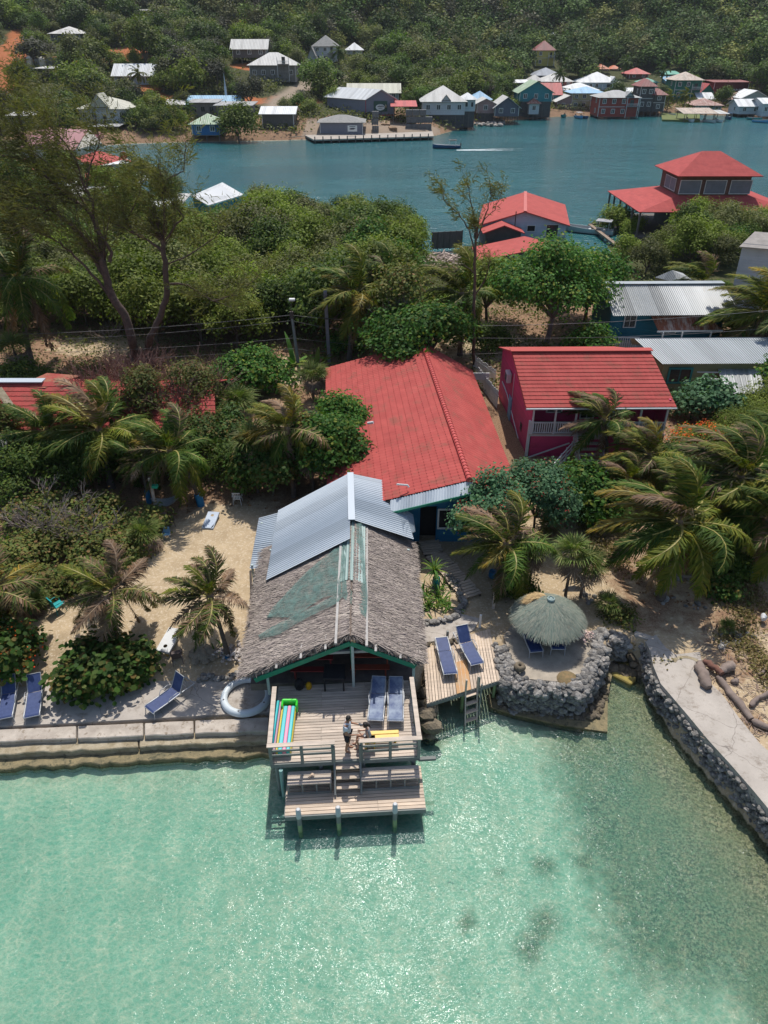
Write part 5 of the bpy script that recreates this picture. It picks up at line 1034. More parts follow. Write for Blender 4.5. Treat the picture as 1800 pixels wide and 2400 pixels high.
gab(bh,W(1130,552,91).x,W(1228,552,91).x,90.5,93.4,2.0+.6,3.5,.3,W_['dark'],M_redflat,name='porch_roof'); b=MB(); b.tube([(W(1206,540,93).x,93.1,2),(W(1206,540,93).x,93.1,4.6)],.06,6); b.build('downpipe',M_dark,bh,world=True)
b=MB(); 
for x in np.linspace(xl+.6,xr-.6,6):
    for y in (94.2,100,106): b=MB(); b.box((x,y,-.6),(.25,.25,2.4)); b.build('stilt',W_['wood'],bh,world=True)
lb=root('low_red_roof_house',P(1235,610,1.),'low house with a wide bright red gabled roof in front of the boathouse','house')
gab(lb,W(1112,583,86).x,W(1362,604,84).x,82,88.5,1.45,2.7,.6,W_['grey'],M_redflat,xm=W(1234,557,87).x)
h2=root('two_storey_red_house',P(1660,500,.3),'two storey timber house with tiered red tiled roofs over the water at the right','house')
M_rt2=tilemat('far_red_tile',(.44,.085,.075),(.36,.065,.06),.5,.55)
x0,x1=W(1590,411,100).x,W(1790,412,100).x; ze=7.55
def hiproof(par,name,x0,x1,y0,y1,ze,zr,m,ins=None,t=.12):
    hgt=(y1-y0)/2; a,e=Vector((x0+hgt*.9,(y0+y1)/2,zr)),Vector((x1-hgt*.9,(y0+y1)/2,zr)); c=[Vector((x0,y0,ze)),Vector((x1,y0,ze)),Vector((x1,y1,ze)),Vector((x0,y1,ze))]; b=MB()
    b.quad(c[0],c[1],e,a,t=t); b.quad(c[2],c[3],a,e,t=t); b.tri(c[1],c[2],e,t=t); b.tri(c[3],c[0],a,t=t); b.build(name,m,par,world=True)
hiproof(h2,'upper_roof',x0,x1,100,109.5,ze,9.9,M_rt2); M_brick2=mat('brown_brick',(.16,.085,.06),(.11,.06,.045),rough=.9,scale=2)
b=MB(); b.prism([(x0+.9,101),(x1-1,101),(x1-1,108.5),(x0+.9,108.5)],4.2,ze); b.build('upper_walls',M_brick2,h2,world=True)
for i in range(3): window(h2,(x0+2.2+i*3.3,100.95,6.1),2.7,1.6,(0,-1),bars=0,pane=W_['grey'])
window(h2,(x0+.85,104.5,6.1),4,1.5,(-1,0),bars=1,pane=W_['grey'])
sx0,sx1=x0-5.,x1+5; b=MB(); o=[(sx0,97.5),(sx1,97.5),(sx1,113),(sx0,113)]; i_=[(x0+.9,101),(x1-1,101),(x1-1,108.5),(x0+.9,108.5)]
for j in range(4): a,c=o[j],o[(j+1)%4]; d,e=i_[(j+1)%4],i_[j]; b.quad((*a,3.7),(*c,3.7),(*d,5.1),(*e,5.1),t=.12)
b.build('skirt_roof',M_rt2,h2,world=True)
b=MB(); b.prism([(x0+.9,101),(x1-1,101),(x1-1,108.5),(x0+.9,108.5)],.5,4.2); b.build('lower_walls',W_['dark'],h2,world=True)
for (x,y) in [(sx0+.3,y) for y in (97.8,101,104,107,110,112.5)]+[(sx1-.3,98),(x0+3,97.8),(x0+7,97.8),(x0+11,97.8)]:
    b=MB(); b.box((x,y,1.6),(.22,.22,4.2)); b.build('post',W_['wood'],h2,world=True)
b=MB(); b.prism([(sx0,97.6),(sx1,97.6),(sx1,113),(sx0,113)],.35,.6); b.build('deck',W_['wood'],h2,world=True)
# left near-side houses
n1=root('teal_tin_house',P(490,500,1.2),'teal house with a white ribbed tin roof behind the left mangroves','house')
b=MB(); c=[P(488,481,3.4),P(571,456,3.4),P(521,427,4.6),P(448,459,4.6)]; b.quad(*c,t=.1); b.build('roof',tinmat('white_ribbed',(.56,.57,.57),(.48,.49,.49),pitch=.9,metal=0),n1,world=True)
b=MB(); w0,w1,w2=P(452,462,4.3),P(488,484,3.3),P(568,460,3.2); b.add([(w0.x,w0.y,1),(w1.x,w1.y,1),tuple(w1),tuple(w0)],[(0,1,2,3)]); b.add([(w1.x,w1.y,1),(w2.x,w2.y,1),tuple(w2),tuple(w1)],[(0,1,2,3)]); b.build('walls',W_['teal'],n1,world=True)
for i,(x0,x1,yb,hw,hr,wm,rm,lab) in enumerate(((352,388,498,16,10,'white','white','white roofed lean-to beside the teal tin house'),(380,418,486,10,8,'lteal','off','small pale shed roof next to the teal tin house'),(310,330,440,12,6,'white','off','small white tank house below the red roof with purple rail'),(165,240,468,10,8,'slate','off','low pale roof hidden behind the wispy tree'),(100,150,455,12,8,'grey','white','white roofed shed hidden in the left trees'))):
    hs('shed',lab,x0,x1,yb,hw,hr,5,'shed',wm,rm,z0=1.2,nwin=1,side=False,cat='shed')
n2=root('purple_rail_house',P(240,430,1.2),'red roofed house with a white trimmed eave and a purple railing','house')
b=MB(); c=[P(217,398,3.6),P(318,379,3.6),P(231,353,5.4),P(177,369,4.6)]; b.quad(*c,t=.1); b.build('roof',M_redflat,n2,world=True)
b=MB(); b.quad(P(217,399,3.5),P(321,380,3.5),P(300,372,4.0),P(236,389,4.0)+up*.05,t=.06); b.build('white_eave',Rf['white'],n2,world=True)
b=MB(); b.quad(P(200,424,2.6),P(242,420,2.6),P(236,402,3.4),P(200,404,3.4),t=.08); b.build('lower_roof',M_redflat,n2,world=True)
b=MB(); c0,c1=P(228,410,2.6),P(312,392,2.6); b.beam(c0-up*1.0,c1-up*1.0,.2,2.2); b.build('walls',W_['dark'],n2,world=True)
b=MB(); c0,c1=P(258,418,2.0),P(318,402,2.0); b.beam(c0,c1,.1,1.2); b.build('purple_railing',W_['purple'],n2,world=True)
n3=root('faded_pink_roof_house',P(140,370,1.2),'long house with faded pink roofs at the left shore','house')
b=MB(); b.quad(P(45,345,4),P(175,352,4),P(205,303,6.2),P(105,300,6.2),t=.1); b.quad(P(75,330,5.5),P(150,300,7.2),P(105,299,7.2),P(60,318,6),t=.1); b.build('roof',Rf['pinkr'],n3,world=True)
b=MB(); c0,c1,c2=P(172,352,3.9),P(238,335,3.6),P(210,304,6.1); b.add([(c0.x,c0.y,1),(c1.x,c1.y,1),tuple(c1),tuple(c2),tuple(c0)],[(0,1,2,3,4)]); c3=P(50,350,3.9); b.add([(c3.x,c3.y,1),(c0.x,c0.y,1),tuple(c0),tuple(c3)],[(0,1,2,3)]); b.build('walls',W_['cream'],n3,world=True)
b=MB(); b.quad(P(215,330,4.2),P(245,322,4.0),P(240,312,4.8),P(214,306,5.8),t=.1); b.build('side_roof',Rf['pinkr'],n3,world=True)
n4=root('orange_roof_house',P(40,430,1.2),'orange red roofed house behind the wispy tree at the left edge','house')
b=MB(); b.quad(P(-60,405,3.6),P(92,398,3.6),P(60,372,5.2),P(-60,370,5.2),t=.1); b.build('roof',Rf['orange'],n4,world=True); b=MB(); c0,c1=P(-40,408,3.4),P(85,402,3.4); b.beam(c0-up*1.2,c1-up*1.2,.2,2.4); b.build('walls',W_['cream'],n4,world=True)
HB.insert(0,(-20,110,30,215,345)); HB.insert(0,(15,80,55,150,360))
for q in ((170,350,330,440,138),(0,290,250,350,150),(345,425,575,490,113),(0,365,100,410,140)): HB.append(q)
# retaining wall and its two domed pillars
q0,q1=hitg(85,160),hitg(172,152); b=MB(); b.beam(q0+up*1.2,q1+up*1.2,.4,2.6); b.build('retaining_wall',W_['conc'],None,label='grey retaining wall on the upper left slope',cat='wall')
for i,x in enumerate((74,103)):
    q=hitg(x,163); r_=root('gate_pillar',q,['left domed concrete gate pillar by the red road','right domed concrete gate pillar by the red road'][i],'pillar','gate pillars by the red road'); b=MB(); b.box((0,0,1.2),(1.5,1.5,2.6)); b.build('shaft',W_['cream'],r_); b=MB(); b.lathe((0,0,2.5),[(1.,0),(.9,.5),(.5,.9),(0,1.2)],12); b.build('dome',W_['cream'],r_)
q0=hitg(272,312); 
# ---------------- boats ----------------
def boat(name,label,loc,rz,L,Wd,hm,im,canopy=None,motor=True,grp=None,seats=2):
    r=root(name,loc,label,'boat',grp,rz); n=12; vs=[];fs=[]
    def ring(off,inner):
        out=[]
        for i in range(n+1):
            t=i/n; x=-L/2+L*t; hwid=Wd/2*(min(1,.80+.5*t) if t<.5 else math.sqrt(max(0,1-((t-.5)/.5)**2.4)))*(1-off); sheer=.62+.28*t*t
            out.append((x,hwid,sheer))
        return out
    R0=ring(0,0); b=MB()
    for i,(x,hw_,s) in enumerate(R0): vs+=[(x,-hw_,s),(x,-hw_*.85,.12),(x*.97,0,-.12),(x,hw_*.85,.12),(x,hw_,s)]
    for i in range(n):
        for j in range(4): a=i*5+j; fs.append((a,a+5,a+6,a+1))
    fs.append((4,3,2,1,0)); b.add(vs,fs,smooth=False); b.build('hull',hm,r)
    b=MB(); vs=[];fs=[]
    for i,(x,hw_,s) in enumerate(R0): vs+=[(x,-hw_,s+.01),(x,-max(0,hw_-.09),s+.01),(x,-max(0,hw_-.12)*.9,.28),(x,max(0,hw_-.12)*.9,.28),(x,max(0,hw_-.09),s+.01),(x,hw_,s+.01)]
    for i in range(n):
        for j in range(5): a=i*6+j; fs.append((a,a+6,a+7,a+1))
    b.add(vs,fs); b.build('interior',im,r)
    for i in range(seats): b=MB(); x=-L*.3+i*L*.3; b.box((x,0,.48),(.35,Wd*.86,.06)); b.build('thwart',im,r)
    if motor: b=MB(); b.box((-L/2-.12,0,.85),(.32,.3,.5)); b.box((-L/2-.18,0,.25),(.14,.12,.9)); b.build('outboard_motor',M_dark,r,bevel=.05)
    if canopy:
        b=MB(); cx=canopy[0]*L
        for sx in (-.8,.8):
            for sy in (-1,1): b.box((cx+sx,sy*Wd*.42,1.15),(.05,.05,1.2))
        b.build('canopy_frame',M_white,r); b=MB(); b.box((cx,0,1.78),(2.1,Wd*1.0,.07)); b.build('canopy',canopy[1],r,bevel=.03)
    return r
M_hw=mat('boat_white',(.62,.63,.62),(.55,.56,.55),rough=.4); M_hb=mat('boat_blue',(.01,.09,.20),(.01,.07,.16),rough=.4); M_ht=mat('boat_teal',(.0,.28,.27),(.0,.22,.22),rough=.4); M_hbl=mat('boat_sky',(.08,.32,.55),(.07,.28,.5),rough=.4); M_hg=mat('boat_inner',(.42,.44,.44),(.36,.38,.38),rough=.6)
r=boat('speedboat','dark blue speedboat crossing the lagoon with a white wake',P(1046,347,.05),math.pi,6.8,1.9,M_hb,M_hw,canopy=(-.22,M_dark))
boat('skiff','white skiff with a grey canopy moored beside the red boathouse',P(1380,546,.0),R_(155),6.6,1.9,M_hw,M_hg,canopy=(-.28,mat('grey_canopy',(.33,.33,.34))),seats=3)
for nm,lab,x,y,rz,m,cp in (('skiff','teal skiff with its bow to the lagoon below the pink brown house',1320,274,250,M_ht,None),('skiff','grey skiff pulled up beside the teal one',1306,268,220,M_hg,None),('skiff','white and blue boat with a canopy moored left of the red house',1356,277,280,M_hbl,(0,M_hw)),('skiff','second small dark blue boat beside the canopied one',1369,277,280,M_hb,None),('jet_ski','white boat on the slip by the grassy patch',1575,272,270,M_hw,None),('skiff','dark blue covered boat right of the boat sheds',1707,279,260,M_hb,(0,M_hb)),('skiff','white and teal boat near the right edge',1768,281,300,M_ht,None),('skiff','sky blue boat at the right edge of the village',1783,287,310,M_hbl,None),('skiff','white boat under the long boat shed',1617,285,270,M_hw,None),('skiff','white boat under the short boat shed',1684,286,270,M_hw,None),('skiff','grey boat between the two boat sheds',1663,287,290,M_hg,None),('skiff','pale green skiff tied to the left end of the dock',707,325,20,mat('boat_pale_green',(.3,.45,.38),rough=.5),None),('skiff','small white boat under the red house porch',1430,270,270,M_hw,(0,M_hw)),('skiff','white skiff beached beside the water tower stilts',1190,272,200,M_hw,None)):
    boat(nm,lab,P(x,y,.05),R_(rz),5.6,1.7,m,M_hg,canopy=cp,grp='small boats along the village shore')
# jetty beside the skiff, rubble and slipway
jt=root('timber_jetty',P(1410,560,.6),'narrow timber jetty of brown beams beside the moored skiff','jetty'); b=MB(); j0,j1,j2=P(1382,527,.6),P(1462,588,.6),P(1425,524,.6); b.beam(j0,j1,.5,.25); b.beam(j0+up*.05,j2+up*.05,.4,.2); b.build('walkway',mat('jetty_wood',(.30,.22,.16),(.2,.15,.11),rough=.9,isl=.2),jt,world=True)
for i in range(9): p=j0.lerp(j1,i/8); b=MB(); b.box((p.x+.3,p.y,-.2),(.22,.22,2.0)); b.build('pile',W_['wood'],jt,world=True)
b=MB(); rr=random.Random(9)
for i in range(110): q=P(rr.uniform(1112,1180),rr.uniform(283,296),.1); rock(b,(q.x,q.y,.15+rr.random()*.3),rr.uniform(.3,.8),i)
b.build('rubble_point',mat('pale_rubble',(.36,.32,.28),(.26,.23,.2),isl=.3),None,label='pale rubble spit below the pink house',cat='rubble')
b=MB(); b.prism(pl([(1548,262),(1552,282),(1640,284),(1640,262)],.3),-1,.55); b.build('grassy_quay',mat('quay_grass',(.16,.18,.05),(.1,.13,.04),rough=.95),kind='structure')
# fences
def fence(name,label,pts,z,hgt,m,wd=.09,gap=.12,th=.03,posts=2.,rails=(.3,.75),group=None,par=None,point=0):
    r=root(name,pts[0],label,'fence',group); b=MB(); c=MB(); pts=[Vector(p) for p in pts]; rr=random.Random(5)
    for a,e in zip(pts[:-1],pts[1:]):
        d=e-a; L=d.length; ang=math.atan2(d.y,d.x)
        for i in range(int(L/gap)):
            p=a+d*((i+.5)*gap/L); h=hgt*rr.uniform(.94,1.04); b.box((p.x,p.y,p.z+h/2),(wd,th,h),ang+rr.uniform(-.06,.06))
        for f in rails: c.beam(a+up*hgt*f,e+up*hgt*f,.04,.07)
    b.build('pickets',m,r,world=True); c.build('rails',m,r,world=True); return r
fence('picket_fence','white picket fence between the red roofed and pink houses',[P(1118,900,1.3),P(1165,960,1.3)],1.3,1.3,M_white,gap=.14); 
fence('picket_fence','white picket fence behind the rear corner of the red roof',[P(1108,868,1.3),P(1160,905,1.3)],1.3,1.2,M_white,gap=.16)
fence('driftwood_fence','weathered stake fence glimpsed behind the leaning tree',[P(182,610,1.4),P(235,600,1.4),P(277,635,1.4)],1.4,1.5,mat('stake',(.33,.26,.2),(.24,.19,.15),isl=.25),gap=.25,wd=.12)
b=MB(); p0,p1=P(1012,578,.6),P(1082,574,.6); b.beam(p0+up*.7,p1+up*.7,.1,2.0)
for i in range(6): q=p0.lerp(p1,i/5); b.box((q.x,q.y-.1,1.3),(.12,.12,2.2))
b.build('board_wall',W_['wood'],None,label='dark board bulkhead at the water end of the driftwood path',cat='wall')
sgp=root('notice_post',P(1122,910,1.3),'small white board on two posts behind the red roof corner','board'); b=MB(); q=W(1108,882,46.5); b.box((q.x+.3,q.y,q.z),(1.7,.08,.5)); b.build('board',M_white,sgp,world=True); b=MB(); b.box((q.x+.2,q.y+.05,q.z/2),(.1,.08,q.z)); b.build('post',M_white,sgp,world=True)
# ================= VEGETATION =================
def nrm(a): return a/np.maximum(1e-9,np.linalg.norm(a,axis=-1,keepdims=True))
def cards(c,d,nr,L,Wd,round_=False):
    """leaf cards: centre c, leaf axis d, normal nr, length L, width Wd -> V,F (kite or octagon-ish)"""
    s=nrm(np.cross(d,nr)); L=L[:,None]; Wd=Wd[:,None]
    if round_:
        V=np.stack([c-d*L*.5,c-d*L*.2+s*Wd*.5,c+d*L*.3+s*Wd*.45,c+d*L*.5,c+d*L*.3-s*Wd*.45,c-d*L*.2-s*Wd*.5],1); k=6
    else: V=np.stack([c-d*L*.5,c+s*Wd*.5,c+d*L*.5,c-s*Wd*.5],1); k=4
    n=len(c); return V.reshape(-1,3),np.arange(n*k).reshape(n,k)
def crown(clumps,n,size,asp,seed,up=.5,round_=False,shell=.35,clus=0,jn=.34):
    g=np.random.default_rng(seed); cl=np.array([[*c,*r] for c,r in clumps],float); wt=(cl[:,3]*cl[:,4])**.8; i=g.choice(len(cl),n,p=wt/wt.sum())
    if clus:   # leaves gathered in sprays
        m=max(1,n//clus); ii=g.choice(len(cl),m,p=wt/wt.sum()); o=nrm(g.normal(0,1,(m,3))); o[:,2]=np.where(o[:,2]<-.35,-o[:,2],o[:,2]); rad=g.uniform(shell,1.08,m)**.6; sc_=cl[ii,:3]+o*cl[ii,3:]*rad[:,None]
        j=g.integers(0,m,n); oo=o[j]; c=sc_[j]+g.normal(0,size*1.4,(n,3))
    else:
        o=nrm(g.normal(0,1,(n,3))); o[:,2]=np.where(o[:,2]<-.5,-o[:,2],o[:,2]); rad=g.uniform(shell,1.05,n)**.6; c=cl[i,:3]+o*cl[i,3:]*rad[:,None]; oo=o
    nr=nrm(oo*.8+np.array([0,0,up])+g.normal(0,jn,(n,3))); d=nrm(np.cross(nr,g.normal(0,1,(n,3)))); s=size*g.uniform(.6,1.4,n)
    return cards(c,d,nr,s,s*asp,round_)
def limbs(b,base,clumps,r0,seed,n=6,mi=0,sway=.25):
    rr=random.Random(seed); base=Vector(base)
    fork=base+Vector((rr.uniform(-.1,.1),rr.uniform(-.1,.1),1))*(max(c[2]+0 for c,_ in clumps)*.35)
    b.tube([base,base.lerp(fork,.5)+Vector((rr.uniform(-.1,.1)*r0*3,0,0)),fork],[r0*1.25,r0,r0*.85],n,mi)
    for c,r in clumps:
        e=Vector(c); m=fork.lerp(e,.5)+Vector((rr.uniform(-1,1),rr.uniform(-1,1),rr.uniform(-.2,.6)))*sway*r[0]; b.tube([fork,m,e],[r0*.6,r0*.38,r0*.15],max(4,n-2),mi)
        for q in range(3): f=m.lerp(e,rr.uniform(.2,1)); b.tube([f,f+Vector((rr.uniform(-1,1),rr.uniform(-1,1),rr.uniform(.1,1)))*r[0]*.8],[r0*.14,r0*.05],4,mi)
def mkclumps(seed,R_c,h0,h1,n,flat=.75):
    rr=random.Random(seed); out=[]
    for i in range(n):
        a=6.283*i/n*1.618*2+rr.uniform(0,1); q=math.sqrt(rr.random()); rad=R_c*.68*q; rc=R_c*rr.uniform(.32,.52); z=h0+(h1-h0)*(1-.55*q*q)*rr.uniform(.72,1)-rc*flat*.6
        out.append(((rad*math.cos(a),rad*math.sin(a),max(h0*.8,z)),(rc,rc,rc*flat)))
    return out
G=lambda *c: list(c)
LM={'mangrove':leafmat('mangrove_leaf',[(.085,.13,.015),(.145,.20,.024),(.20,.245,.036),(.115,.16,.022)],obr=.35),
 'dark':leafmat('dark_leaf',[(.025,.055,.010),(.05,.09,.014),(.08,.125,.02),(.13,.16,.03)]),
 'yellow':leafmat('yellow_green_leaf',[(.09,.13,.02),(.14,.18,.025),(.18,.20,.035),(.08,.11,.02)]),
 'olive':leafmat('olive_leaf',[(.08,.10,.03),(.13,.14,.045),(.175,.175,.06),(.095,.115,.035)],obr=.4),
 'grey':leafmat('greyish_leaf',[(.08,.085,.055),(.11,.11,.07),(.07,.075,.045),(.13,.12,.085)]),
 'forest':leafmat('forest_leaf',[(.05,.09,.016),(.08,.13,.022),(.12,.175,.032),(.065,.11,.018)],obr=.4),
 'grape':leafmat('sea_grape_leaf',[(.03,.07,.012),(.06,.12,.02),(.04,.09,.02),(.09,.13,.03),(.17,.11,.03)],rough=.55,spec=.2),
 'glossy':leafmat('glossy_leaf',[(.025,.085,.012),(.05,.14,.02),(.09,.19,.03),(.03,.09,.015),(.20,.22,.03)],rough=.55,spec=.2),
 'blueg':leafmat('blue_green_leaf',[(.05,.12,.06),(.09,.18,.09),(.04,.10,.045),(.13,.22,.10)],rough=.4),
 'dry':leafmat('dry_shrub_leaf',[(.05,.09,.02),(.11,.14,.03),(.17,.15,.04),(.07,.11,.025),(.20,.11,.045)]),
 'flame':leafmat('flame_flower',[(.75,.10,.01),(.85,.16,.02),(.7,.06,.02)],trans=.2,obr=.05),
 'redfl':leafmat('red_flower',[(.45,.05,.04),(.55,.10,.07)],obr=.05)}
M_bark=mat('bark',(.17,.13,.10),(.10,.078,.06),rough=.95,scale=4,bump=.5,bscale=12); M_barkg=mat('grey_bark',(.26,.22,.19),(.17,.14,.12),rough=.95,scale=4,bump=.5,bscale=12); M_barkr=mat('casuarina_bark',(.13,.085,.065),(.075,.05,.04),rough=.95,scale=5,bump=.6,bscale=10)
def tri2(me): return me
def plant(name,label,cat,loc,parts,group=None,rz=0,scale=1.):
    r=root(name,loc,label,cat,group,rz); r.scale=(scale,)*3
    for nm,me,m in parts:
        o=link(nm,me,r)
        if m is not None: o.material_slots[0].link='OBJECT'; o.material_slots[0].material=m
    return r
def treeparts(seed,R_c,h0,h1,nc,nl,size,asp,m,r0,bark=None,up=.5,round_=False,clus=7,flat=.75,shell=.35):
    cl=mkclumps(seed,R_c,h0,h1,nc,flat); b=MB(); limbs(b,(0,0,-.3),cl,r0,seed)
    me=bpy.data.meshes.new('trunk'); me.from_pydata([tuple(v) for v in b.v],[],b.f); me.materials.append(bark or M_bark); me.update()
    V,F=crown(cl,nl,size,asp,seed,up,round_,shell,clus); return [('trunk',me,None),('crown',npmesh('crown',V,F,m),m)]
# automatic labels from landmarks
USED={}
def autolabel(px,py,what,lms,tag_=''):
    best=min(lms,key=lambda l:math.hypot((l[0]-px),(l[1]-py)*1.4)); dx,dy=px-best[0],(py-best[1])*1.4
    d=math.hypot(dx,dy); rel='left of' if dx<0 else 'right of'
    if abs(dy)>abs(dx): rel='above' if dy<0 else 'below'
    far='' if d<45 else 'some way ' if d<110 else 'far '
    s=f'{what} {far}{rel} {best[2]}'; k_=1; srt=sorted(lms,key=lambda l:math.hypot((l[0]-px),(l[1]-py)*1.4))
    while s in USED and k_<8:
        t=f'{what} {rel} {best[2]}, toward {srt[k_][2]}'; k_+=1
        if len(t.split())<=16: s=t
    USED[s]=1; return s
# ---------- mangroves and bushes of the near shore ----------
MT=[treeparts(100+i,2.9,1.0,5.6,9,5200,.26,.6,LM['mangrove'],.12,clus=9) for i in range(5)]
NLM=[(1240,520,'the boathouse'),(1040,600,'the board bulkhead'),(830,700,'the yellow green mid palm'),(500,450,'the teal tin house'),(1600,420,'the tiered red house'),(1400,540,'the moored skiff'),(1570,640,'the white hip shed'),(700,760,'the bare pole'),(300,700,'the leaning pine trunk'),(50,650,'the left dark palm'),(260,380,'the purple railing'),(640,480,'the lagoon edge'),(900,480,'the mangrove point'),(450,650,'the second pine trunk'),(1740,560,'the pale gable house')]
def inpoly(x,y,poly):
    c=False; n=len(poly)
    for i in range(n):
        x1,y1=poly[i]; x2,y2=poly[(i+1)%n]
        if (y1>y)!=(y2>y) and x<(x2-x1)*(y-y1)/(y2-y1)+x1: c=not c
    return c
PA=[(330,820),(300,600),(360,500),(480,505),(560,520),(680,530),(860,545),(985,575),(1000,640),(985,720),(930,790),(830,780),(790,820),(600,800),(520,840)]
PB=[(1425,520),(1470,500),(1560,520),(1700,530),(1840,520),(1840,560),(1720,620),(1700,650),(1560,640),(1440,650),(1400,690),(1290,640),(1370,600)]
PC=[(-60,540),(120,520),(300,500),(340,600),(330,760),(200,770),(90,790),(-60,830)]
PD=[(-80,420),(60,440),(180,440),(330,440),(420,470),(350,520),(-80,540)]
cand=[];rr=random.Random(21)
for poly,sp,hsc,kind in ((PA,3.0,1.12,0),(PB,3.4,.92,1),(PC,3.6,.85,2),(PD,6.5,1.1,3)):
    xs=[p[0] for p in poly]; ys=[p[1] for p in poly]
    for _ in range(2600):
        x,y=rr.uniform(min(xs),max(xs)),rr.uniform(min(ys),max(ys))
        if not inpoly(x,y,poly): continue
        q=P(x,y,1.0); sc=rr.uniform(.75,1.2)*hsc
        if any((q.x-c[0])**2+(q.y-c[1])**2<(sp*sc)**2 for c in cand): continue
        X0,Y0=J(q.x,q.y,1+5*sc); hb=any(X0>h[0]-16 and X0<h[2]+16 and Y0<h[3] and y>h[1] and q.y<h[4]-.5 for h in HB[-4:])
        if hb and not(kind==3 and q.y>118): continue
        rr_=2.6*sc*FPX/depth(q.x,q.y,3); Yt=J(q.x,q.y,1+6.3*sc)[1]
        if any(X0+rr_>z_[0] and X0-rr_<z_[2] and Yt<z_[3] and y>z_[1] and q.y<z_[4] for z_ in ((95,770,320,850,53),(620,800,760,900,54),(1335,515,1440,612,104),(1122,500,1350,574,96),(1005,570,1085,735,92),(1495,430,1560,500,99),(1560,360,1830,440,120))): continue
        if abs(q.x-15)<8 and 86<q.y<110: continue
        if q.x>34 and q.y>95: continue
        if kind==0 and q.y>92: sc*=.82
        cand.append((q.x,q.y,sc,kind,x,y))
for i,(x,y,sc,kind,px,py) in enumerate(sorted(cand,key=lambda c:c[1])):
    m=rr.choices(['mangrove','dark','yellow','olive','glossy'],[6,2,2.0,2.2,1] if kind<2 else [3,2,2,4,1])[0]; tn={'mangrove':'bushy green mangrove','dark':'dark green mangrove','yellow':'yellowish mangrove','olive':'olive green tree','glossy':'fresh green tree'}[m]
    sz=' large' if sc>1.08 else ' small' if sc<.8 else ''
    plant('mangrove_tree',autolabel(px,py,(sz+' '+tn).strip(),NLM),'tree',(x,y,gz(x,y)-.1),[(n_,me,LM[m] if n_=='crown' else None) for n_,me,_ in MT[i%5]],'mangroves and bushy trees of the near shore',rr.uniform(0,6.28),sc)
# ---------- hillside forest ----------
FT=[]
for i in range(7):
    cl=mkclumps(300+i,4.2,1.2,6.6+i%3,8,.7); b=MB(); limbs(b,(0,0,-.6),cl,.2,i,5); V,F=crown(cl,2600,.52,.8,300+i,.5,False,.6,9,.28); nv=len(b.v); tv=[(f if len(f)==4 else f[:4]) for f in b.f if len(f)>=4]
    V2=np.concatenate([np.array([tuple(v) for v in b.v]),V]); F2=np.concatenate([np.array(tv),F+nv]); FT.append(npmesh('broadleaf_tree',V2,F2,[M_bark,LM['forest']],mi=[0]*len(tv)+[1]*len(F)))
FLM=[(150,75,'the dark slate house'),(320,155,'the long white roofed house'),(250,235,'the beige gabled house'),(345,28,'the white framed deck'),(585,105,'the high timber house'),(640,140,'the concrete tower house'),(765,100,'the arched white house'),(500,235,'the sky blue roof'),(880,205,'the beige roofed building'),(810,240,'the big warehouse'),(1040,235,'the white stilt house'),(1275,120,'the yellow house'),(1240,200,'the brick pyramid house'),(1400,180,'the big white roof'),(1495,170,'the red hipped roof'),(1605,190,'the tall green house'),(1720,200,'the maroon building'),(1770,230,'the pale teal house'),(1000,60,'the middle ridge'),(1500,60,'the right ridge'),(700,40,'the left ridge'),(20,120,'the red road'),(430,160,'the bare red bank'),(1180,60,'the centre of the ridge'),(1690,60,'the upper right slope'),(500,40,'the red scar'),(900,120,'the wooded gully')]
pts=[];rr=random.Random(5); soil2=(soil+conc).reshape(GX.shape)
def soilat(x,y): return soil2[min(len(gy)-1,np.searchsorted(gy,y)),min(len(gx)-1,np.searchsorted(gx,x))]
FX=[p[0] for p in FARSH]; FY=[p[1] for p in FARSH]; cell={}
for _ in range(16000):
    y=rr.uniform(206,500); x=rr.uniform(-.60*y-25,.60*y+25); ys=np.interp(x,FX,FY)
    if y<ys+5: continue
    sc=rr.uniform(.65,1.25)*(.8 if y<ys+40 else 1.05)*(1+.15*(x>20)); key=(int(x//7),int(y//7)); sp=4.3*sc+ (1.0 if x<0 else 0)
    if any((x-c[0])**2+(y-c[1])**2<sp*sp for dx in (-1,0,1) for dy in (-1,0,1) for c in cell.get((key[0]+dx,key[1]+dy),[])): continue
    if soilat(x,y)>.3: continue
    z=gz(x,y); X0,Y0=J(x,y,z); X1,Y1=J(x,y,z+6.5*sc); r_=4.2*sc*FPX/depth(x,y,z)
    if X0<-40 or X0>1840 or Y0<-10: continue
    bad=False
    for h in HB:
        if X0+r_*.75>h[0] and X0-r_*.75<h[2] and Y1<h[3]-6 and Y0>h[1] and y<h[4]+13: bad=True;break
    if bad: continue
    cell.setdefault(key,[]).append((x,y)); pts.append((x,y,z,sc,X0,Y0))
pts.sort(key=lambda p:p[1]-40*p[3]); KN=['forest','mangrove','yellow','olive','grey','dark']; KL={'forest':'deep green tree','mangrove':'bright green tree','yellow':'yellow green tree','olive':'olive tree','grey':'dry greyish tree','dark':'dark green tree'}
def kindat(x,y,X0):
    right=min(1,max(0,(X0-800)/700)); n=float(fbm(x,y,.02,3)); return rr.choices(KN,[3+4*right,2,1.3+n,3-1.6*right,(1.5-1.3*right)*(n*1.4),1+2.2*right])[0]
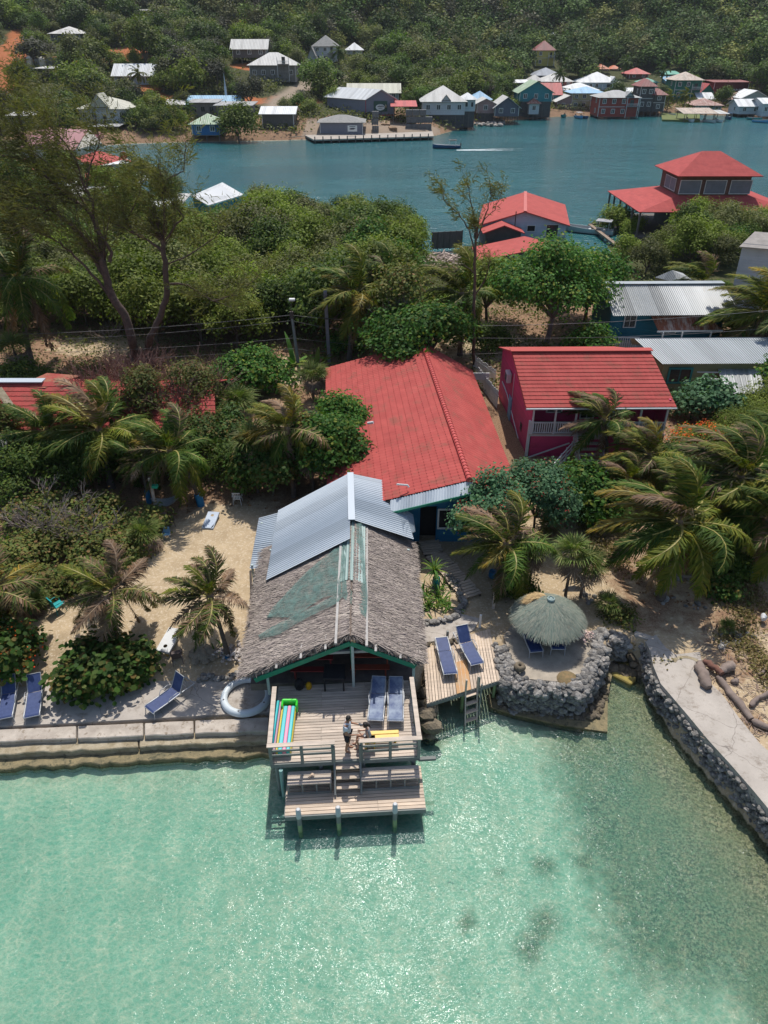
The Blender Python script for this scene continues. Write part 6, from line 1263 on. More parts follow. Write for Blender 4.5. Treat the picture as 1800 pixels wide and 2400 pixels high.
for i,(x,y,z,sc,X0,Y0) in enumerate(pts[:292]):
    k_=kindat(x,y,X0); o=FT[i%7]; o=bpy.data.objects.new('broadleaf_tree',o); COL.objects.link(o); o.location=(x,y,z-.2); o.rotation_euler=(0,0,rr.uniform(0,6.28)); s=sc*rr.uniform(.75,1.25); o.scale=(s,s,s*rr.uniform(.7,1.3)); o.material_slots[1].link='OBJECT'; o.material_slots[1].material=LM[k_]
    tag(o,autolabel(X0,Y0-12,('tall ' if sc>1.1 else 'low ' if sc<.75 else '')+KL[k_],FLM),'tree','trees on the hillside across the lagoon')
k=NT('far_forest_leaf'); geo=k.n('NewGeometry'); at=k.n('Attribute',attribute_name='tint'); col=k.mix(1.,at.outputs['Color'],k.math('MULTIPLY_ADD',geo.outputs['Random Per Island'],.9,.55),'MULTIPLY'); k.l(col,k.p.inputs['Base Color']); k.p.inputs['Roughness'].default_value=.7; k.p.inputs['Specular IOR Level'].default_value=.15
tr=k.n('BsdfTranslucent'); k.l(col,tr.inputs[0]); ms=k.n('MixShader'); ms.inputs[0].default_value=.2; k.l(k.p.outputs[0],ms.inputs[1]); k.l(tr.outputs[0],ms.inputs[2]); k.l(ms.outputs[0],k.out.inputs[0])
protos=[]
for i in range(4): cl=mkclumps(500+i,4.3,1.,6.8,7,.7); protos.append(crown(cl,700,.85,.85,500+i,.55,False,.7,6,.28))
TC={'forest':(.075,.125,.025),'mangrove':(.115,.17,.03),'yellow':(.185,.20,.042),'olive':(.135,.14,.045),'grey':(.145,.14,.085),'dark':(.05,.095,.02)}
VV=[];FF=[];TT=[];off=0
for i,(x,y,z,sc,X0,Y0) in enumerate(pts[292:]):
    V,F=protos[i%4]; a=rr.uniform(0,6.28); s=sc*rr.uniform(.9,1.2); ca,sa=math.cos(a)*s,math.sin(a)*s; Vx=np.stack([V[:,0]*ca-V[:,1]*sa+x,V[:,0]*sa+V[:,1]*ca+y,V[:,2]*s*rr.uniform(.8,1.25)+z-.2],1); VV.append(Vx); FF.append(F+off); off+=len(V); t=np.array(TC[kindat(x,y,X0)])*rr.uniform(.6,1.4); TT.append(np.tile([*t,1],(len(V),1)))
me=npmesh('hillside_forest',np.concatenate(VV),np.concatenate(FF),k.m); ca_=me.attributes.new('tint','FLOAT_COLOR','POINT'); ca_.data.foreach_set('color',np.concatenate(TT).astype(np.float32).ravel()); tag(link('hillside_forest',me),kind='stuff')
NFOR=len(pts)
# low scrub under the hillside trees
def scatter_cards(name,n,region,size,m,kind,seed,h=.5,clus=8):
    g=np.random.default_rng(seed); P_=[]
    while len(P_)<n//clus:
        x,y=region(g)
        if x is None: continue
        P_.append((x,y,gz(x,y)))
    P_=np.array(P_); j=g.integers(0,len(P_),n); c=P_[j]+np.abs(g.normal(0,1,(n,3)))*np.array([1,1,.5])*h*np.where(g.random((n,3))<.5,-1,1)*np.array([1,1,0])+np.stack([np.zeros(n),np.zeros(n),g.random(n)*h],1)
    nr=nrm(g.normal(0,.5,(n,3))+np.array([0,0,.8])); d=nrm(np.cross(nr,g.normal(0,1,(n,3)))); s=size*g.uniform(.6,1.4,n); V,F=cards(c,d,nr,s,s*.6); o=link(name,npmesh(name,V,F,m)); tag(o,kind=kind); return o
def rg(g):
    y=g.uniform(212,330); x=g.uniform(-.6*y,.6*y)
    return (x,y) if y>np.interp(x,FX,FY)+3 and soilat(x,y)<.25 else (None,None)
scatter_cards('hillside_scrub',52000,rg,.8,LM['olive'],'stuff',8,1.6,14)
def rg2(g):
    x,y=g.uniform(-34,32),g.uniform(38,100)
    return (x,y) if sdist(np.array([x]),np.array([y]),CHAN)[0]>.3 and not(-6<x<18 and y<46) else (None,None)
scatter_cards('undergrowth',60000,rg2,.22,LM['olive'],'stuff',9,.5,16)
# shoreline bushes across the lagoon
BUSH=[treeparts(700+i,3.2,.3,4.2,8,3600,.34,.65,LM['mangrove'],.12,clus=8,flat=.9) for i in range(2)]
for i,(x,y,sc,k_,lab) in enumerate(((605-45,329,1.9,'mangrove','big rounded bright green mangrove between the blue hut and the open shed'),(325,322,1.1,'dark','dark green shoreline bush right of the boat shelter'),(350,324,1.3,'mangrove','green shoreline bush below the beige gables'),(385,324,1.25,'dark','dense dark shoreline bush midway to the blue hut'),(420,324,1.1,'mangrove','green shoreline bush just left of the blue hut'),(205,315,1.2,'mangrove','green bush in front of the beige gabled house'),(305,300,1.2,'olive','olive bush beside the beige gabled house'),(395,290,1.3,'mangrove','bright bush behind the shoreline bushes'),(1000,295,.9,'glossy','small leafy tree in front of the white stilt house'),(752,283,.7,'glossy','small bright tree in the lumber yard'),(1690,262,1.3,'dark','round dark green tree above the short boat shed'),(1430,200,.7,'dark','small dark tree by the big white roof'),(160,330,1.3,'dark','dark bushes in front of the faded pink roof'),(440,300,.8,'olive','dry bush behind the blue hut'))):
    q=P(x,y,.2); plant('shore_bush',lab,'bush',(q.x,q.y,max(0,gz(q.x,q.y)-.1)),[(n_,me,LM[k_] if n_=='crown' else None) for n_,me,_ in BUSH[i%2]],None,i,sc)
# ---------- palms ----------
WIND=np.array([-.75,.62,0.])
def frond(seed,az,el,L=2.4,nl=72,wind=.5,droop=1.,leaf=.6):
    g=np.random.default_rng(seed); d=np.array([math.cos(az)*math.cos(el),math.sin(az)*math.cos(el),math.sin(el)]); p=np.zeros(3); n=18; pts_=[p.copy()];ds=[d.copy()]
    for i in range(n):
        t=i/n; d=d+np.array([0,0,-1])*.115*droop*(.4+t)+WIND*wind*.12*(.3+t); d=d/np.linalg.norm(d); p=p+d*L/n; pts_.append(p.copy()); ds.append(d.copy())
    pts_=np.array(pts_);ds=np.array(ds); V=[];F=[]
    for side in (-1,1):
        t=np.linspace(.12,.995,nl)+g.normal(0,.004,nl); f=np.clip(t,0,.999)*n; i=f.astype(int); fr=(f-i)[:,None]; c=pts_[i]*(1-fr)+pts_[i+1]*fr; dd=ds[i]; s=nrm(np.cross(dd,np.array([0,0,1.]))+1e-6)*side
        l=leaf*np.sin(np.pi*np.clip(t*.82+.16,0,1))**.7*g.uniform(.8,1.1,nl); q=nrm(s*.75+dd*.62+np.array([0,0,-.18])+WIND*.28*wind+g.normal(0,.15,(nl,3))); q2=nrm(q+np.array([0,0,-.75])*droop+WIND*.35*wind+g.normal(0,.22,(nl,3)))
        w_=nrm(np.cross(q,np.cross(s,dd)))*.021; a=c; m_=c+q*l[:,None]*.5; e=m_+q2*l[:,None]*.5; b0=len(V)*0
        V.append(np.stack([a-w_,a+w_,m_+w_*.9,m_-w_*.9,e],1))
    V=np.concatenate(V); m_=len(V); base=np.arange(m_)[:,None]*5; F4=np.concatenate([base+np.array([[0,1,2,3]]),base+np.array([[3,2,4,4]])]); V=V.reshape(-1,3)
    # midrib
    rV=[];nV=len(V); sdv=nrm(np.cross(ds,np.array([0,0,1.]))+1e-6)
    for i in range(0,n+1,2): w_=.028*(1-i/n)+.006; rV+=[pts_[i]-sdv[i]*w_,pts_[i]+sdv[i]*w_]
    rV=np.array(rV)+np.array([0,0,.012]); k_=len(rV)//2-1; rF=np.array([[nV+2*i,nV+2*i+1,nV+2*i+3,nV+2*i+2] for i in range(k_)])
    faces=[tuple(f) if f[2]!=f[3] else tuple(f[:3]) for f in F4.tolist()]+[tuple(f) for f in rF.tolist()]
    me=bpy.data.meshes.new('frond'); me.from_pydata(np.concatenate([V,rV]).tolist(),[],faces); me.materials.append(None); me.materials.append(None); me.polygons.foreach_set('material_index',[0]*(len(faces)-len(rF))+[1]*len(rF)); me.update(); return me
PM={'green':leafmat('palm_green',[(.028,.07,.012),(.075,.125,.018),(.048,.095,.015),(.15,.175,.028)],rough=.38,spec=.45,trans=.3),'lime':leafmat('palm_yellow_green',[(.09,.13,.018),(.19,.20,.026),(.07,.11,.016),(.27,.215,.03)],rough=.4,trans=.3),
 'mixed':leafmat('palm_windburnt',[(.04,.08,.014),(.10,.13,.02),(.16,.09,.05),(.26,.17,.11),(.05,.08,.02),(.13,.10,.05)],rough=.5,trans=.25),'brown':leafmat('palm_brown',[(.19,.11,.06),(.28,.185,.115),(.14,.09,.06),(.33,.24,.17)],rough=.8,trans=.15),'amber':leafmat('palm_amber',[(.36,.22,.03),(.16,.15,.025),(.26,.17,.03),(.09,.11,.02),(.22,.13,.06)],rough=.5,trans=.25)}
M_rib=mat('rib_yellow',(.28,.23,.05),(.20,.18,.045),rough=.6); M_ribb=mat('rib_brown',(.24,.17,.10),(.18,.12,.08),rough=.8); M_trunk=mat('palm_trunk',(.15,.12,.10),(.08,.065,.055),rough=.95,scale=3,stretch=(1,1,5),bump=.7,bscale=14,bdist=.04); M_blueb=mat('blue_painted_trunk',(.01,.17,.36),(.01,.13,.28),rough=.6)
NAZ=12; FRO={}
for kd,el,wd,dr in (('up',1.05,1.5,.75),('mid',.45,1.15,.95),('low',-.15,.7,1.25),('dead',-1.0,.2,1.1)):
    for a in range(NAZ): FRO[kd,a]=frond(a*7+hash(kd)%1*0+len(kd)*31+a,a*2*math.pi/NAZ,el,wind=wd,droop=dr,nl=72 if kd!='dead' else 46,leaf=.62 if kd!='dead' else .46)
M_coco=mat('coconut',(.20,.22,.05),(.28,.22,.06),rough=.6)
def palm(label,base,crownpx,dy,sc,mix,z=1.2,seed=0,blue=None,coco=0,n=(6,9,7,4),bend=.5,name='coconut_palm',miss=()):
    """base, crownpx: photo pixels; dy: how much farther than its base the crown stands"""
    rr=random.Random(seed); B=GP(base[0],base[1],z); Cn=W(crownpx[0],crownpx[1],B.y+dy); r=root(name,B,label,'palm tree'); c=Cn-B
    m_=Vector((c.x*(.5-bend*.3),c.y*(.5-bend*.3),c.z*.5)); pts_=[]
    for i in range(13): t=i/12; pts_.append(Vector((0,0,-.15))*(1-t)**2+m_*2*t*(1-t)+c*t*t)
    b=MB(); b.tube(pts_,[sc*(.15 if i==0 else .115 if i<3 else .095-.002*i)*(1.12 if i%2 else 1) for i in range(13)],9); b.build('trunk',M_trunk,r)
    if blue: b=MB(); k1=max(2,int(13*blue)); b.tube([p for p in pts_[:k1]],[sc*.155]*k1,9); b.build('painted_trunk_base',M_blueb,r)
    b=MB(); b.lathe(c+Vector((0,0,-.3*sc)),[(.06*sc,0),(.16*sc,.15*sc),(.15*sc,.3*sc),(.05*sc,.45*sc)],8); b.build('crown_heart',M_ribb,r)
    i=0
    for kd,cnt,off_ in zip(('up','mid','low','dead'),n,(0,.3,.6,.1)):
        cnt=int(cnt*1.25+.5) if kd!='dead' else cnt
        for j in range(cnt):
            a=(j+off_+rr.uniform(-.25,.25))/cnt*2*math.pi; ai=int(round(a/(2*math.pi)*NAZ))%NAZ
            if (kd,ai) in miss: continue
            o=link('frond',FRO[kd,ai],r); o.location=c+Vector((math.cos(a)*.05,math.sin(a)*.05,.06 if kd=='up' else 0)); s=sc*rr.uniform(.82,1.12); o.scale=(s,s,s); o.rotation_euler=(rr.uniform(-.12,.12),rr.uniform(-.12,.12),rr.uniform(-.22,.22))
            col=('brown' if kd=='dead' else rr.choices(('green','lime','mixed','amber','brown'),mix)[0]); o.material_slots[0].link='OBJECT'; o.material_slots[0].material=PM[col]; o.material_slots[1].link='OBJECT'; o.material_slots[1].material=M_ribb if col=='brown' else M_rib
    for j in range(coco):
        a=rr.uniform(0,6.28); b=MB(); b.lathe(c+Vector((math.cos(a)*.2,math.sin(a)*.2-.1,-.28-rr.random()*.12))*1,[(.0,-.11),(.09,-.06),(.10,.03),(.05,.11),(0,.12)],8); b.build('coconut',M_coco,r)
    return r
BU=(.2,.5,6,1.4,4); GN=(6,2.5,1.6,.3,.4); YG=(3,4,1.5,.8,.5)
palm('windburnt palm leaning left with a blue painted foot beside the white round rim',(535,1540),(492,1398),.5,.98,BU,seed=1,blue=.2,n=(5,8,5,3),bend=.9)
palm('windburnt palm with amber fronds behind the sea grape bush',(272,1512),(262,1385),.4,1.02,BU,seed=2,n=(5,8,6,3))
palm('biggest palm on the left, heavy with coconuts in front of the red roof',(262,1145),(232,1010),.8,1.7,GN,seed=3,coco=6,n=(8,10,8,3))
palm('dark green palm between the biggest left palm and the left edge',(120,1120),(110,1010),.8,1.35,GN,seed=4,n=(6,8,6,3))
palm('palm with a crooked trunk whose foot is painted blue by the hammock',(472,1185),(398,1058),.2,1.3,GN,seed=5,blue=.36,n=(6,8,6,2),bend=1.4)
palm('small leaning palm with a blue foot left of the hammock',(350,1180),(330,1080),.3,.9,GN,seed=6,blue=.4,n=(4,6,4,2))
palm('palm with amber lower fronds in front of the dark leafy trees',(690,1165),(673,1005),.4,1.22,(1,3,3,4,1.5),seed=7,n=(6,6,5,5))
palm('windswept palm beside the slatted boardwalk',(1160,1405),(1185,1275),.5,1.15,(1.5,1.5,5,1,1),seed=8,n=(6,8,6,3))
palm('windswept palm with reddish tips before the pink balcony',(1425,1105),(1415,985),.5,1.12,(4,1,4,0,1.5),seed=9,n=(7,6,4,3))
palm('golden green palm right of the pink house stairs',(1500,1160),(1520,1065),.4,1.15,(1,4,2,3,.6),seed=10,n=(6,8,6,2))
palm('short palm under the golden one, between it and the big right palm',(1480,1195),(1475,1125),.3,.8,(2,3,2,2,.6),seed=11,n=(5,6,4,1))
palm('big glossy palm arching over the head of the curved path',(1548,1405),(1590,1225),.6,1.5,(4,4,1.5,.6,.4),seed=12,n=(7,9,8,3))
palm('big swept palm at the right between the orange flowers and the edge',(1690,1300),(1735,1120),.6,1.55,(3,3,4,.8,.8),seed=13,n=(8,9,7,4))
palm('palm at the right edge with a blue painted foot',(1765,1345),(1800,1215),.4,1.35,(3,3,3,.8,.6),seed=14,blue=.3,n=(7,8,6,3))
palm('palm behind the big swept one near the right edge',(1800,1180),(1810,1060),.6,1.35,(2,2,4,.4,1.5),seed=31,n=(6,8,5,3))
palm('yellow green palm standing in the middle clearing behind the bare pole',(818,850),(832,690),.6,1.8,(.5,6,.4,1.5,.2),z=1.5,seed=15,n=(7,9,7,3))
palm('dark windswept palm right behind the yellow green one',(905,800),(900,660),.6,1.7,GN,z=1.4,seed=16,n=(7,7,5,3))
palm('dark palm beside the driftwood path',(1078,835),(1082,690),.6,1.75,GN,z=1.4,seed=17,n=(7,7,6,3))
palm('yellow green palm at the right edge by the pale gable house',(1760,850),(1790,735),.6,2.0,(2,5,1.5,1.5,.6),z=1.5,seed=18,n=(7,9,7,3))
palm('small palm showing over the ridge of the teal house',(1640,760),(1645,665),.4,1.5,(2,5,1,1,.4),z=1.5,seed=19,n=(7,6,2,0))
palm('small fan of a palm right of the rusty awning',(1728,820),(1716,775),.2,.9,GN,z=1.5,seed=20,n=(4,6,4,1))
palm('tall dark palm at the left edge under the wispy tree',(75,860),(40,655),.5,2.0,GN,z=1.4,seed=21,n=(6,9,7,6))
palm('palm just outside the left edge reaching over the orange flowers',(-25,1500),(-35,1385),.3,1.15,BU,seed=22,n=(5,8,5,2))
palm('young palm with drooping fronds behind the lounger at the far right',(1665,1240),(1650,1180),.3,1.0,(3,2,3,.5,1),seed=23,n=(5,6,5,2))
# far palms in the village (crown only a few pixels)
def fuse(o_list): return None
b=[]; FP=None
def farpalm():
    VV=[];FF=[];off=0
    for kd,cnt in (('up',5),('mid',8),('low',6)):
        for j in range(cnt):
            me=FRO[kd,(j*5+len(kd))%NAZ]; v=np.empty(len(me.vertices)*3); me.vertices.foreach_get('co',v); v=v.reshape(-1,3)
            for f in me.polygons: FF.append(tuple(off+q for q in f.vertices))
            VV.append(v*[1.9,1.9,1.9]+[0,0,6.5]); off+=len(v)
    bt=MB(); bt.tube([(0,0,-.5),(.15,0,3),(0,0,6.6)],[.2,.16,.13],6); nf=len(FF)
    for f in bt.f: FF.append(tuple(off+q for q in f))
    me=bpy.data.meshes.new('village_palm'); me.from_pydata(np.concatenate(VV+[np.array([tuple(q) for q in bt.v])]).tolist(),[],FF); me.materials.append(PM['green']); me.materials.append(M_trunk); me.polygons.foreach_set('material_index',[0]*nf+[1]*len(bt.f)); me.update(); return me
FP=farpalm()
for i,(x,y,sc,k_,lab) in enumerate(((1170,245,.95,'green','palm behind the pink and grey gabled houses, left one'),(1195,242,.9,'green','palm behind the dark grey gabled house, right one'),(1308,215,.9,'green','palm beside the brick house with the patched roof'),(1562,262,.75,'lime','left palm on the grassy quay'),(1600,262,.8,'lime','right palm on the grassy quay'),(1548,205,.9,'green','palm left of the tall green house'),(1314,168,1.,'green','palm right of the yellow house'),(1385,178,.9,'green','palm behind the big white roof, left of the orange roofs'),(1460,185,.9,'green','palm between the white roof and the red hipped roof'),(795,165,.9,'green','palm in front of the arched white house'),(330,220,.8,'lime','thin yellow palm below the long white roof'),(1010,262,.7,'green','palm between the warehouse and the white stilt house'),(1040,160,.8,'green','palm on the slope above the beige roofed building'),(1215,130,.9,'green','palm left of the yellow house'),(1770,215,1.1,'green','large dark palm at the right end of the village'),(535,215,.7,'green','palm tufts below the concrete tower house'),(350,290,.7,'lime','palm by the low white roof'),(445,290,.6,'green','banana like palm left of the blue hut'),(960,255,.7,'lime','palm over the red shed roof'),(1410,170,.9,'green','palm beside the orange roofed house'))):
    q=hitg(x,y); o=bpy.data.objects.new('village_palm',FP); COL.objects.link(o); o.location=q; o.scale=(sc,)*3; o.rotation_euler=(0,0,i*.3-1); o.material_slots[0].link='OBJECT'; o.material_slots[0].material=PM[k_]; tag(o,lab,'palm tree','palms around the village')
# ---------- fan palms ----------
def fanleaf(seed,n=16,L=.62):
    g=np.random.default_rng(seed); V=[];F=[]; st=.45
    for i in range(n):
        a=math.radians(-105+210*i/(n-1))+g.normal(0,.04); d=np.array([math.cos(a),math.sin(a),.0]); l=L*(1-.25*abs(a)/2)*g.uniform(.85,1.1); s=np.array([-d[1],d[0],0])*.022; o=np.array([st,0,0.]); m_=o+d*l*.55+[0,0,.03]; e=o+d*l+[0,0,-.10-g.random()*.12]; b_=len(V); V+=[o,m_+s,e,m_-s]; F.append((b_,b_+1,b_+2,b_+3))
    b_=len(V); V+=[np.array([0,-.012,0]),np.array([0,.012,0]),np.array([st,.01,.02]),np.array([st,-.01,.02])]; F.append((b_,b_+1,b_+2,b_+3)); return np.array(V),np.array(F)
def fanmesh(seed,n,el0,el1,nm):
    g=np.random.default_rng(seed); VV=[];FF=[];off=0
    for i in range(n):
        V,F=fanleaf(seed*50+i,15); el=g.uniform(el0,el1); az=i*2.39996+g.normal(0,.2); s=g.uniform(.75,1.15); ce,se=math.cos(el),math.sin(el); V=V*s; X_=V[:,0]*ce-V[:,2]*se; Z_=V[:,0]*se+V[:,2]*ce; ca,sa=math.cos(az),math.sin(az); VV.append(np.stack([X_*ca-V[:,1]*sa,X_*sa+V[:,1]*ca,Z_],1)); FF.append(F+off); off+=len(V)
    return npmesh(nm,np.concatenate(VV),np.concatenate(FF),LM['dark'])
FANU=[fanmesh(i+1,26,.1,1.4,'fan_leaves') for i in range(3)]; FAND=[fanmesh(i+11,22,-1.4,-.35,'dead_leaf_skirt') for i in range(3)]
LM['fan']=leafmat('fan_green',[(.07,.12,.03),(.13,.18,.045),(.10,.14,.04),(.22,.22,.08),(.06,.11,.02)],rough=.4); LM['fandead']=leafmat('fan_dead',[(.20,.14,.10),(.30,.22,.16),(.16,.11,.08),(.36,.28,.2)],rough=.8,trans=.1)
def fanpalm(label,px,py,h,sc,z=1.2,seed=0,dead=True,lean=0):
    B=GP(px,py,z); r=root('fan_palm',B,label,'fan palm'); b=MB(); b.tube([(0,0,-.1),(lean*.4,0,h*.5),(lean,0,h)],[.07*sc,.055*sc,.05*sc],7); b.build('trunk',M_trunk,r)
    for nm,me,m in (('fan_leaves',FANU[seed%3],LM['fan']),)+((('dead_leaf_skirt',FAND[seed%3],LM['fandead']),) if dead else ()):
        o=link(nm,me,r); o.location=(lean,0,h); o.scale=(sc,)*3; o.rotation_euler=(0,0,seed); o.material_slots[0].link='OBJECT'; o.material_slots[0].material=m
for a in (('bushy fan palm at the left edge of the clearing',50,880,2.0,1.6,1.4,1,True),('fan palm with bright leaves beside the brown armchair',345,1290,.8,1.15,1.2,2,True),('small fan palm behind the turquoise chair',235,1420,.7,.8,1.2,3,True),('stubby fan palm left of the turquoise chair',85,1440,.6,.85,1.2,4,True),('tall fan palm with a grey skirt left of the boathouse tree',735,1160,2.4,1.25,1.2,5,True),('fan palm with a grey skirt between the two left trees',605,1155,3.0,1.3,1.2,6,True),('fan palm behind the rear corner of the red roof',735,930,1.5,1.35,1.4,7,True),('twin fan palm beside the surfboard in the sand',1360,1400,1.7,1.1,1.2,8,True),('fan palm with a thin bent trunk right of the surfboard',1325,1395,2.2,1.15,1.2,9,True),('fan palm next to the windswept boardwalk palm',1240,1370,1.9,1.0,1.2,10,True),('small fan palm in the sand under the round leaved bush',1285,1255,.5,.8,1.2,11,True),('low fan palm near the umbrella terrace rocks',1420,1440,.5,.7,1.2,12,False),('fan palm tuft in front of the red tiled left roof, right one',410,1000,1.8,1.3,1.2,13,True),('fan palm tuft in front of the red tiled left roof, left one',350,990,2.2,1.2,1.2,14,True),('broad fan palm between the dead bushes and the left roof end',565,1010,1.8,1.5,1.3,15,True),('fan palm crowding the leafy tree by the red roof',660,1080,2.2,1.2,1.2,16,True),('tiny fan palm among the boulders on the right bank',1700,1480,.15,.5,1.2,17,False),('fan palm at the left edge below the tin shed',-5,1180,1.0,1.2,1.2,18,True),('fan palm beside the chequered window corner of the thatch',300,1330,.2,.7,1.2,19,False),('low fan palm by the pink house foot',1445,1230,.5,.9,1.2,20,True)): fanpalm(a[0],a[1],a[2],a[3],a[4],a[5],a[6],a[7])
# ---------- leafy bushes and small trees near the houses ----------
def bush(label,px,py,R_c,h0,h1,nl,size,m,z=1.2,seed=0,asp=.7,round_=False,r0=.07,nc=9,bark=None,flat=.75,name='leafy_bush',cat='bush',clus=7,extra=None,sx=1.,up=.5,shell=.4):
    B=GP(px,py,z) if not isinstance(px,Vector) else px; pt=treeparts(seed+900,R_c,h0,h1,nc,nl,size,asp,LM[m],r0,bark,up,round_,clus,flat,shell); r=plant(name,label,cat,B,pt,None,0,1); r.scale=(sx,1,1)
    if extra: cl=mkclumps(seed+900,R_c*1.02,h0,h1*1.05,nc,flat); V,F=crown(cl,extra[1],extra[2],.8,seed+5,.8,False,.9,extra[3]); link(extra[4],npmesh(extra[4],V,F,LM[extra[0]]),r)
    return r
bush('tall dark leafy tree left of the pale blue tin roof',770,1140,2.5,1.2,4.3,9000,.17,'glossy',seed=1,name='leafy_tree',cat='tree',round_=True,asp=.75)
bush('dark leafy tree behind the pale blue tin roof corner',640,1160,2.2,.8,3.3,7000,.17,'grape',seed=2,name='leafy_tree',cat='tree',round_=True,asp=.75)
bush('leafy tree pressing against the red roof left side',800,1050,2.0,1.2,3.7,6000,.16,'glossy',seed=3,name='leafy_tree',cat='tree',round_=True,asp=.7)
bush('dark tangled shrub behind the white garden chair',560,1130,2.2,.5,2.6,6000,.14,'dark',seed=4)
bush('dark tangled shrub under the left red roof',470,1080,2.6,.6,2.9,7000,.15,'dry',seed=5)
bush('shrub with fresh leaves beside the left roof end',590,905,2.8,.5,2.6,8000,.2,'glossy',z=1.5,seed=6,round_=True)
bush('round leaved green bush between the left roof and the sand',505,960,2.6,.6,2.4,6500,.2,'grape',z=1.4,seed=7,round_=True)
bush('broad almond tree hanging over the rear of the red roof',Vector((2.7,48.0,1.4)),None,4.1,2.6,5.5,21000,.2,'glossy',seed=8,nc=15,round_=True,asp=.7,r0=.18,name='almond_tree',cat='tree',flat=.5,sx=1.1,shell=.2)
bush('twiggy half bare tree top left of the almond tree',Vector((1.2,51.5,1.4)),None,2.6,4.5,7.6,2600,.24,'dry',seed=9,nc=10,r0=.14,bark=M_barkg,name='twiggy_tree',cat='tree')
bush('bush with small red flowers before the blue wall',Vector((5.0,27.6,1.15)),None,2.0,1.2,4.5,11000,.13,'blueg',seed=10,round_=True,asp=.75,extra=('redfl',900,.06,3,'flowers'))
bush('bush with small red flowers beside the red roof eave',Vector((7.6,29.6,1.15)),None,2.1,.9,4.3,10000,.13,'blueg',seed=11,round_=True,extra=('redfl',400,.06,3,'flowers'))
bush('bright round leaved bush in front of the magenta wall',1345,1200,2.2,.4,2.5,8500,.18,'glossy',seed=12,round_=True,asp=.8)
bush('bright round leaved bush spilling onto the sand',1400,1215,1.2,.3,1.5,2400,.2,'glossy',seed=13,round_=True)
bush('low spreading sea grape bush beside the concrete patio',235,1590,1.75,.2,1.35,4600,.19,'grape',seed=14,round_=True,asp=.95,nc=11,name='sea_grape',clus=5,up=1.)
bush('smaller sea grape bush at the right of the large one',300,1575,1.0,.2,.95,1800,.18,'grape',seed=15,round_=True,asp=.95,name='sea_grape',clus=5,up=1.)
bush('tall sea grape at the left edge above the loungers',8,1565,1.4,.3,2.0,4000,.18,'grape',seed=16,round_=True,asp=.9,name='sea_grape',extra=('flame',420,.09,8,'orange_flowers'))
for i,(x,y,R_c,h,lab) in enumerate(((40,1330,1.9,1.2,'mixed green and rust shrub at the left edge'),(140,1290,2.0,1.3,'mixed green and rust shrub under the bare branches'),(255,1300,1.9,1.2,'mixed green and rust shrub left of the bright fan palm'),(340,1250,1.5,1.1,'rusty shrub beside the brown armchair'),(70,1400,1.5,1.0,'rusty shrub above the left sea grape'),(200,1370,1.5,.9,'low shrub above the turquoise chair'),(110,1220,1.9,1.3,'shrub at the foot of the big left palm'),(230,1220,1.5,1.2,'shrub below the coconut palm'))):
    bush(lab,x,y,R_c,.1,h,3600,.15,'dry',seed=20+i,round_=True,nc=9,clus=6,up=.9,r0=.04)
bush('blue green shrub below the olive house window',1650,985,2.2,.6,2.4,5200,.19,'blueg',seed=31,round_=True,asp=.85)
bush('bush with flame orange flowers right of the palms',1640,1090,2.3,.6,2.2,7500,.12,'mangrove',seed=32,extra=('flame',2000,.10,14,'orange_flowers'))
bush('feathery green shrub behind the big right palm',1740,1060,2.8,.6,3.0,12000,.12,'mangrove',seed=33,asp=.4)
bush('feathery green shrub at the right edge',1800,1000,2.5,.6,3.2,9000,.14,'yellow',seed=34,asp=.45)
bush('leafy branch tree at the right edge above the lean-to',1815,955,1.8,1.6,3.2,3500,.2,'glossy',seed=35,round_=True)
bush('low dark shrub among the palms in the right garden',1610,1210,1.8,.3,1.5,5000,.13,'dark',seed=36)
bush('ragged shrub behind the palms in the right garden',1700,1230,2.0,.3,1.8,6000,.13,'olive',seed=37)
bush('shrub at the right edge beneath the swept palms',1800,1270,1.8,.3,1.7,5000,.13,'dark',seed=38)
bush('small round leaved plant on the right bank',1690,1395,.7,.1,.7,900,.14,'grape',seed=39,round_=True)
bush('dry ground shrub by the terrace rocks',1450,1450,.9,.05,.5,1600,.1,'dry',seed=40)
bush('shrub between the boardwalk and the sand path',1215,1395,.9,.1,.8,1700,.12,'dark',seed=41)
bush('broad dense tree with many trunks left of the teal house',Vector((13.2,56,1.4)),None,5.0,2.2,8.6,19000,.24,'glossy',seed=42,nc=14,r0=.2,bark=M_barkg,name='broad_tree',cat='tree',flat=.7)
bush('dense green tree right behind the broad one',Vector((17.4,60.5,1.4)),None,3.8,1.5,6.4,10000,.27,'glossy',seed=43,nc=11,r0=.16,name='broad_tree',cat='tree')
bush('smaller green tree left of the broad tree, by the dark palm',Vector((9.0,61,1.4)),None,3.0,1.5,6.2,8000,.26,'mangrove',seed=44,nc=10,r0=.14,name='broad_tree',cat='tree')
bush('small tree in the shade before the teal house porch',Vector((15.5,51.5,1.4)),None,2.0,.6,2.9,4500,.2,'glossy',seed=45)
bush('green shrub thicket between the stumps and the poles',Vector((-9.5,60,1.4)),None,3.6,.8,4.2,9000,.24,'dark',seed=46)
bush('green shrub thicket left of the lamp pole',Vector((-16,60,1.4)),None,3.6,.8,4.6,9000,.24,'mangrove',seed=47)
bush('green shrub thicket behind the left clearing',Vector((-26,61,1.4)),None,4.,.8,4.4,9000,.26,'mangrove',seed=48)
bush('leaf litter shrub left of the clearing',Vector((-21,47.5,1.4)),None,2.0,.2,1.5,3500,.16,'dry',seed=49)
bush('shrubs below the fan palm of the left clearing',Vector((-25.5,47,1.4)),None,2.2,.3,2.0,4500,.18,'dark',seed=50)
bush('leafy shrub by the driftwood path, left side',Vector((4.6,60,1.4)),None,2.2,.5,2.8,5500,.22,'mangrove',seed=51)
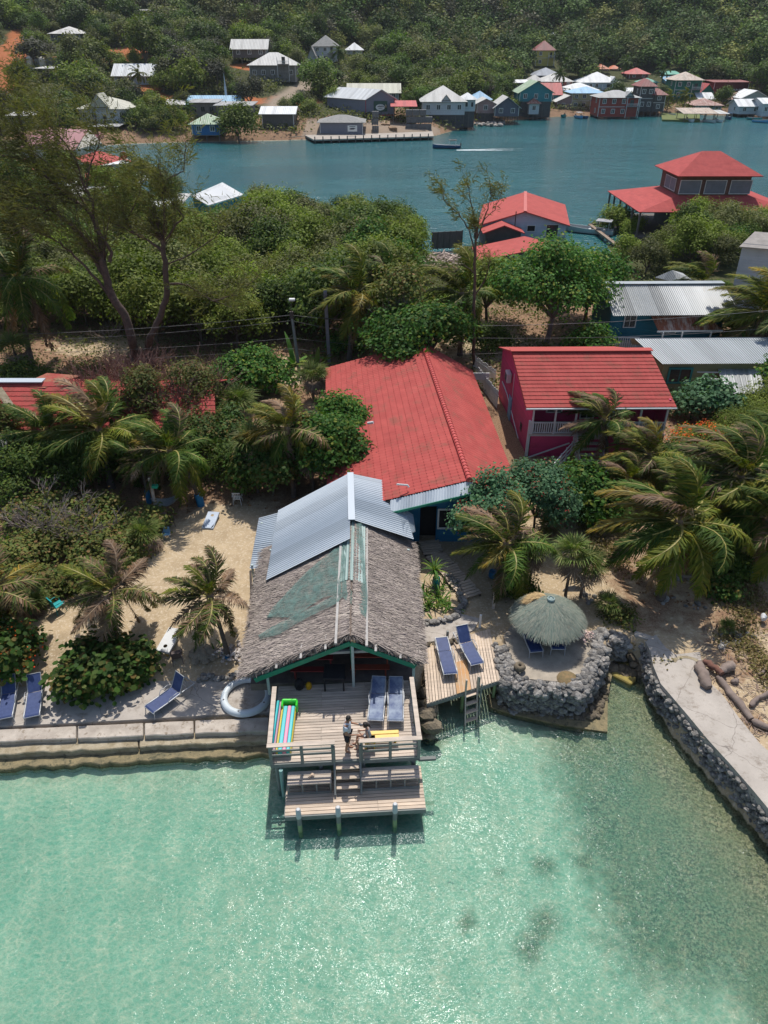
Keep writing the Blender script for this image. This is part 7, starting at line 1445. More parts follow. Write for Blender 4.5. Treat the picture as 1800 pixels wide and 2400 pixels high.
bush('dark shrub where the path meets the yard',Vector((8.2,54,1.4)),None,1.8,.4,2.3,4500,.18,'dark',seed=52)
bush('fresh shrub beside the bare pole foot',Vector((-3.0,54,1.4)),None,1.6,.3,1.8,3500,.18,'glossy',seed=53)
for i,(x,y,R_c,h,m,lab) in enumerate(((55,1150,2.3,3.0,'dark','dark shrub in deep shade at the left edge under the palms'),(165,1135,2.3,3.2,'dark','dark shrub in deep shade between the two left palms'),(310,1115,2.2,3.1,'dark','dark shrub in deep shade behind the hammock post'),(415,1105,2.2,3.0,'dark','dark shrub in deep shade behind the hammock'),(515,1075,2.2,3.6,'grape','leafy dark tree behind the hammock and white chair'),(455,1020,2.5,5.0,'dry','rusty leaved tangle over the left roof end'),(350,1040,2.4,4.8,'dry','rusty leaved tangle before the middle of the left roof'),(30,1085,1.6,3.4,'dry','orange tinged shrub between the tin shed and the palms'),(700,1120,2.0,3.6,'grape','dark leafy shrub under the amber fronded palm'),(1560,1130,2.2,2.2,'dark','dark shrub between the golden palm and the swept palms'),(1650,1150,2.2,2.4,'olive','olive shrub below the orange flowers'),(1780,1160,2.2,2.6,'dark','dark shrub behind the palms at the right edge'),(1570,1270,1.5,1.4,'dark','low dark shrub behind the big arching palm'),(1690,1330,1.4,1.1,'dark','low dark shrub left of the blue footed right palm'))):
    bush(lab,x,y,R_c,.3,h,6500,.16,m,seed=60+i,round_=(m=='grape'),nc=9,asp=.65)
# ---------- bare shrubs ----------
def twigs(label,px,py,R_c,h,n,seed,m=None,z=1.2,name='bare_shrub',base=None,lv=3,r0=.03):
    rr=random.Random(seed); b=MB(); B=base or GP(px,py,z)
    def grow(p,d,l,r,lev):
        e=p+d*l; mid=p.lerp(e,.5)+Vector((rr.uniform(-1,1),rr.uniform(-1,1),rr.uniform(-1,1)))*l*.1; b.tube([p,mid,e],[r,r*.8,r*.6],4 if lev<2 else 3,cap=False)
        if lev<lv:
            for _ in range(3): grow(mid.lerp(e,rr.random()),(d+Vector((rr.uniform(-1,1),rr.uniform(-1,1),rr.uniform(-.3,.8)))*.8).normalized(),l*rr.uniform(.5,.75),r*.6,lev+1)
    for i in range(n): a=rr.uniform(0,6.28); q=rr.random()*R_c*.5; grow(Vector((q*math.cos(a),q*math.sin(a),0)),Vector((math.cos(a)*R_c*.6,math.sin(a)*R_c*.6,h*.6)).normalized(),h*rr.uniform(.35,.55),r0,0)
    r=root(name,B,label,'shrub'); b.build('branches',m or M_barkg,r); return r
M_twr=mat('reddish_twigs',(.22,.13,.10),(.15,.085,.07),rough=.95); M_twg=mat('grey_twigs',(.34,.28,.24),(.24,.19,.17),rough=.95)
twigs('bare grey branched shrub rising from the left bushes',130,1250,2.0,2.6,16,1,M_twg,r0=.05); twigs('bare grey twigs right of the branched shrub',215,1260,1.8,2.2,15,2,M_twg,r0=.045)
for i,(x,y,lab) in enumerate(((300,900,'left part of the reddish leafless thicket behind the left roof'),(365,905,'middle of the reddish leafless thicket behind the left roof'),(430,905,'right part of the reddish leafless thicket behind the left roof'),(330,870,'rear of the reddish leafless thicket in the clearing'))): twigs(lab,x,y+(105 if i!=3 else 0),3.0,5.2 if i!=3 else 2.2,34,10+i,M_twr,1.2,r0=.06)
twigs('tangle of dead branches beside the almond tree top',0,0,2.2,3.4,14,20,M_twg,base=Vector((1.2,50,3.8)))
twigs('bare bush by the leaning pine foot',255,790,1.8,1.4,12,21,M_twg,1.4)
# ---------- strap leaved plants ----------
def straps(label,px,py,n,L,seed,m='glossy',z=1.2,w_=.07,name='spider_lily',spread=.5):
    g=np.random.default_rng(seed); V=[];F=[]
    for i in range(n):
        a=g.uniform(0,6.28); o=np.array([g.normal(0,spread*.35),g.normal(0,spread*.3),0]); el=g.uniform(.6,1.35); d=np.array([math.cos(a)*math.cos(el),math.sin(a)*math.cos(el),math.sin(el)]); s=np.array([-math.sin(a),math.cos(a),0])*w_*.5; p=o; l=L*g.uniform(.7,1.15); b_=len(V)
        for k_ in range(5):
            t=k_/4; ww=s*(1-abs(t-.35)*.9 if k_<4 else .05); V+=[p-ww,p+ww]; d=d+np.array([0,0,-.32]); d/=np.linalg.norm(d); p=p+d*l/4
        for k_ in range(4): F.append((b_+2*k_,b_+2*k_+1,b_+2*k_+3,b_+2*k_+2))
    o=link(name,npmesh(name,np.array(V),np.array(F),LM[m])); o.location=GP(px,py,z); tag(o,label,'plant'); return o
LM['strap']=leafmat('strap_leaf',[(.07,.17,.03),(.12,.24,.04),(.05,.13,.025),(.25,.30,.05)],rough=.35,isl=0)
for i,(x,y,n,L,lab) in enumerate(((1000,1425,38,.75,'strap leaved plant at the front left of the coral edged bed'),(1030,1405,30,.7,'strap leaved plant in the middle of the coral edged bed'),(1050,1425,26,.6,'strap leaved plant at the right of the coral edged bed'),(1000,1390,22,.6,'strap leaved plant at the back of the coral edged bed'),(1043,1375,16,.5,'small strap leaved plant right of the teal drum'),(40,1200,60,1.2,'lush strap leaved clump at the left edge under the palms'),(95,1190,50,1.1,'second lush strap leaved clump by the left palms'),(15,1270,30,.9,'bright strap leaved clump at the left picture edge'),(585,1425+100,10,.4,'small sprout beside the blue palm foot'),(1055,1240,0+14,.5,'dark strap plant beside the blue doorway'))):
    if i==8: x,y=518,1520
    straps(lab,x,y,n,L,i,'strap')
o=straps('spiky green plant standing in the teal drum',1018,1338,44,.75,77,'strap',z=1.9,w_=.06,name='potted_plant',spread=.1)
# banana plants
for i,(x,y,s,lab) in enumerate(((690,860,1.,'banana plant behind the lamp pole'),(745,870,.9,'yellowing banana plant between the two poles'))):
    straps(lab,x,y,14,2.6*s,60+i,'strap' if i==0 else 'yellow',z=1.5,w_=.42,name='banana_plant',spread=.4)
# ---------- casuarinas ----------
LM['needle']=leafmat('casuarina_needles',[(.13,.14,.04),(.19,.18,.06),(.15,.16,.05),(.22,.2,.08)],rough=.6,trans=.3)
def needles(pts_,n,L,seed,w_=.019,spread=.4):
    g=np.random.default_rng(seed); P_=np.array([tuple(p[0]) for p in pts_]); D_=np.array([tuple(p[1]) for p in pts_]); j=g.integers(0,len(P_),n); c=P_[j]+g.normal(0,spread*.35,(n,3)); d=nrm(D_[j]*.9+g.normal(0,.38,(n,3))+np.array([-.16,.12,-.05])); s=nrm(np.cross(d,g.normal(0,1,(n,3))))*w_; l=L*g.uniform(.5,1.3,(n,1))
    V=np.stack([c-s,c+s,c+d*l*.6+s*.8+[0,0,-.03],c+d*l+[0,0,-.12]],1).reshape(-1,3); return V,np.arange(n*4).reshape(n,4)
def casuarina(name,label,paths,n,seed,tw=1.,L=.8,sub=26,spray=1.,nobr=0):
    """paths: (pixel polyline, world Y list, r0, r1, foliage from fraction)"""
    rr=random.Random(seed); b=MB(); fol=[]; B=None
    for px,Ys,ra,rb,f0 in paths:
        m_=len(px); Yl=np.interp(np.arange(m_),np.linspace(0,m_-1,len(Ys)),Ys); q=[W(x,y,Y) for (x,y),Y in zip(px,Yl)]
        if B is None: q[0]=P(px[0][0],px[0][1],1.3); B=q[0].copy()
        fine=[]
        for i in range(m_-1):
            for k_ in range(4): fine.append(q[i].lerp(q[i+1],k_/4)+Vector((rr.uniform(-1,1),rr.uniform(-1,1),rr.uniform(-1,1)))*.05)
        fine.append(q[-1]); N_=len(fine); b.tube([p-B for p in fine],[ra+(rb-ra)*(i/(N_-1)) for i in range(N_)],8)
        for s_ in range(int(sub*(m_-1)/4)):
            t=f0+(1-f0)*rr.random(); k_=min(int(t*(N_-1)),N_-2); p=fine[k_].lerp(fine[k_+1],rr.random()); d=(fine[k_+1]-fine[k_]).normalized(); d=(d*.8+Vector((rr.uniform(-1,1),rr.uniform(-1,1),rr.uniform(-.1,1)))*.9+Vector((-.25,.15,.2))).normalized(); l=rr.uniform(.9,2.6)*tw; r_=max(.012,(ra+(rb-ra)*t)*.28); cur=p.copy(); pp=[cur.copy()]
            for w2 in range(4): d=(d+Vector((rr.uniform(-1,1),rr.uniform(-1,1),rr.uniform(-1,1)))*.22+Vector((-.06,.03,.03))).normalized(); cur=cur+d*l/4; pp.append(cur.copy())
            b.tube([x-B for x in pp],[r_,r_*.75,r_*.55,r_*.35,r_*.15],4,cap=False)
            for w2 in range(1,5):
                for _ in range(2):
                    e=(d+Vector((rr.uniform(-1,1),rr.uniform(-1,1),rr.uniform(-.6,1)))*.9).normalized(); le=rr.uniform(.3,.9)*tw*spray
                    for z_ in range(3): fol.append(((pp[w2]+e*le*z_/3)-B,e))
    r=root(name,B,label,'tree'); b.build('trunk',M_barkr,r); V,F=needles(fol,n,L,seed); link('foliage',npmesh('foliage',V,F,LM['needle']),r); return r
casuarina('leaning_pine','big wispy pine like tree leaning left with forked reddish trunks',[
 ([(318,835),(310,800),(292,735),(262,695),(248,650),(240,610)],[50.8,51.5],.34,.24,.9),
 ([(248,650),(222,610),(200,560),(165,525),(120,490),(60,488),(-30,492)],[51.5,52,53],.17,.06,.3),
 ([(240,615),(235,560),(213,500),(190,480),(150,455),(95,400),(50,375),(-20,355)],[51.5,53,54],.18,.05,.35),
 ([(257,615),(262,590),(225,540),(215,470),(200,440),(180,380),(150,330),(110,290)],[51.5,52,52],.13,.03,.3),
 ([(275,720),(228,655),(175,600),(140,570),(95,545),(52,533)],[51.2,50],.12,.02,.4),
 ([(213,500),(160,420),(120,390),(70,350),(0,330)],[52.5,55],.08,.02,.1),
 ([(150,455),(90,455),(30,460),(-30,470)],[53,52],.06,.02,.1),
 ([(200,440),(215,380),(235,330),(225,290)],[52,53],.06,.015,.1),([(95,400),(60,330),(40,270),(55,215)],[53.5,55],.06,.015,.1),([(120,490),(70,520),(20,560)],[53,51],.05,.02,.1),
 ([(20,360),(0,300),(10,240)],[54,55],.05,.015,.1),([(160,420),(130,350),(140,280),(120,240)],[53,56],.05,.015,.1)],15000,1,tw=1.6,sub=26,L=.5)
casuarina('leaning_pine','second wispy pine like tree with a cut stump limb right of the big one',[
 ([(345,830),(352,790),(375,745),(390,690),(388,620),(382,590),(383,560)],[51.,51.5],.26,.15,.9),
 ([(384,590),(350,565),(318,550),(295,520),(285,480),(262,440)],[51.5,53],.10,.02,.15),([(383,560),(385,500),(380,450),(395,420),(430,400),(435,330)],[51.5,53],.08,.02,.1),
 ([(395,665),(440,668),(470,690),(500,705),(545,720)],[51.5,51],.09,.02,.3),([(383,570),(410,530),(432,510),(400,470),(375,420),(372,370)],[51.5,52],.07,.02,.1),
 ([(388,620),(440,600),(500,560),(540,520)],[51.5,53],.06,.015,.2),([(295,520),(330,450),(335,380),(290,330)],[52.5,53],.05,.012,.1),([(318,550),(260,520),(230,470)],[52,52],.05,.012,.1),([(500,705),(560,690),(610,640)],[51,53],.05,.012,.1)],9500,2,tw=1.4,sub=20,L=.5)
casuarina('slender_pine','slender half bare pine like tree with a sawn off stub beside the driftwood path',[
 ([(1112,865),(1110,800),(1112,700),(1112,640),(1115,560),(1120,520)],[49.5,50],.13,.07,.85),([(1114,600),(1100,540),(1075,500),(1040,470),(1035,450)],[50,50.5],.05,.012,.3),([(1116,560),(1110,500),(1098,450),(1100,420)],[50,50],.05,.012,.25),
 ([(1118,560),(1140,500),(1150,460),(1148,425)],[50,50],.05,.012,.2),([(1114,690),(1140,650),(1150,610)],[50,50],.06,.02,.4),([(1120,530),(1160,490),(1175,450)],[50,50],.035,.01,.2),([(1112,640),(1085,620),(1060,640)],[50,50],.04,.015,.3)],1600,3,tw=.6,sub=10,L=.42,spray=.7)
# grass tufts and beach litter
def rg3(g):
    x,y=g.uniform(10,20),g.uniform(19,30); return (x,y) if fbm(x,y,.6,2)>.47 else (None,None)
scatter_cards('dry_grass',9000,rg3,.13,leafmat('dry_grass',[(.22,.15,.06),(.14,.14,.04),(.30,.22,.12)]),'stuff',12,.22,10)
def rg4(g):
    x,y=g.uniform(-30,30),g.uniform(24,56)
    ok=(y>30 or abs(x+1)>7) and not(-4<x<8 and 28<y<47) and not (7.5<x<17 and 36<y<47)
    return (x,y) if ok and lit_at(x,y)>.45 else (None,None)
lit2=lit.reshape(GX.shape)
def lit_at(x,y): return lit2[min(len(gy)-1,np.searchsorted(gy,y)),min(len(gx)-1,np.searchsorted(gx,x))]
scatter_cards('fallen_leaves',26000,rg4,.14,leafmat('fallen_leaf',[(.22,.12,.06),(.35,.22,.12),(.14,.08,.05),(.30,.14,.05)],trans=0),'stuff',13,.05,6)
# ================= FURNITURE, PEOPLE AND SMALL THINGS =================
M_alu=mat('silver_frame',(.45,.46,.47),(.38,.39,.4),rough=.4,metal=.3); M_sling=mat('navy_sling',(.025,.045,.13),(.04,.065,.17),rough=.6,scale=6,spots=((.12,.16,.27),.66),spotscale=3,bump=.2,bscale=60)
M_slingf=mat('faded_sling',(.24,.29,.37),(.06,.09,.19),rough=.6,scale=3,bump=.2,bscale=60)
def lounger(label,foot,head,z,back=25,fr=None,sl=None,flat=False):
    A=P(foot[0],foot[1],z+.33); Hh=P(head[0],head[1],z+.33+.55*math.sin(R_(back))); d=Vector((Hh.x-A.x,Hh.y-A.y,0)); ang=math.atan2(d.y,d.x)
    r=root('sun_lounger',(A.x,A.y,z),label,'sun lounger',None,ang); fr=fr or M_alu; sl=sl or M_sling; Lb=.72; x1=1.22; ca,sa=math.cos(R_(back)),math.sin(R_(back)); w_=.275
    b=MB()
    prof=[(.0,.33),(.06,.36),(.3,.34),(.7,.33),(x1,.35)]
    for i in range(4): (a,za),(c,zc)=prof[i],prof[i+1]; b.quad((a,w_-.03,za),(a,-w_+.03,za),(c,-w_+.03,zc),(c,w_-.03,zc),t=.012)
    b.build('seat_sling',sl,r)
    b=MB(); p1=(x1+.02,.35); p2=(x1+Lb*ca,.35+Lb*sa); b.quad((p1[0],w_-.04,p1[1]),(p1[0],-w_+.04,p1[1]),(p2[0],-w_+.04,p2[1]),(p2[0],w_-.04,p2[1]),t=.012); b.build('backrest_sling',M_sling if sl is M_slingf and 0 else sl,r)
    b=MB()
    for s in (-1,1):
        b.tube([(.0,s*w_,.30)]+[(x,s*w_,z_-.005) for x,z_ in prof[1:]]+[(x1+.7,s*w_,.34)],.026,6); b.tube([(p1[0],s*(w_-.02),p1[1]),(p2[0],s*(w_-.02),p2[1])],.016,6); b.tube([(x1+.1,s*(w_+.02),.36),(x1-.1,s*(w_+.03),.52),(x1-.45,s*(w_+.03),.5),(x1-.55,s*w_,.34)],.014,6)
    b.tube([(p2[0],-w_+.02,p2[1]),(p2[0],w_-.02,p2[1])],.016,6); b.tube([(0.0,-w_,.31),(0.,w_,.31)],.017,6); b.tube([(x1+.7,-w_,.34),(x1+.7,w_,.34)],.017,6); b.build('frame',fr,r)
    for x,xx in ((.04,-.05),(x1+.62,.08)):
        for s in (-1,1): b=MB(); b.tube([(x,s*w_,.33),(x+xx*.5,s*(w_+.005),.16),(x+xx,s*(w_+.01),0)],.018,6); b.build('leg',fr,r)
    b=MB(); b.tube([(x1+.35,-w_+.03,.36+.35*sa/max(ca,.2)*0),(x1+.45*ca,-w_+.03,.34+.45*sa)],.012,5); b.tube([(x1+.45,w_-.03,.34),(x1+.45*ca,w_-.03,.34+.45*sa)],.012,5); b.build('back_support',fr,r)
lounger('navy sun lounger cut by the left edge on the concrete patio',(10,1683),(20,1588),.66,38)
lounger('navy sun lounger second from the left edge on the concrete patio',(74,1679),(80,1584),.66,38)
lounger('navy sun lounger with its back upright, turned sideways on the patio',(349,1664),(404,1600),.66,62)
lounger('left one of the two faded sun loungers on the main deck',(880,1688),(888,1591),1.6,14,sl=M_slingf)
lounger('right one of the two faded sun loungers on the main deck',(927,1689),(928,1591),1.6,14,sl=M_slingf)
lounger('flat navy sun lounger at the left of the small side deck',(1056,1579),(1037,1505),1.2,6)
lounger('navy sun lounger with raised back at the right of the small side deck',(1119,1556),(1088,1482),1.2,45)
lounger('left sun lounger in the shade of the thatched umbrella',(1258,1527),(1252,1494),1.3,35)
lounger('right sun lounger in the shade of the thatched umbrella',(1309,1521),(1306,1488),1.3,30)
# white round rim
c=P(578,1634,.70); r=root('round_rim',c,'big white round plastic rim lying on the patio','tub rim'); M_rim=mat('rim_plastic',(.62,.67,.69),(.56,.62,.65),rough=.35); b=MB(); b.lathe((0,0,0),[(.74,0),(.72,.10),(.76,.17),(.86,.2),(.95,.17),(1.0,.08),(1.0,0)],48); b.build('rim',M_rim,r)
for a in (20,75,130,200,260,330): b=MB(); b.cyl((.87*math.cos(R_(a)),.87*math.sin(R_(a)),.185),.028,.02,8); b.build('jet',M_dark,r)
# small side deck
A,B,Dd=P(1000,1649,1.2),P(1172,1594,1.2),P(990,1520,1.2); sd_=root('side_deck',A,'small weathered side deck over the water next to the coral terrace','deck')
b=MB(); planks(b,A,B,Dd,.125,along='v',seed=31); b.build('decking',M_woodw,sd_,world=True); V_=Dd-A; U=(B-A)
b=MB(); s=A+U*.40+Vector((0,0,.012)); planks(b,s,s+U*.2,s+V_*.55,.13,t=.02,along='v',seed=33); b.build('new_boards',M_woodo,sd_,world=True)
b=MB(); b.beam(A-up*.13,B-up*.13,.05,.16); b.beam(B-up*.13,B+V_-up*.13,.05,.16); b.build('joists',M_woodg,sd_,world=True)
for t in (.05,.5,.95): q=A+U*t+V_*.08; b=MB(); b.cyl((q.x,q.y,-1.2),.07,2.35,8); b.build('pile',M_pile,sd_,world=True)
ld_=root('swim_ladder',A+U*.55,'wooden swim ladder from the side deck into the water','ladder'); q0=A+U*.52; q1=A+U*.68; dn=(A-Dd).normalized()
for q in (q0,q1): b=MB(); b.beam(q-dn*.02+up*.05,q+dn*.75-up*1.5,.05,.1); b.build('rail',M_wood,ld_,world=True); b=MB(); b.box(q+dn*.03+up*.2,(.07,.07,.9)); b.build('upright',M_wood,ld_,world=True)
q=q1+U.normalized()*.06+dn*.05; b=MB(); b.box(q+up*.1,(.06,.06,1.0)); b.box(q1+dn*.4-up*.4+U.normalized()*.1,(.06,.06,1.9)); b.build('upright',M_woodg,ld_,world=True)
for i in range(5): t=.12+i*.2; b=MB(); b.beam(q0+dn*.75*t-up*1.5*t,q1+dn*.75*t-up*1.5*t,.16,.035); b.build('step',M_woodw,ld_,world=True)
b=MB(); b.prism(pl([(985,1463),(1080,1440),(1125,1452),(1110,1478),(1060,1500),(988,1508)],1.2),.9,1.25); b.build('concrete_landing',M_patio,kind='structure')
rockline('rock_edging',[P(992,1512,1.2),P(1040,1506,1.2),P(1090,1500,1.2)],-.05,.08,.12,.09,26,M_coral2,'small rocks edging the side deck','rocks',14)
for lab,x,y,z,h,w_,m in (('short white square post beside the landing',1124,1470,1.2,.75,.09,M_white),('grey weathered post stub behind the flat lounger',1048,1500,1.2,.55,.1,M_woodg),('brown timber post holding the windswept palm',1156,1425,1.2,.9,.12,M_wood)):
    b=MB(); q=P(x,y,z); b.box((q.x,q.y,z+h/2-.05),(w_,w_,h)); b.build('post',m,None,bevel=.01,label=lab,cat='post')
# boardwalk
bw=root('boardwalk',P(1010,1280,1.2),'slatted boardwalk bending from the blue doorway down to the landing','boardwalk'); path=[P(x,y,1.32) for x,y in ((1004,1266),(1017,1298),(1046,1326),(1072,1358),(1108,1398))]; b=MB(); rr=random.Random(2)
for a,c in zip(path[:-1],path[1:]):
    d=(c-a); n=max(2,int(d.length/.17)); s=Vector((-d.y,d.x,0)).normalized()*.5
    for i in range(n): p=a+d*(i+.5)/n; b.beam(p-s*rr.uniform(.92,1.06),p+s*rr.uniform(.92,1.06),.145,.03)
b.build('slats',M_woodw,bw,world=True); b=MB()
for a,c in zip(path[:-1],path[1:]): d=c-a; s=Vector((-d.y,d.x,0)).normalized()*.4; b.beam(a+s-up*.07,c+s-up*.07,.06,.1); b.beam(a-s-up*.07,c-s-up*.07,.06,.1)
b.build('bearers',M_dark,bw,world=True)
rockline('coral_bed_border',[P(x,y,1.2) for x,y in ((988,1462),(1025,1462),(1065,1450),(1086,1420),(1080,1390),(1064,1362),(1046,1350))],-.05,.2,.1,.1,150,M_coral,'curved coral rock border of the strap plant bed','stone border',15)
M_teald=mat('teal_plastic',(.0,.22,.22),(.0,.17,.17),rough=.4); M_bluep=mat('blue_plastic',(.01,.16,.34),(.01,.12,.27),rough=.4)
for lab,x,y,rad,h,m in (('teal drum used as a planter beside the boardwalk',1022,1375,.17,.55,M_teald),('blue pot at the foot of the windswept boardwalk palm',1155,1352,.2,.35,M_bluep),('blue drum in the shade by the pink house bushes',1392,1215,.2,.5,M_bluep),('blue pot below the red flowered bush',1182,1265,.2,.4,M_bluep),('light blue bucket in the fan palm left of the sand',352,1272,.2,.35,mat('light_blue',(.08,.25,.5),(.07,.2,.45)))):
    q=P(x,y,1.2); r=root('planter_drum',q,lab,'drum'); b=MB(); b.lathe((0,0,0),[(rad*.9,0),(rad,.05),(rad*1.03,h*.5),(rad,h-.03),(rad*.92,h),(rad*.85,h-.04),(0,h-.06)],18); b.build('drum',m,r)
    b=MB(); b.lathe((0,0,0),[(rad*1.04,h*.3),(rad*1.07,h*.33),(rad*1.04,h*.36)],18); b.build('hoop',m,r)
# thatched umbrella
uc=P(1277,1490,1.3); um=root('thatched_umbrella',uc,'round thatched beach umbrella under green netting on the coral terrace','umbrella'); um.scale=(.9,.9,1); b=MB(); b.cyl((0,0,0),.07,2.0,10); b.build('pole',M_wood,um)
b=MB(); b.lathe((0,0,0),[(.0,1.98),(.5,1.78),(1.0,1.48),(1.42,1.12),(1.4,1.06),(1.0,1.38),(.5,1.68),(0,1.88)],28); b.build('canopy_base',mat('umbrella_straw_base',(.16,.17,.13),(.12,.12,.1),rough=.95),um)
g=np.random.default_rng(3); n=15000; a=g.uniform(0,6.283,n); t=np.sqrt(g.random(n)); rad=t*1.4; zz_=2.0-.36*rad-.14*rad**2+.03*g.random(n); c=np.stack([np.cos(a)*rad,np.sin(a)*rad,zz_],1); d=nrm(np.stack([np.cos(a+g.normal(0,.22,n)),np.sin(a+g.normal(0,.22,n)),-.45-.2*rad],1)); s=nrm(np.cross(d,[0,0,1.]))*.013; l=g.uniform(.14,.34,(n,1))*(1+.6*(rad[:,None]>1.22)); V=np.stack([c-s,c+s,c+d*l+s*.4,c+d*l-s*.4],1).reshape(-1,3)
k=NT('netted_straw'); geo=k.n('NewGeometry'); k.l(k.ramp(geo.outputs['Random Per Island'],[(0,(.14,.19,.155)),(.5,(.25,.28,.22)),(.8,(.31,.30,.23)),(1,(.18,.22,.19))]),k.p.inputs['Base Color']); k.p.inputs['Roughness'].default_value=.9
link('thatch',npmesh('thatch',V,np.arange(n*4).reshape(n,4),k.m),um)
b=MB(); b.lathe((0,0,0),[(.17,1.97),(.17,2.04),(.12,2.06),(.12,2.0)],20); b.lathe((0,0,0),[(0,2.04),(.09,2.03),(.09,1.99)],14); b.build('top_cap',mat('cap_mint',(.30,.38,.36),(.26,.33,.31)),um)
n=900; a=g.uniform(1.7,2.6,n); c=np.stack([np.cos(a)*g.uniform(.5,1.2,n),np.sin(a)*g.uniform(.5,1.2,n),1.72+0*a],1); c[:,2]=2.03-.36*np.hypot(c[:,0],c[:,1])-.14*(c[:,0]**2+c[:,1]**2); d=nrm(np.stack([-1+0*a,g.normal(0,.3,n),-.1+g.normal(0,.1,n)],1)); s=nrm(np.cross(d,[0,0,1.]))*.012; V=np.stack([c-s,c+s,c+d*.3+s*.4,c+d*.3-s*.4],1).reshape(-1,3); link('loose_straw',npmesh('loose_straw',V,np.arange(n*4).reshape(n,4),mat('golden_straw',(.50,.36,.17),(.42,.28,.14),isl=.2)),um)
b=MB(); rr=random.Random(4)
for i in range(130): q=P(1363,1488,1.5)+Vector((rr.gauss(0,.2),rr.gauss(0,.17),rr.uniform(0,.15))); rock(b,q,rr.uniform(.03,.055),i)
b.build('shell_heap',mat('pale_shells',(.62,.52,.46),(.45,.3,.27),isl=.35),None,label='heap of pale pink conch shells on the terrace wall',cat='shells')
b=MB()
for i in range(90): q=GP(545,1535)+up*.03+Vector((rr.gauss(0,.3),rr.gauss(0,.25),rr.uniform(0,.12))); rock(b,q,rr.uniform(.04,.09),i+200)
b.build('shell_heap',mat('pale_shells2',(.56,.52,.48),(.40,.34,.31),isl=.3),None,label='heap of pale shells around the blue palm foot',cat='shells')
q=P(1218,1565,1.45); r=root('hollow_coral_stone',q,'coral stone with a round hole on the terrace rim','stone'); b=MB(); b.lathe((0,0,0),[(.06,0),(.05,.12),(.1,.18),(.2,.14),(.24,.04),(.2,-.05)],14); b.build('stone',M_coral2,r)
b=MB(); b.lathe(P(1330,1592,1.3),[(0,.06),(.4,.05),(.42,0)],16); b.build('dry_bed',mat('dry_moss',(.24,.16,.08),(.15,.12,.06),rough=.95,scale=8),None,label='round dry brown planting spot inside the terrace rim',cat='planting bed')
q=P(1345,1385,1.2); b=MB(); pts_=[]
for i in range(13): a=math.pi*i/12; pts_.append((math.cos(a)*.52,math.sin(a)*.32))
b.prism([(x,y) for x,y in pts_],.0,.06); o=b.build('surfboard_tip',mat('grey_board',(.22,.23,.24),(.18,.18,.19),rough=.5),None,label='half buried grey rounded board standing in the sand between two thin trunks',cat='board'); o.location=q+Vector((0,0,-.1)); o.rotation_euler=(R_(60),0,0)
# deck furniture: striped inflatable, yellow bench
ra=root('inflatable_mat',D(-2.08,1.3,1.6),'long inflatable mat with pink, turquoise and yellow stripes along the left railing','inflatable',rz=DZ+R_(-3)); MS={n_:mat('vinyl_'+n_,c_,c_,rough=.35,spec=.5) for n_,c_ in (('turq',(.0,.42,.45)),('pink',(.72,.20,.33)),('yellow',(.62,.48,.06)),('mauve',(.38,.22,.30)),('green',(.06,.68,.05)),('white',(.6,.62,.62)))}
for i,(x,w_,h,m) in enumerate(((-.36,.09,.42,'turq'),(-.27,.08,.36,'mauve'),(-.19,.07,.30,'yellow'),(-.08,.15,.27,'turq'),(.06,.13,.28,'pink'),(.19,.13,.27,'turq'),(.27,.05,.24,'yellow'))):
    b=MB(); b.box((x,-.1 if i>2 else -.05,.06+h/2),(w_,2.0 if i>2 else 2.15,h)); b.build('stripe',MS[m],ra,bevel=.025)
b=MB(); b.box((.05,1.02,.3),(.55,.12,.42)); b.box((-.2,.88,.3),(.07,.3,.4)); b.box((.32,.88,.3),(.07,.3,.4)); b.build('headrest',MS['green'],ra,bevel=.04)
b=MB(); b.box((-.41,-.05,.15),(.04,2.1,.3)); b.build('side_wall',MS['white'],ra,bevel=.02)
M_yel=mat('yellow_plastic',(.66,.42,.03),(.58,.36,.03),rough=.4); be=root('yellow_bench',P(893,1745,1.6),'long yellow plastic bench beside the seated woman','bench',rz=DZ)
for y in (.0,.17): b=MB(); b.box((.05,y,.42),(1.15,.15,.04)); b.build('seat_slat',M_yel,be,bevel=.01)
for x in (-.45,.5):
    b=MB(); b.box((x,.08,.2),(.05,.34,.4)); b.build('leg',M_yel,be,bevel=.01)
b=MB(); b.box((.03,.08,.1),(.98,.05,.04)); b.build('stretcher',M_yel,be)
M_bl=mat('black_fabric',(.012,.012,.014),(.02,.02,.022),rough=.8)
for lab,x,y,s,m in (('black backpack on the dim shelter floor',702,1611,.2,M_bl),('yellow bag beside the black backpack',724,1612,.13,mat('yellow_fabric',(.55,.30,.01),(.45,.25,.01),rough=.8))):
    q=P(x,y,1.6); r=root('backpack' if s>.15 else 'bag',q,lab,'bag'); b=MB(); b.lathe((0,0,0),[(s*.8,0),(s*.95,s*.6),(s*.85,s*1.5),(s*.45,s*2),(0,s*2.1)],12); b.build('bag_body',m,r); b=MB(); b.tube([(s*.2,0,s*1.9),(s*.3,0,s*2.4),(-s*.2,0,s*2.4),(-s*.25,0,s*1.9)],.018,6); b.box((0,-s*.85,s*.7),(s,.05,s*.8)); b.build('pocket_and_strap',m,r)
M_soft=mat('sandal_sole',(.30,.24,.2),(.26,.2,.17))
for i,(x,y,a) in enumerate(((825,1740,80),(843,1758,30))):
    q=P(x,y,1.61); r=root('sandal',q,['sandal lying between the two people','sandal near the seated woman feet'][i],'sandal',rz=R_(a)); b=MB(); b.box((0,0,.012),(.26,.09,.02)); b.build('sole',M_soft,r,bevel=.01); b=MB(); b.tube([(.06,-.04,.02),(.07,0,.06),(.06,.04,.02)],.008,5); b.build('strap',M_dark,r)
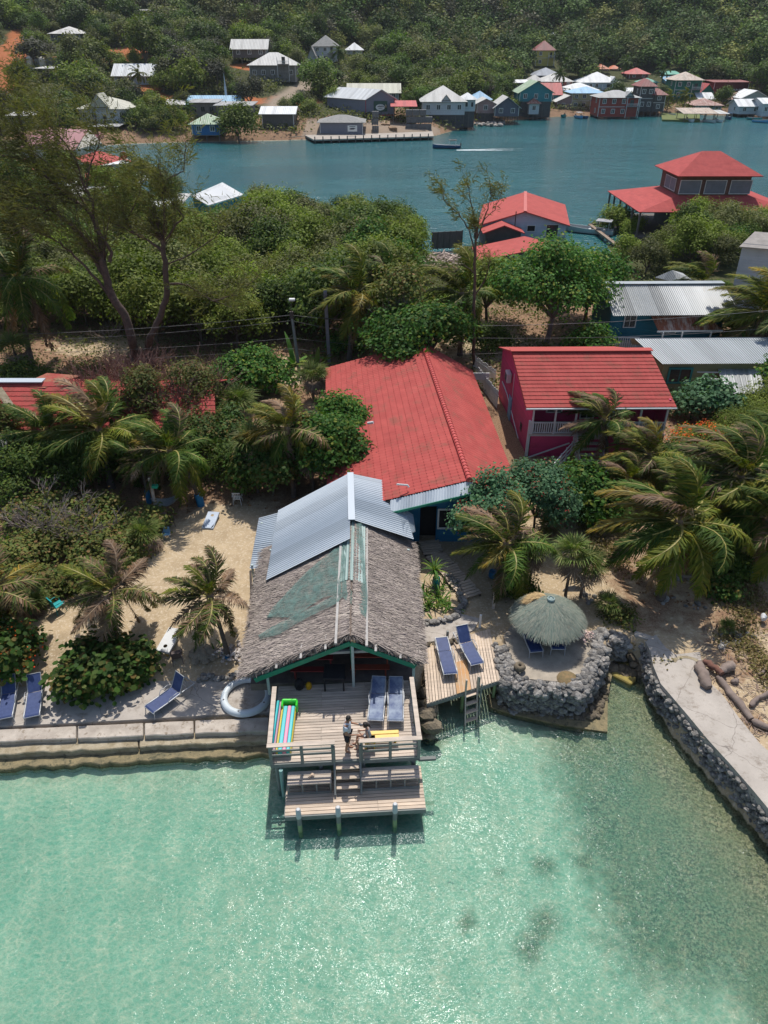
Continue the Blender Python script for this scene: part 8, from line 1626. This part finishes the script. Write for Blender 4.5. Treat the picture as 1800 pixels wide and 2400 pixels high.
q=D(-1.15,-.3,1.23); b=MB(); rock(b,q,.09,5,flat=.6); b.beam(q,q+Vector((-.12,-.12,.02)),.05,.03); b.build('conch_shell',mat('conch',(.55,.38,.25),(.6,.5,.42)),None,label='orange conch shell on the left bench',cat='shell')
M_rw=mat('red_painted_wood',(.22,.03,.03),(.16,.025,.025),rough=.7); M_ow=mat('orange_red_wood',(.28,.06,.03),(.22,.05,.03),rough=.7)
for lab,x,y,w_,m in (('dark red picnic table at the left inside the shelter',735,1560,1.6,M_rw),('orange red table at the right inside the shelter',868,1555,1.5,M_ow),('small black table in the middle of the shelter',785,1605,.8,M_bl)):
    q=P(x,y,1.6); r=root('table',q,lab,'table'); b=MB(); b.box((0,0,.7),(w_,.75,.05)); b.build('tabletop',m,r,bevel=.01)
    for sx in (-1,1):
        for sy in (-1,1): b=MB(); b.box((sx*w_*.44,sy*.3,.34),(.06,.06,.68)); b.build('leg',m,r)
    if w_>1: b=MB(); b.box((0,-.6,.42),(w_,.25,.04)); b.box((-w_*.4,-.6,.2),(.06,.2,.4)); b.box((w_*.4,-.6,.2),(.06,.2,.4)); b.build('bench_seat',m,r)
# cornhole boards
M_bw=mat('board_white',(.68,.68,.66),(.6,.6,.58),rough=.5)
for lab,x,y,rz,m in (('white bean bag toss board in the sunny sand',398,1508,-14,M_bw),('pale blue bean bag toss board in the shade',495,1226,-6,mat('board_blue',(.48,.55,.63),(.4,.46,.55),rough=.5))):
    r=root('toss_board',GP(x,y,1.2),lab,'game board',rz=R_(rz)); M4=Matrix.Rotation(R_(10),4,'X'); b=MB(); n=18; hx,hy=(0,-.33) if y>1300 else (0,.33); hole=[(hx+.085*math.cos(6.283*i/n),hy+.085*math.sin(6.283*i/n)) for i in range(n)]; outl=[]
    for i in range(n):
        a=6.283*i/n; c_,s_=math.cos(a),math.sin(a); t=min(.3/abs(c_) if abs(c_)>1e-6 else 9,((.6-hy) if s_>0 else (.6+hy))/abs(s_) if abs(s_)>1e-6 else 9); outl.append((c_*t,hy+s_*t))
    b.T=Matrix.Translation((0,0,.2))@M4; b.add([(x_,y_,0) for x_,y_ in hole]+[(x_,y_,0) for x_,y_ in outl],[(i,(i+1)%n,n+(i+1)%n,n+i)[::-1] for i in range(n)]); b.build('top',m,r)
    b=MB(); b.T=Matrix.Translation((0,0,.2))@M4
    for c_,d_ in (((0,-.59,-.06),(.6,.03,.1)),((0,.59,-.06),(.6,.03,.1)),((-.285,0,-.06),(.03,1.15,.1)),((.285,0,-.06),(.03,1.15,.1))): b.box(c_,d_)
    b.build('side_frame',m,r); b=MB(); b.box((-.25,.5,.13),(.04,.04,.26)); b.box((.25,.5,.13),(.04,.04,.26)); b.box((-.25,-.52,.05),(.04,.04,.1)); b.box((.25,-.52,.05),(.04,.04,.1)); b.build('legs_frame',m,r)
# chairs
def armchair(name,label,x,y,rz,m,s=1.,tip=0,slat=False):
    r=root(name,GP(x,y,1.2),label,'chair',rz=R_(rz)); r.scale=(s,)*3
    if tip: r.rotation_euler=(R_(tip),0,R_(rz)); r.location.z+=.3
    b=MB(); b.box((0,0,.42),(.5,.48,.05)); b.build('seat',m,r,bevel=.02)
    b=MB()
    if slat:
        for i in range(5): b.box((-.2+i*.1,.25+.02,.68),(.035,.03,.46))
        b.box((0,.27,.9),(.5,.04,.06)); b.box((0,.26,.66),(.48,.03,.03))
    else: b.box((0,.27,.68),(.5,.05,.5),rot=Matrix.Rotation(R_(-10),3,'X'))
    b.build('backrest',m,r)
    for sx in (-1,1):
        b=MB(); b.tube([(sx*.27,.26,.62),(sx*.29,0,.66),(sx*.28,-.22,.63),(sx*.27,-.24,.42)],.022,6); b.build('armrest',m,r)
        for sy in (-1,1): b=MB(); b.tube([(sx*.22,sy*.2,.42),(sx*.26,sy*.25,0)],.02,6); b.build('leg',m,r)
M_br=mat('brown_wicker',(.09,.065,.055),(.13,.10,.09),rough=.7,bump=.5,bscale=40)
armchair('garden_chair','white slatted garden chair in the shade by the dark shrubs',558,1180,180,M_white,.85,slat=True)
armchair('armchair','dark brown armchair beside the hammock post',396,1238,60,M_br,.95)
armchair('armchair','brown woven armchair tipped over on the sand by the patio',420,1568,20,M_br,.8,tip=-75)
armchair('folding_chair','rusty dark folding chair by the sea grape bush',330,1560,210,M_bl,.85)
armchair('beach_chair','turquoise chair half hidden behind the amber fronded palm',140,1432,140,mat('turquoise',(.0,.30,.30),(.0,.24,.25),rough=.5),.9)
armchair('low_table','pale blue seat below the brown armchair',393,1262,10,mat('pale_blue_plastic',(.16,.33,.5),(.13,.28,.45)),.6)
# hammock, post
r=root('hammock_post',P(371,1214,1.2),'grey timber post with a small green box holding the hammock','post'); b=MB(); b.beam((0,0,-.1),(-.12,.25,2.3),.12,.12); b.build('post',M_wood,r); b=MB(); b.box((.1,.15,1.85),(.3,.2,.16)); b.build('green_box',mat('green_box',(.02,.4,.25),(.02,.35,.22)),r)
b=MB(); h0,h1=P(364,1218,1.2)+Vector((-.08,.2,1.2)),P(440,1185,1.2)+Vector((.0,0,1.2)); n=14;vs=[];fs=[]
for i in range(n+1):
    t=i/n; c=h0.lerp(h1,t)-up*(.75*4*t*(1-t)); w_=.42*math.sin(math.pi*t)**.6+.02
    for j in range(5): a=(j-2)/2; vs.append(c+Vector((0,w_*a,.18*a*a*math.sin(math.pi*t))))
for i in range(n):
    for j in range(4): a=i*5+j; fs.append((a,a+5,a+6,a+1))
b.add(vs,fs); b.build('hammock',mat('grey_cotton',(.34,.35,.34),(.22,.24,.24),rough=.9,stretch=(1,14,1)),None,label='pale striped hammock between the timber post and the blue footed palm',cat='hammock')
# boulder mound, rocks, logs on the right bank
b=MB(); rr=random.Random(6)
for i in range(60): a=rr.uniform(0,6.28); t=rr.random()**.5*.55; rock(b,GP(478,1535)+Vector((math.cos(a)*t,math.sin(a)*t*.8,.22*(1-t*1.5)-.03)),rr.uniform(.1,.2),i,flat=.6)
b.build('boulder',mat('sandy_rock',(.30,.25,.18),(.2,.17,.13),rough=.95,scale=3,bump=.9,bscale=7,bdist=.05),None,label='low sandy coral mound left of the blue palm foot',cat='boulder')
rockline('rock_edging',[P(x,y,1.2) for x,y in ((460,1568),(500,1570),(540,1564),(575,1560))],-.55,-.4,.12,.1,30,M_coral,'small coral rocks along the rear edge of the patio','rocks',22)
M_log=mat('driftwood_log',(.27,.21,.175),(.17,.13,.11),rough=.95,scale=2,stretch=(1,1,1),bump=.6,bscale=10,isl=.2)
def log(label,pts_,rad,z=1.35,n=8,seed=0,m=None):
    rr=random.Random(seed); q=[P(x,y,z+rad*.5) for x,y in pts_]; f=[]
    for a,c in zip(q[:-1],q[1:]):
        for i in range(4): f.append(a.lerp(c,i/4)+Vector((rr.uniform(-1,1),rr.uniform(-1,1),rr.uniform(-.5,.5)))*rad*.3)
    f.append(q[-1]); b=MB(); b.tube(f,[rad*rr.uniform(.75,1.15)*(.75 if _ is f[-1] or _ is f[0] else 1) for _ in f],9); b.v=[v+Vector((rr.uniform(-1,1),rr.uniform(-1,1),rr.uniform(-1,1)))*rad*.1 for v in b.v]; o=b.build('driftwood_log',m or M_log,None,label=label,cat='log')
log('long straight driftwood log beside the curved path',[(1685,1588),(1722,1636),(1762,1686)],.15,1.25,seed=1); log('driftwood log running off the right edge at the end of the long one',[(1764,1690),(1800,1705),(1850,1722)],.13,1.25,seed=2)
log('gnarled dark upright root next to the path arc',[(1640,1552),(1648,1580),(1662,1612)],.2,1.3,seed=3); log('reddish twisted log behind the gnarled root',[(1650,1548),(1672,1562),(1692,1580)],.14,1.4,seed=4,m=mat('red_log',(.2,.09,.06),(.15,.08,.06),rough=.95)); log('thick grey log leaning on the twisted one',[(1688,1576),(1708,1562),(1722,1560)],.19,1.35,seed=5)
log('curved grey branch near the right edge',[(1758,1655),(1775,1635),(1810,1622)],.1,1.25,seed=6); log('small cut log end on the right bank',[(1722,1600),(1726,1592)],.13,1.25,seed=7); log('thin branch above the curved one at the right edge',[(1778,1582),(1795,1568),(1815,1566)],.06,1.25,seed=8); log('fallen trunk in the shade behind the path',[(1560,1345),(1620,1352),(1650,1345)],.09,1.25,seed=9); log('white bleached stump at the right edge',[(1790,1452),(1789,1440)],.12,1.4,seed=10,m=M_cap)
b=MB(); rr=random.Random(77)
for x,y,s,n in ((1700,1500,.3,14),(1730,1490,.25,10),(1560,1400,.3,10),(1605,1345,.25,8),(1440,1430,.22,12),(1380,1400,.18,8),(1745,1270,.25,12),(1620,1420,.2,6)):
    for i in range(n): q=P(x+rr.gauss(0,14),y+rr.gauss(0,7),1.22); rock(b,q,rr.uniform(.04,.16),rr.randint(0,9999))
b.build('loose_rocks',M_coral,None,label='loose grey coral rocks scattered over the right bank',cat='rocks')
b=MB()
for i in range(420): q=P(rr.uniform(1640,1830),rr.uniform(1470,1740),1.24); a=rr.uniform(0,3.14); d=Vector((math.cos(a),math.sin(a),0))*rr.uniform(.05,.22); b.beam(q-d,q+d,.02,.015)
tag(b.build('beach_twigs',mat('twig_litter',(.34,.26,.2),(.2,.13,.1),isl=.4)),kind='stuff')
b=MB()
for i in range(330):
    x,y=rr.uniform(-1,1),rr.random(); q=P(1045+x*(38+18*y)-30*y,592+y*80,1.0+rr.random()*.6*(1-y)); a=rr.uniform(0,3.14); d=Vector((math.cos(a),math.sin(a),rr.uniform(-.2,.3)))*rr.uniform(.3,1.3); b.beam(q-d,q+d,rr.uniform(.06,.2),.08)
b.build('driftwood_pile',mat('bleached_driftwood',(.46,.37,.31),(.3,.22,.18),isl=.4),None,label='long heap of bleached driftwood filling the path to the lagoon',cat='driftwood')
# poles and wires
pr=root('utility_pole',P(772,852,1.4),'bare square grey utility pole behind the red roof','pole'); t=W(762,682,51.6)-pr.location; b=MB(); b.beam((0,0,-.2),t,.24,.24); b.build('pole',mat('pole_grey',(.24,.22,.24),(.18,.17,.18),rough=.9),pr); b=MB(); b.box(t-up*2.0,(.3,.3,.08)); b.build('band',M_dark,pr)
pr2=root('lamp_pole',P(702,872,1.4),'thin dark lamp pole with a white lamp head','lamp pole'); t2=W(683,735,50.2)-pr2.location; b=MB(); b.tube([(0,0,-.2),t2*.5,t2],[.13,.11,.09],8); b.build('pole',M_woodg,pr2); b=MB(); t3=W(683,703,50.2)-pr2.location; b.tube([t2,t2+up*.4,t3],.03,6); b.box(t2-up*.1,(.25,.2,.5)); b.build('bracket',M_dark,pr2); b=MB(); b.box(t3+Vector((.05,-.1,.05)),(.42,.3,.16)); b.build('lamp_head',M_white,pr2,bevel=.03)
M_wire=mat('wire',(.22,.21,.2),(.18,.17,.17))
def wire(label,ps,sag,rad=.018):
    b=MB(); ps=[Vector(p) for p in ps]
    for a,c in zip(ps[:-1],ps[1:]): b.tube([a.lerp(c,i/16)-up*sag*4*(i/16)*(1-i/16)*((c-a).length/30) for i in range(17)],rad,4,cap=False)
    b.build('power_line',M_wire,None,label=label,cat='wire')
A0=pr.location+t; A1=pr2.location+t2
wire('upper power line crossing from the left edge past both poles to the right edge',[W(-60,786,51),A1-up*.1,A0-up*2.0,W(1115,764,49.6),W(1860,722,50)],.35,.015)
wire('second power line just below the upper one',[W(-60,800,51),A1-up*.5,A0-up*2.7,W(1115,792,49.6),W(1860,765,50)],.4,.011)
wire('third thin power line at the height of the banana plants',[W(-60,830,51),A1-up*1.8,A0-up*3.8,W(1115,830,49.6),W(1500,800,50)],.3,.012)
wire('lowest thin power line near the clearing ground',[W(-60,850,51),A1-up*2.6,A0-up*4.6],.3,.012)
wire('guy wire from the lamp pole to the ground on its left',[A1-up*1.5,P(633,842,1.4)],.0,.012)
wire('thin white line slanting down by the olive house',[P(1700,700,5),P(1660,760,3.2)],.05,.02)
q=W(291,365,128); r=root('satellite_dish',(q.x,q.y,1.2),'red satellite dish on a bare pole over the left trees','dish'); hz=q.z-1.2; b=MB(); b.tube([(0,0,0),(0,0,hz)],.07,6); b.build('pole',M_barkg,r); b=MB(); b.T=Matrix.Translation((0,-.1,hz))@Matrix.Rotation(R_(75),4,'X'); b.lathe((0,0,0),[(0,0),(.3,.03),(.5,.1),(.6,.18),(.58,.2),(.3,.06),(0,.04)],18); b.build('dish',mat('dish_red',(.6,.03,.02),(.55,.03,.02),rough=.4),r)
# ================= PEOPLE =================
M_skin=mat('skin',(.36,.19,.12),(.32,.165,.10),rough=.55,scale=8); M_skin2=mat('skin_light',(.46,.26,.18),(.42,.23,.155),rough=.55,scale=8); M_hair=mat('black_hair',(.012,.009,.008),(.02,.014,.011),rough=.6,bump=.5,bscale=60)
def skinned(name,V,E,Rr,m,parent,rootv=0,sub=2):
    me=bpy.data.meshes.new(name); me.from_pydata([tuple(v) for v in V],E,[]); me.materials.append(m); o=link(name,me,parent)
    sk=o.modifiers.new('skin','SKIN'); sk.use_smooth_shade=True; sk.branch_smoothing=.4
    for i,d in enumerate(me.skin_vertices[0].data): rr_=Rr[i]; d.radius=(rr_,rr_) if isinstance(rr_,(int,float)) else rr_; d.use_root=(i==rootv)
    s=o.modifiers.new('sub','SUBSURF'); s.levels=sub; s.render_levels=sub; return o
class SK:
    def __init__(s): s.V=[];s.E=[];s.R=[]
    def v(s,p,r,par=None): s.V.append(Vector(p)); s.R.append(r); i=len(s.V)-1; (s.E.append((par,i)) if par is not None else None); return i
    def chain(s,par,pts,rs):
        for p,r in zip(pts,rs): par=s.v(p,r,par)
        return par
def hand(s,w_,dirv,palm_n,curl=.35):
    """palm and five fingers growing from wrist vertex index w_"""
    d=Vector(dirv).normalized(); n=Vector(palm_n).normalized(); side=d.cross(n).normalized(); p=s.V[w_]
    pm=s.v(p+d*.05,(.030,.016),w_)
    for k_,(o,L) in enumerate(((-.028,.062),(-.010,.075),(.010,.072),(.028,.056))):
        a=p+d*.095+side*o; e=a+(d-n*curl).normalized()*L*.5; f=e+(d-n*curl*2.4).normalized()*L*.5; s.chain(pm,[a,e,f],[.0095,.0085,.007])
    a=p+d*.045-side*.035; s.chain(pm,[a,a+(d*.7-side*.7-n*.3).normalized()*.035,a+(d*.9-side*.5-n*.5).normalized()*.06],[.011,.0095,.008])
def head(s,neck,c,fwd):
    f=Vector(fwd).normalized(); h=s.chain(neck,[Vector(c)+Vector((0,0,-.075))+f*.01,Vector(c),Vector(c)+Vector((0,0,.07))-f*.01],[(.060,.058),(.078,.088),(.068,.076)]); return h
# standing man (x forward)
mp=P(815,1757,1.6); man=root('person',mp,'standing man in a white T-shirt and black shorts holding a phone','person',rz=R_(-8))
s=SK(); hp=s.v((0,0,.93),(.13,.10)); wa=s.v((.0,0,1.08),(.125,.09),hp); ch=s.v((.02,0,1.28),(.15,.105),wa); sh_=s.v((.02,0,1.41),(.11,.07),ch); nk=s.v((.04,0,1.49),.052,sh_); head(s,nk,(.085,0,1.61),(1,0,0))
for sy,leg in ((1,((.02,.10,.88),(.06,.11,.50),(.0,.11,.10))),(-1,((.0,-.10,.88),(.03,-.11,.50),(-.04,-.12,.10)))):
    k_=s.chain(hp,[leg[0],Vector(leg[0]).lerp(Vector(leg[1]),.5),leg[1],Vector(leg[1]).lerp(Vector(leg[2]),.4),leg[2]],[.088,.078,.056,.052,.038]); a=Vector(leg[2]); s.chain(k_,[a+Vector((.02,0,-.06)),a+Vector((.10,0,-.075)),a+Vector((.18,.01*sy,-.085))],[.038,.034,.022])
wl=s.chain(sh_,[(.02,.17,1.39),(.06,.23,1.24),(.10,.24,1.12),(.24,.20,1.15),(.36,.14,1.20)],[.058,.045,.040,.036,.027]); hand(s,wl,(.9,-.3,.15),(0,-.2,1),.8)
wr_=s.chain(sh_,[(.02,-.17,1.39),(.03,-.24,1.22),(.04,-.25,1.09),(.18,-.24,1.06),(.31,-.20,1.07)],[.058,.045,.040,.036,.027]); hand(s,wr_,(1,.1,.05),(0,.6,.8),.3)
skinned('body',s.V,s.E,s.R,M_skin,man)
M_tee=mat('white_cotton',(.60,.63,.68),(.52,.55,.6),rough=.85,scale=5,bump=.2,bscale=14)
s=SK(); a=s.v((.0,0,.90),(.16,.13)); b_=s.v((0,0,1.05),(.155,.12),a); c=s.v((.02,0,1.26),(.175,.13),b_); d=s.v((.02,0,1.41),(.125,.085),c); s.v((.035,0,1.45),(.075,.07),d)
for sy,p1,p2 in ((1,(.02,.18,1.39),(.05,.225,1.25)),(-1,(.02,-.18,1.39),(.03,-.235,1.23))): s.chain(d,[p1,p2],[.078,.066])
skinned('t_shirt',s.V,s.E,s.R,M_tee,man)
s=SK(); a=s.v((0,0,.95),(.15,.118)); 
for sy,x0 in ((1,.04),(-1,.01)): s.chain(a,[(x0*.5,.09*sy,.85),(x0,.105*sy,.68),(x0*1.3,.11*sy,.52)],[.108,.096,.082])
skinned('shorts',s.V,s.E,s.R,mat('black_shorts',(.012,.013,.02),(.02,.02,.028),rough=.8),man)
b=MB(); b.lathe((.07,0,1.60),[(.0,.118),(.05,.11),(.088,.07),(.098,.02),(.09,-.03),(.06,-.07),(0,-.08)],14); b.v=[Vector((v.x if v.x<.09 else .09+(v.x-.09)*(.9 if v.z>1.655 else .0),v.y,v.z)) for v in b.v]; b.build('hair',M_hair,man)
for sy in (1,-1): b=MB(); b.lathe((.155,.032*sy,1.612),[(0,-.01),(.01,0),(0,.01)],6); b.build('eye',M_bl,man); b=MB(); b.tube([(.08,.085*sy,1.585),(.085,.095*sy,1.61),(.08,.088*sy,1.635)],.011,6); b.build('ear',M_skin,man)
b=MB(); b.tube([(.165,0,1.61),(.185,0,1.585),(.168,0,1.575)],[.008,.014,.008],6); b.build('nose',M_skin,man); b=MB(); b.tube([(.160,-.022,1.545),(.166,0,1.545),(.160,.022,1.545)],.006,5); b.build('mouth',M_rw,man)
ph_=root('phone',mp+Vector((.47,.04,1.26)),'black phone in the raised hand of the standing man','phone',rz=R_(-20)); b=MB(); b.box((0,0,0),(.155,.08,.012)); b.build('phone_body',M_bl,ph_,bevel=.006); b=MB(); b.box((0,0,.007),(.14,.07,.003)); b.build('screen',M_glass,ph_)
# seated woman, facing the man (-x)
wp=P(866,1752,1.6); wo=root('person',wp,'seated woman with tied black hair in a sleeveless pale top','person',rz=R_(176))
s=SK(); hp=s.v((0,0,.53),(.135,.11)); wa=s.v((.02,0,.68),(.10,.082),hp); ch=s.v((.06,0,.86),(.12,.088),wa); sh_=s.v((.08,0,.97),(.09,.06),ch); nk=s.v((.11,0,1.05),.042,sh_); head(s,nk,(.155,0,1.155),(1,0,.0))
for sy,kn,an in ((1,(.40,.10,.50),(.36,.11,.09)),(-1,(.41,-.09,.48),(.46,-.10,.10))):
    k_=s.chain(hp,[(.06,.09*sy,.51),Vector((.06,.09*sy,.51)).lerp(Vector(kn),.55),kn,Vector(kn).lerp(Vector(an),.4),an],[.085,.072,.052,.047,.033]); a=Vector(an); s.chain(k_,[a+Vector((.03,0,-.05)),a+Vector((.10,0,-.065)),a+Vector((.17,0,-.075))],[.033,.028,.019])
wl=s.chain(sh_,[(.08,.14,.95),(.02,.20,.80),(.04,.22,.69),(.17,.17,.74),(.27,.10,.80)],[.045,.036,.032,.029,.022]); hand(s,wl,(.7,-.5,.4),(0,-.8,.5),.7)
wr_=s.chain(sh_,[(.08,-.14,.95),(.04,-.20,.80),(.06,-.21,.69),(.19,-.15,.70),(.28,-.09,.76)],[.045,.036,.032,.029,.022]); hand(s,wr_,(.7,.5,.4),(0,.8,.5),.7)
skinned('body',s.V,s.E,s.R,M_skin2,wo)
s=SK(); a=s.v((.0,0,.58),(.135,.112)); b_=s.v((.025,0,.70),(.115,.098),a); c=s.v((.06,0,.86),(.135,.104),b_); d=s.v((.08,0,.955),(.10,.07),c)
for sy in (1,-1): s.chain(d,[(.085,.09*sy,.985)],[.045])
skinned('top',s.V,s.E,s.R,mat('pale_grey_top',(.40,.40,.40),(.33,.33,.34),rough=.85,scale=9,bump=.2,bscale=20),wo)
s=SK(); a=s.v((-.01,0,.55),(.145,.125))
for sy in (1,-1): s.chain(a,[(.07,.09*sy,.52),(.22,.10*sy,.515)],[.098,.084])
skinned('shorts',s.V,s.E,s.R,mat('patterned_shorts',(.05,.05,.06),(.5,.5,.5),rough=.85,scale=14,lo=.45,hi=.55),wo)
b=MB(); b.lathe((.135,0,1.155),[(.0,.112),(.05,.105),(.085,.07),(.094,.02),(.088,-.03),(.055,-.07),(0,-.08)],14); b.v=[Vector((v.x if v.x<.165 else .165+(v.x-.165)*(.9 if v.z>1.205 else .0),v.y,v.z)) for v in b.v]; b.lathe((.03,0,1.17),[(0,-.05),(.04,-.03),(.05,.01),(.03,.045),(0,.05)],10); b.tube([(.02,0,1.15),(-.03,0,1.10),(-.02,0,1.03)],[.03,.025,.01],7); b.build('hair',M_hair,wo)
for sy in (1,-1): b=MB(); b.lathe((.222,.03*sy,1.158),[(0,-.009),(.009,0),(0,.009)],6); b.build('eye',M_bl,wo)
b=MB(); b.tube([(.232,0,1.158),(.250,0,1.135),(.234,0,1.125)],[.007,.012,.007],6); b.build('nose',M_skin2,wo); b=MB(); b.tube([(.226,-.02,1.095),(.232,0,1.095),(.226,.02,1.095)],.006,5); b.build('mouth',M_rw,wo)
r=root('stool',wp+Vector((.02,.02,0)),'yellow end seat of the plastic bench under the woman','stool',rz=DZ); b=MB(); b.box((0,0,.42),(.38,.34,.04)); b.build('seat',M_yel,r,bevel=.01); b=MB(); b.box((-.15,0,.2),(.04,.3,.4)); b.box((.15,0,.2),(.04,.3,.4)); b.build('legs_frame',M_yel,r)
# ================= thin sea haze =================
b=MB(); b.box((0,190,38),(1000,420,86)); 
k=NT('haze'); k.t.nodes.remove(k.p); pv=k.n('VolumePrincipled'); pv.inputs['Color'].default_value=(.80,.87,.95,1); pv.inputs['Density'].default_value=.00009; pv.inputs['Anisotropy'].default_value=.2
k.l(pv.outputs[0],k.out.inputs['Volume']); o=b.build('haze',k.m,kind='stuff')
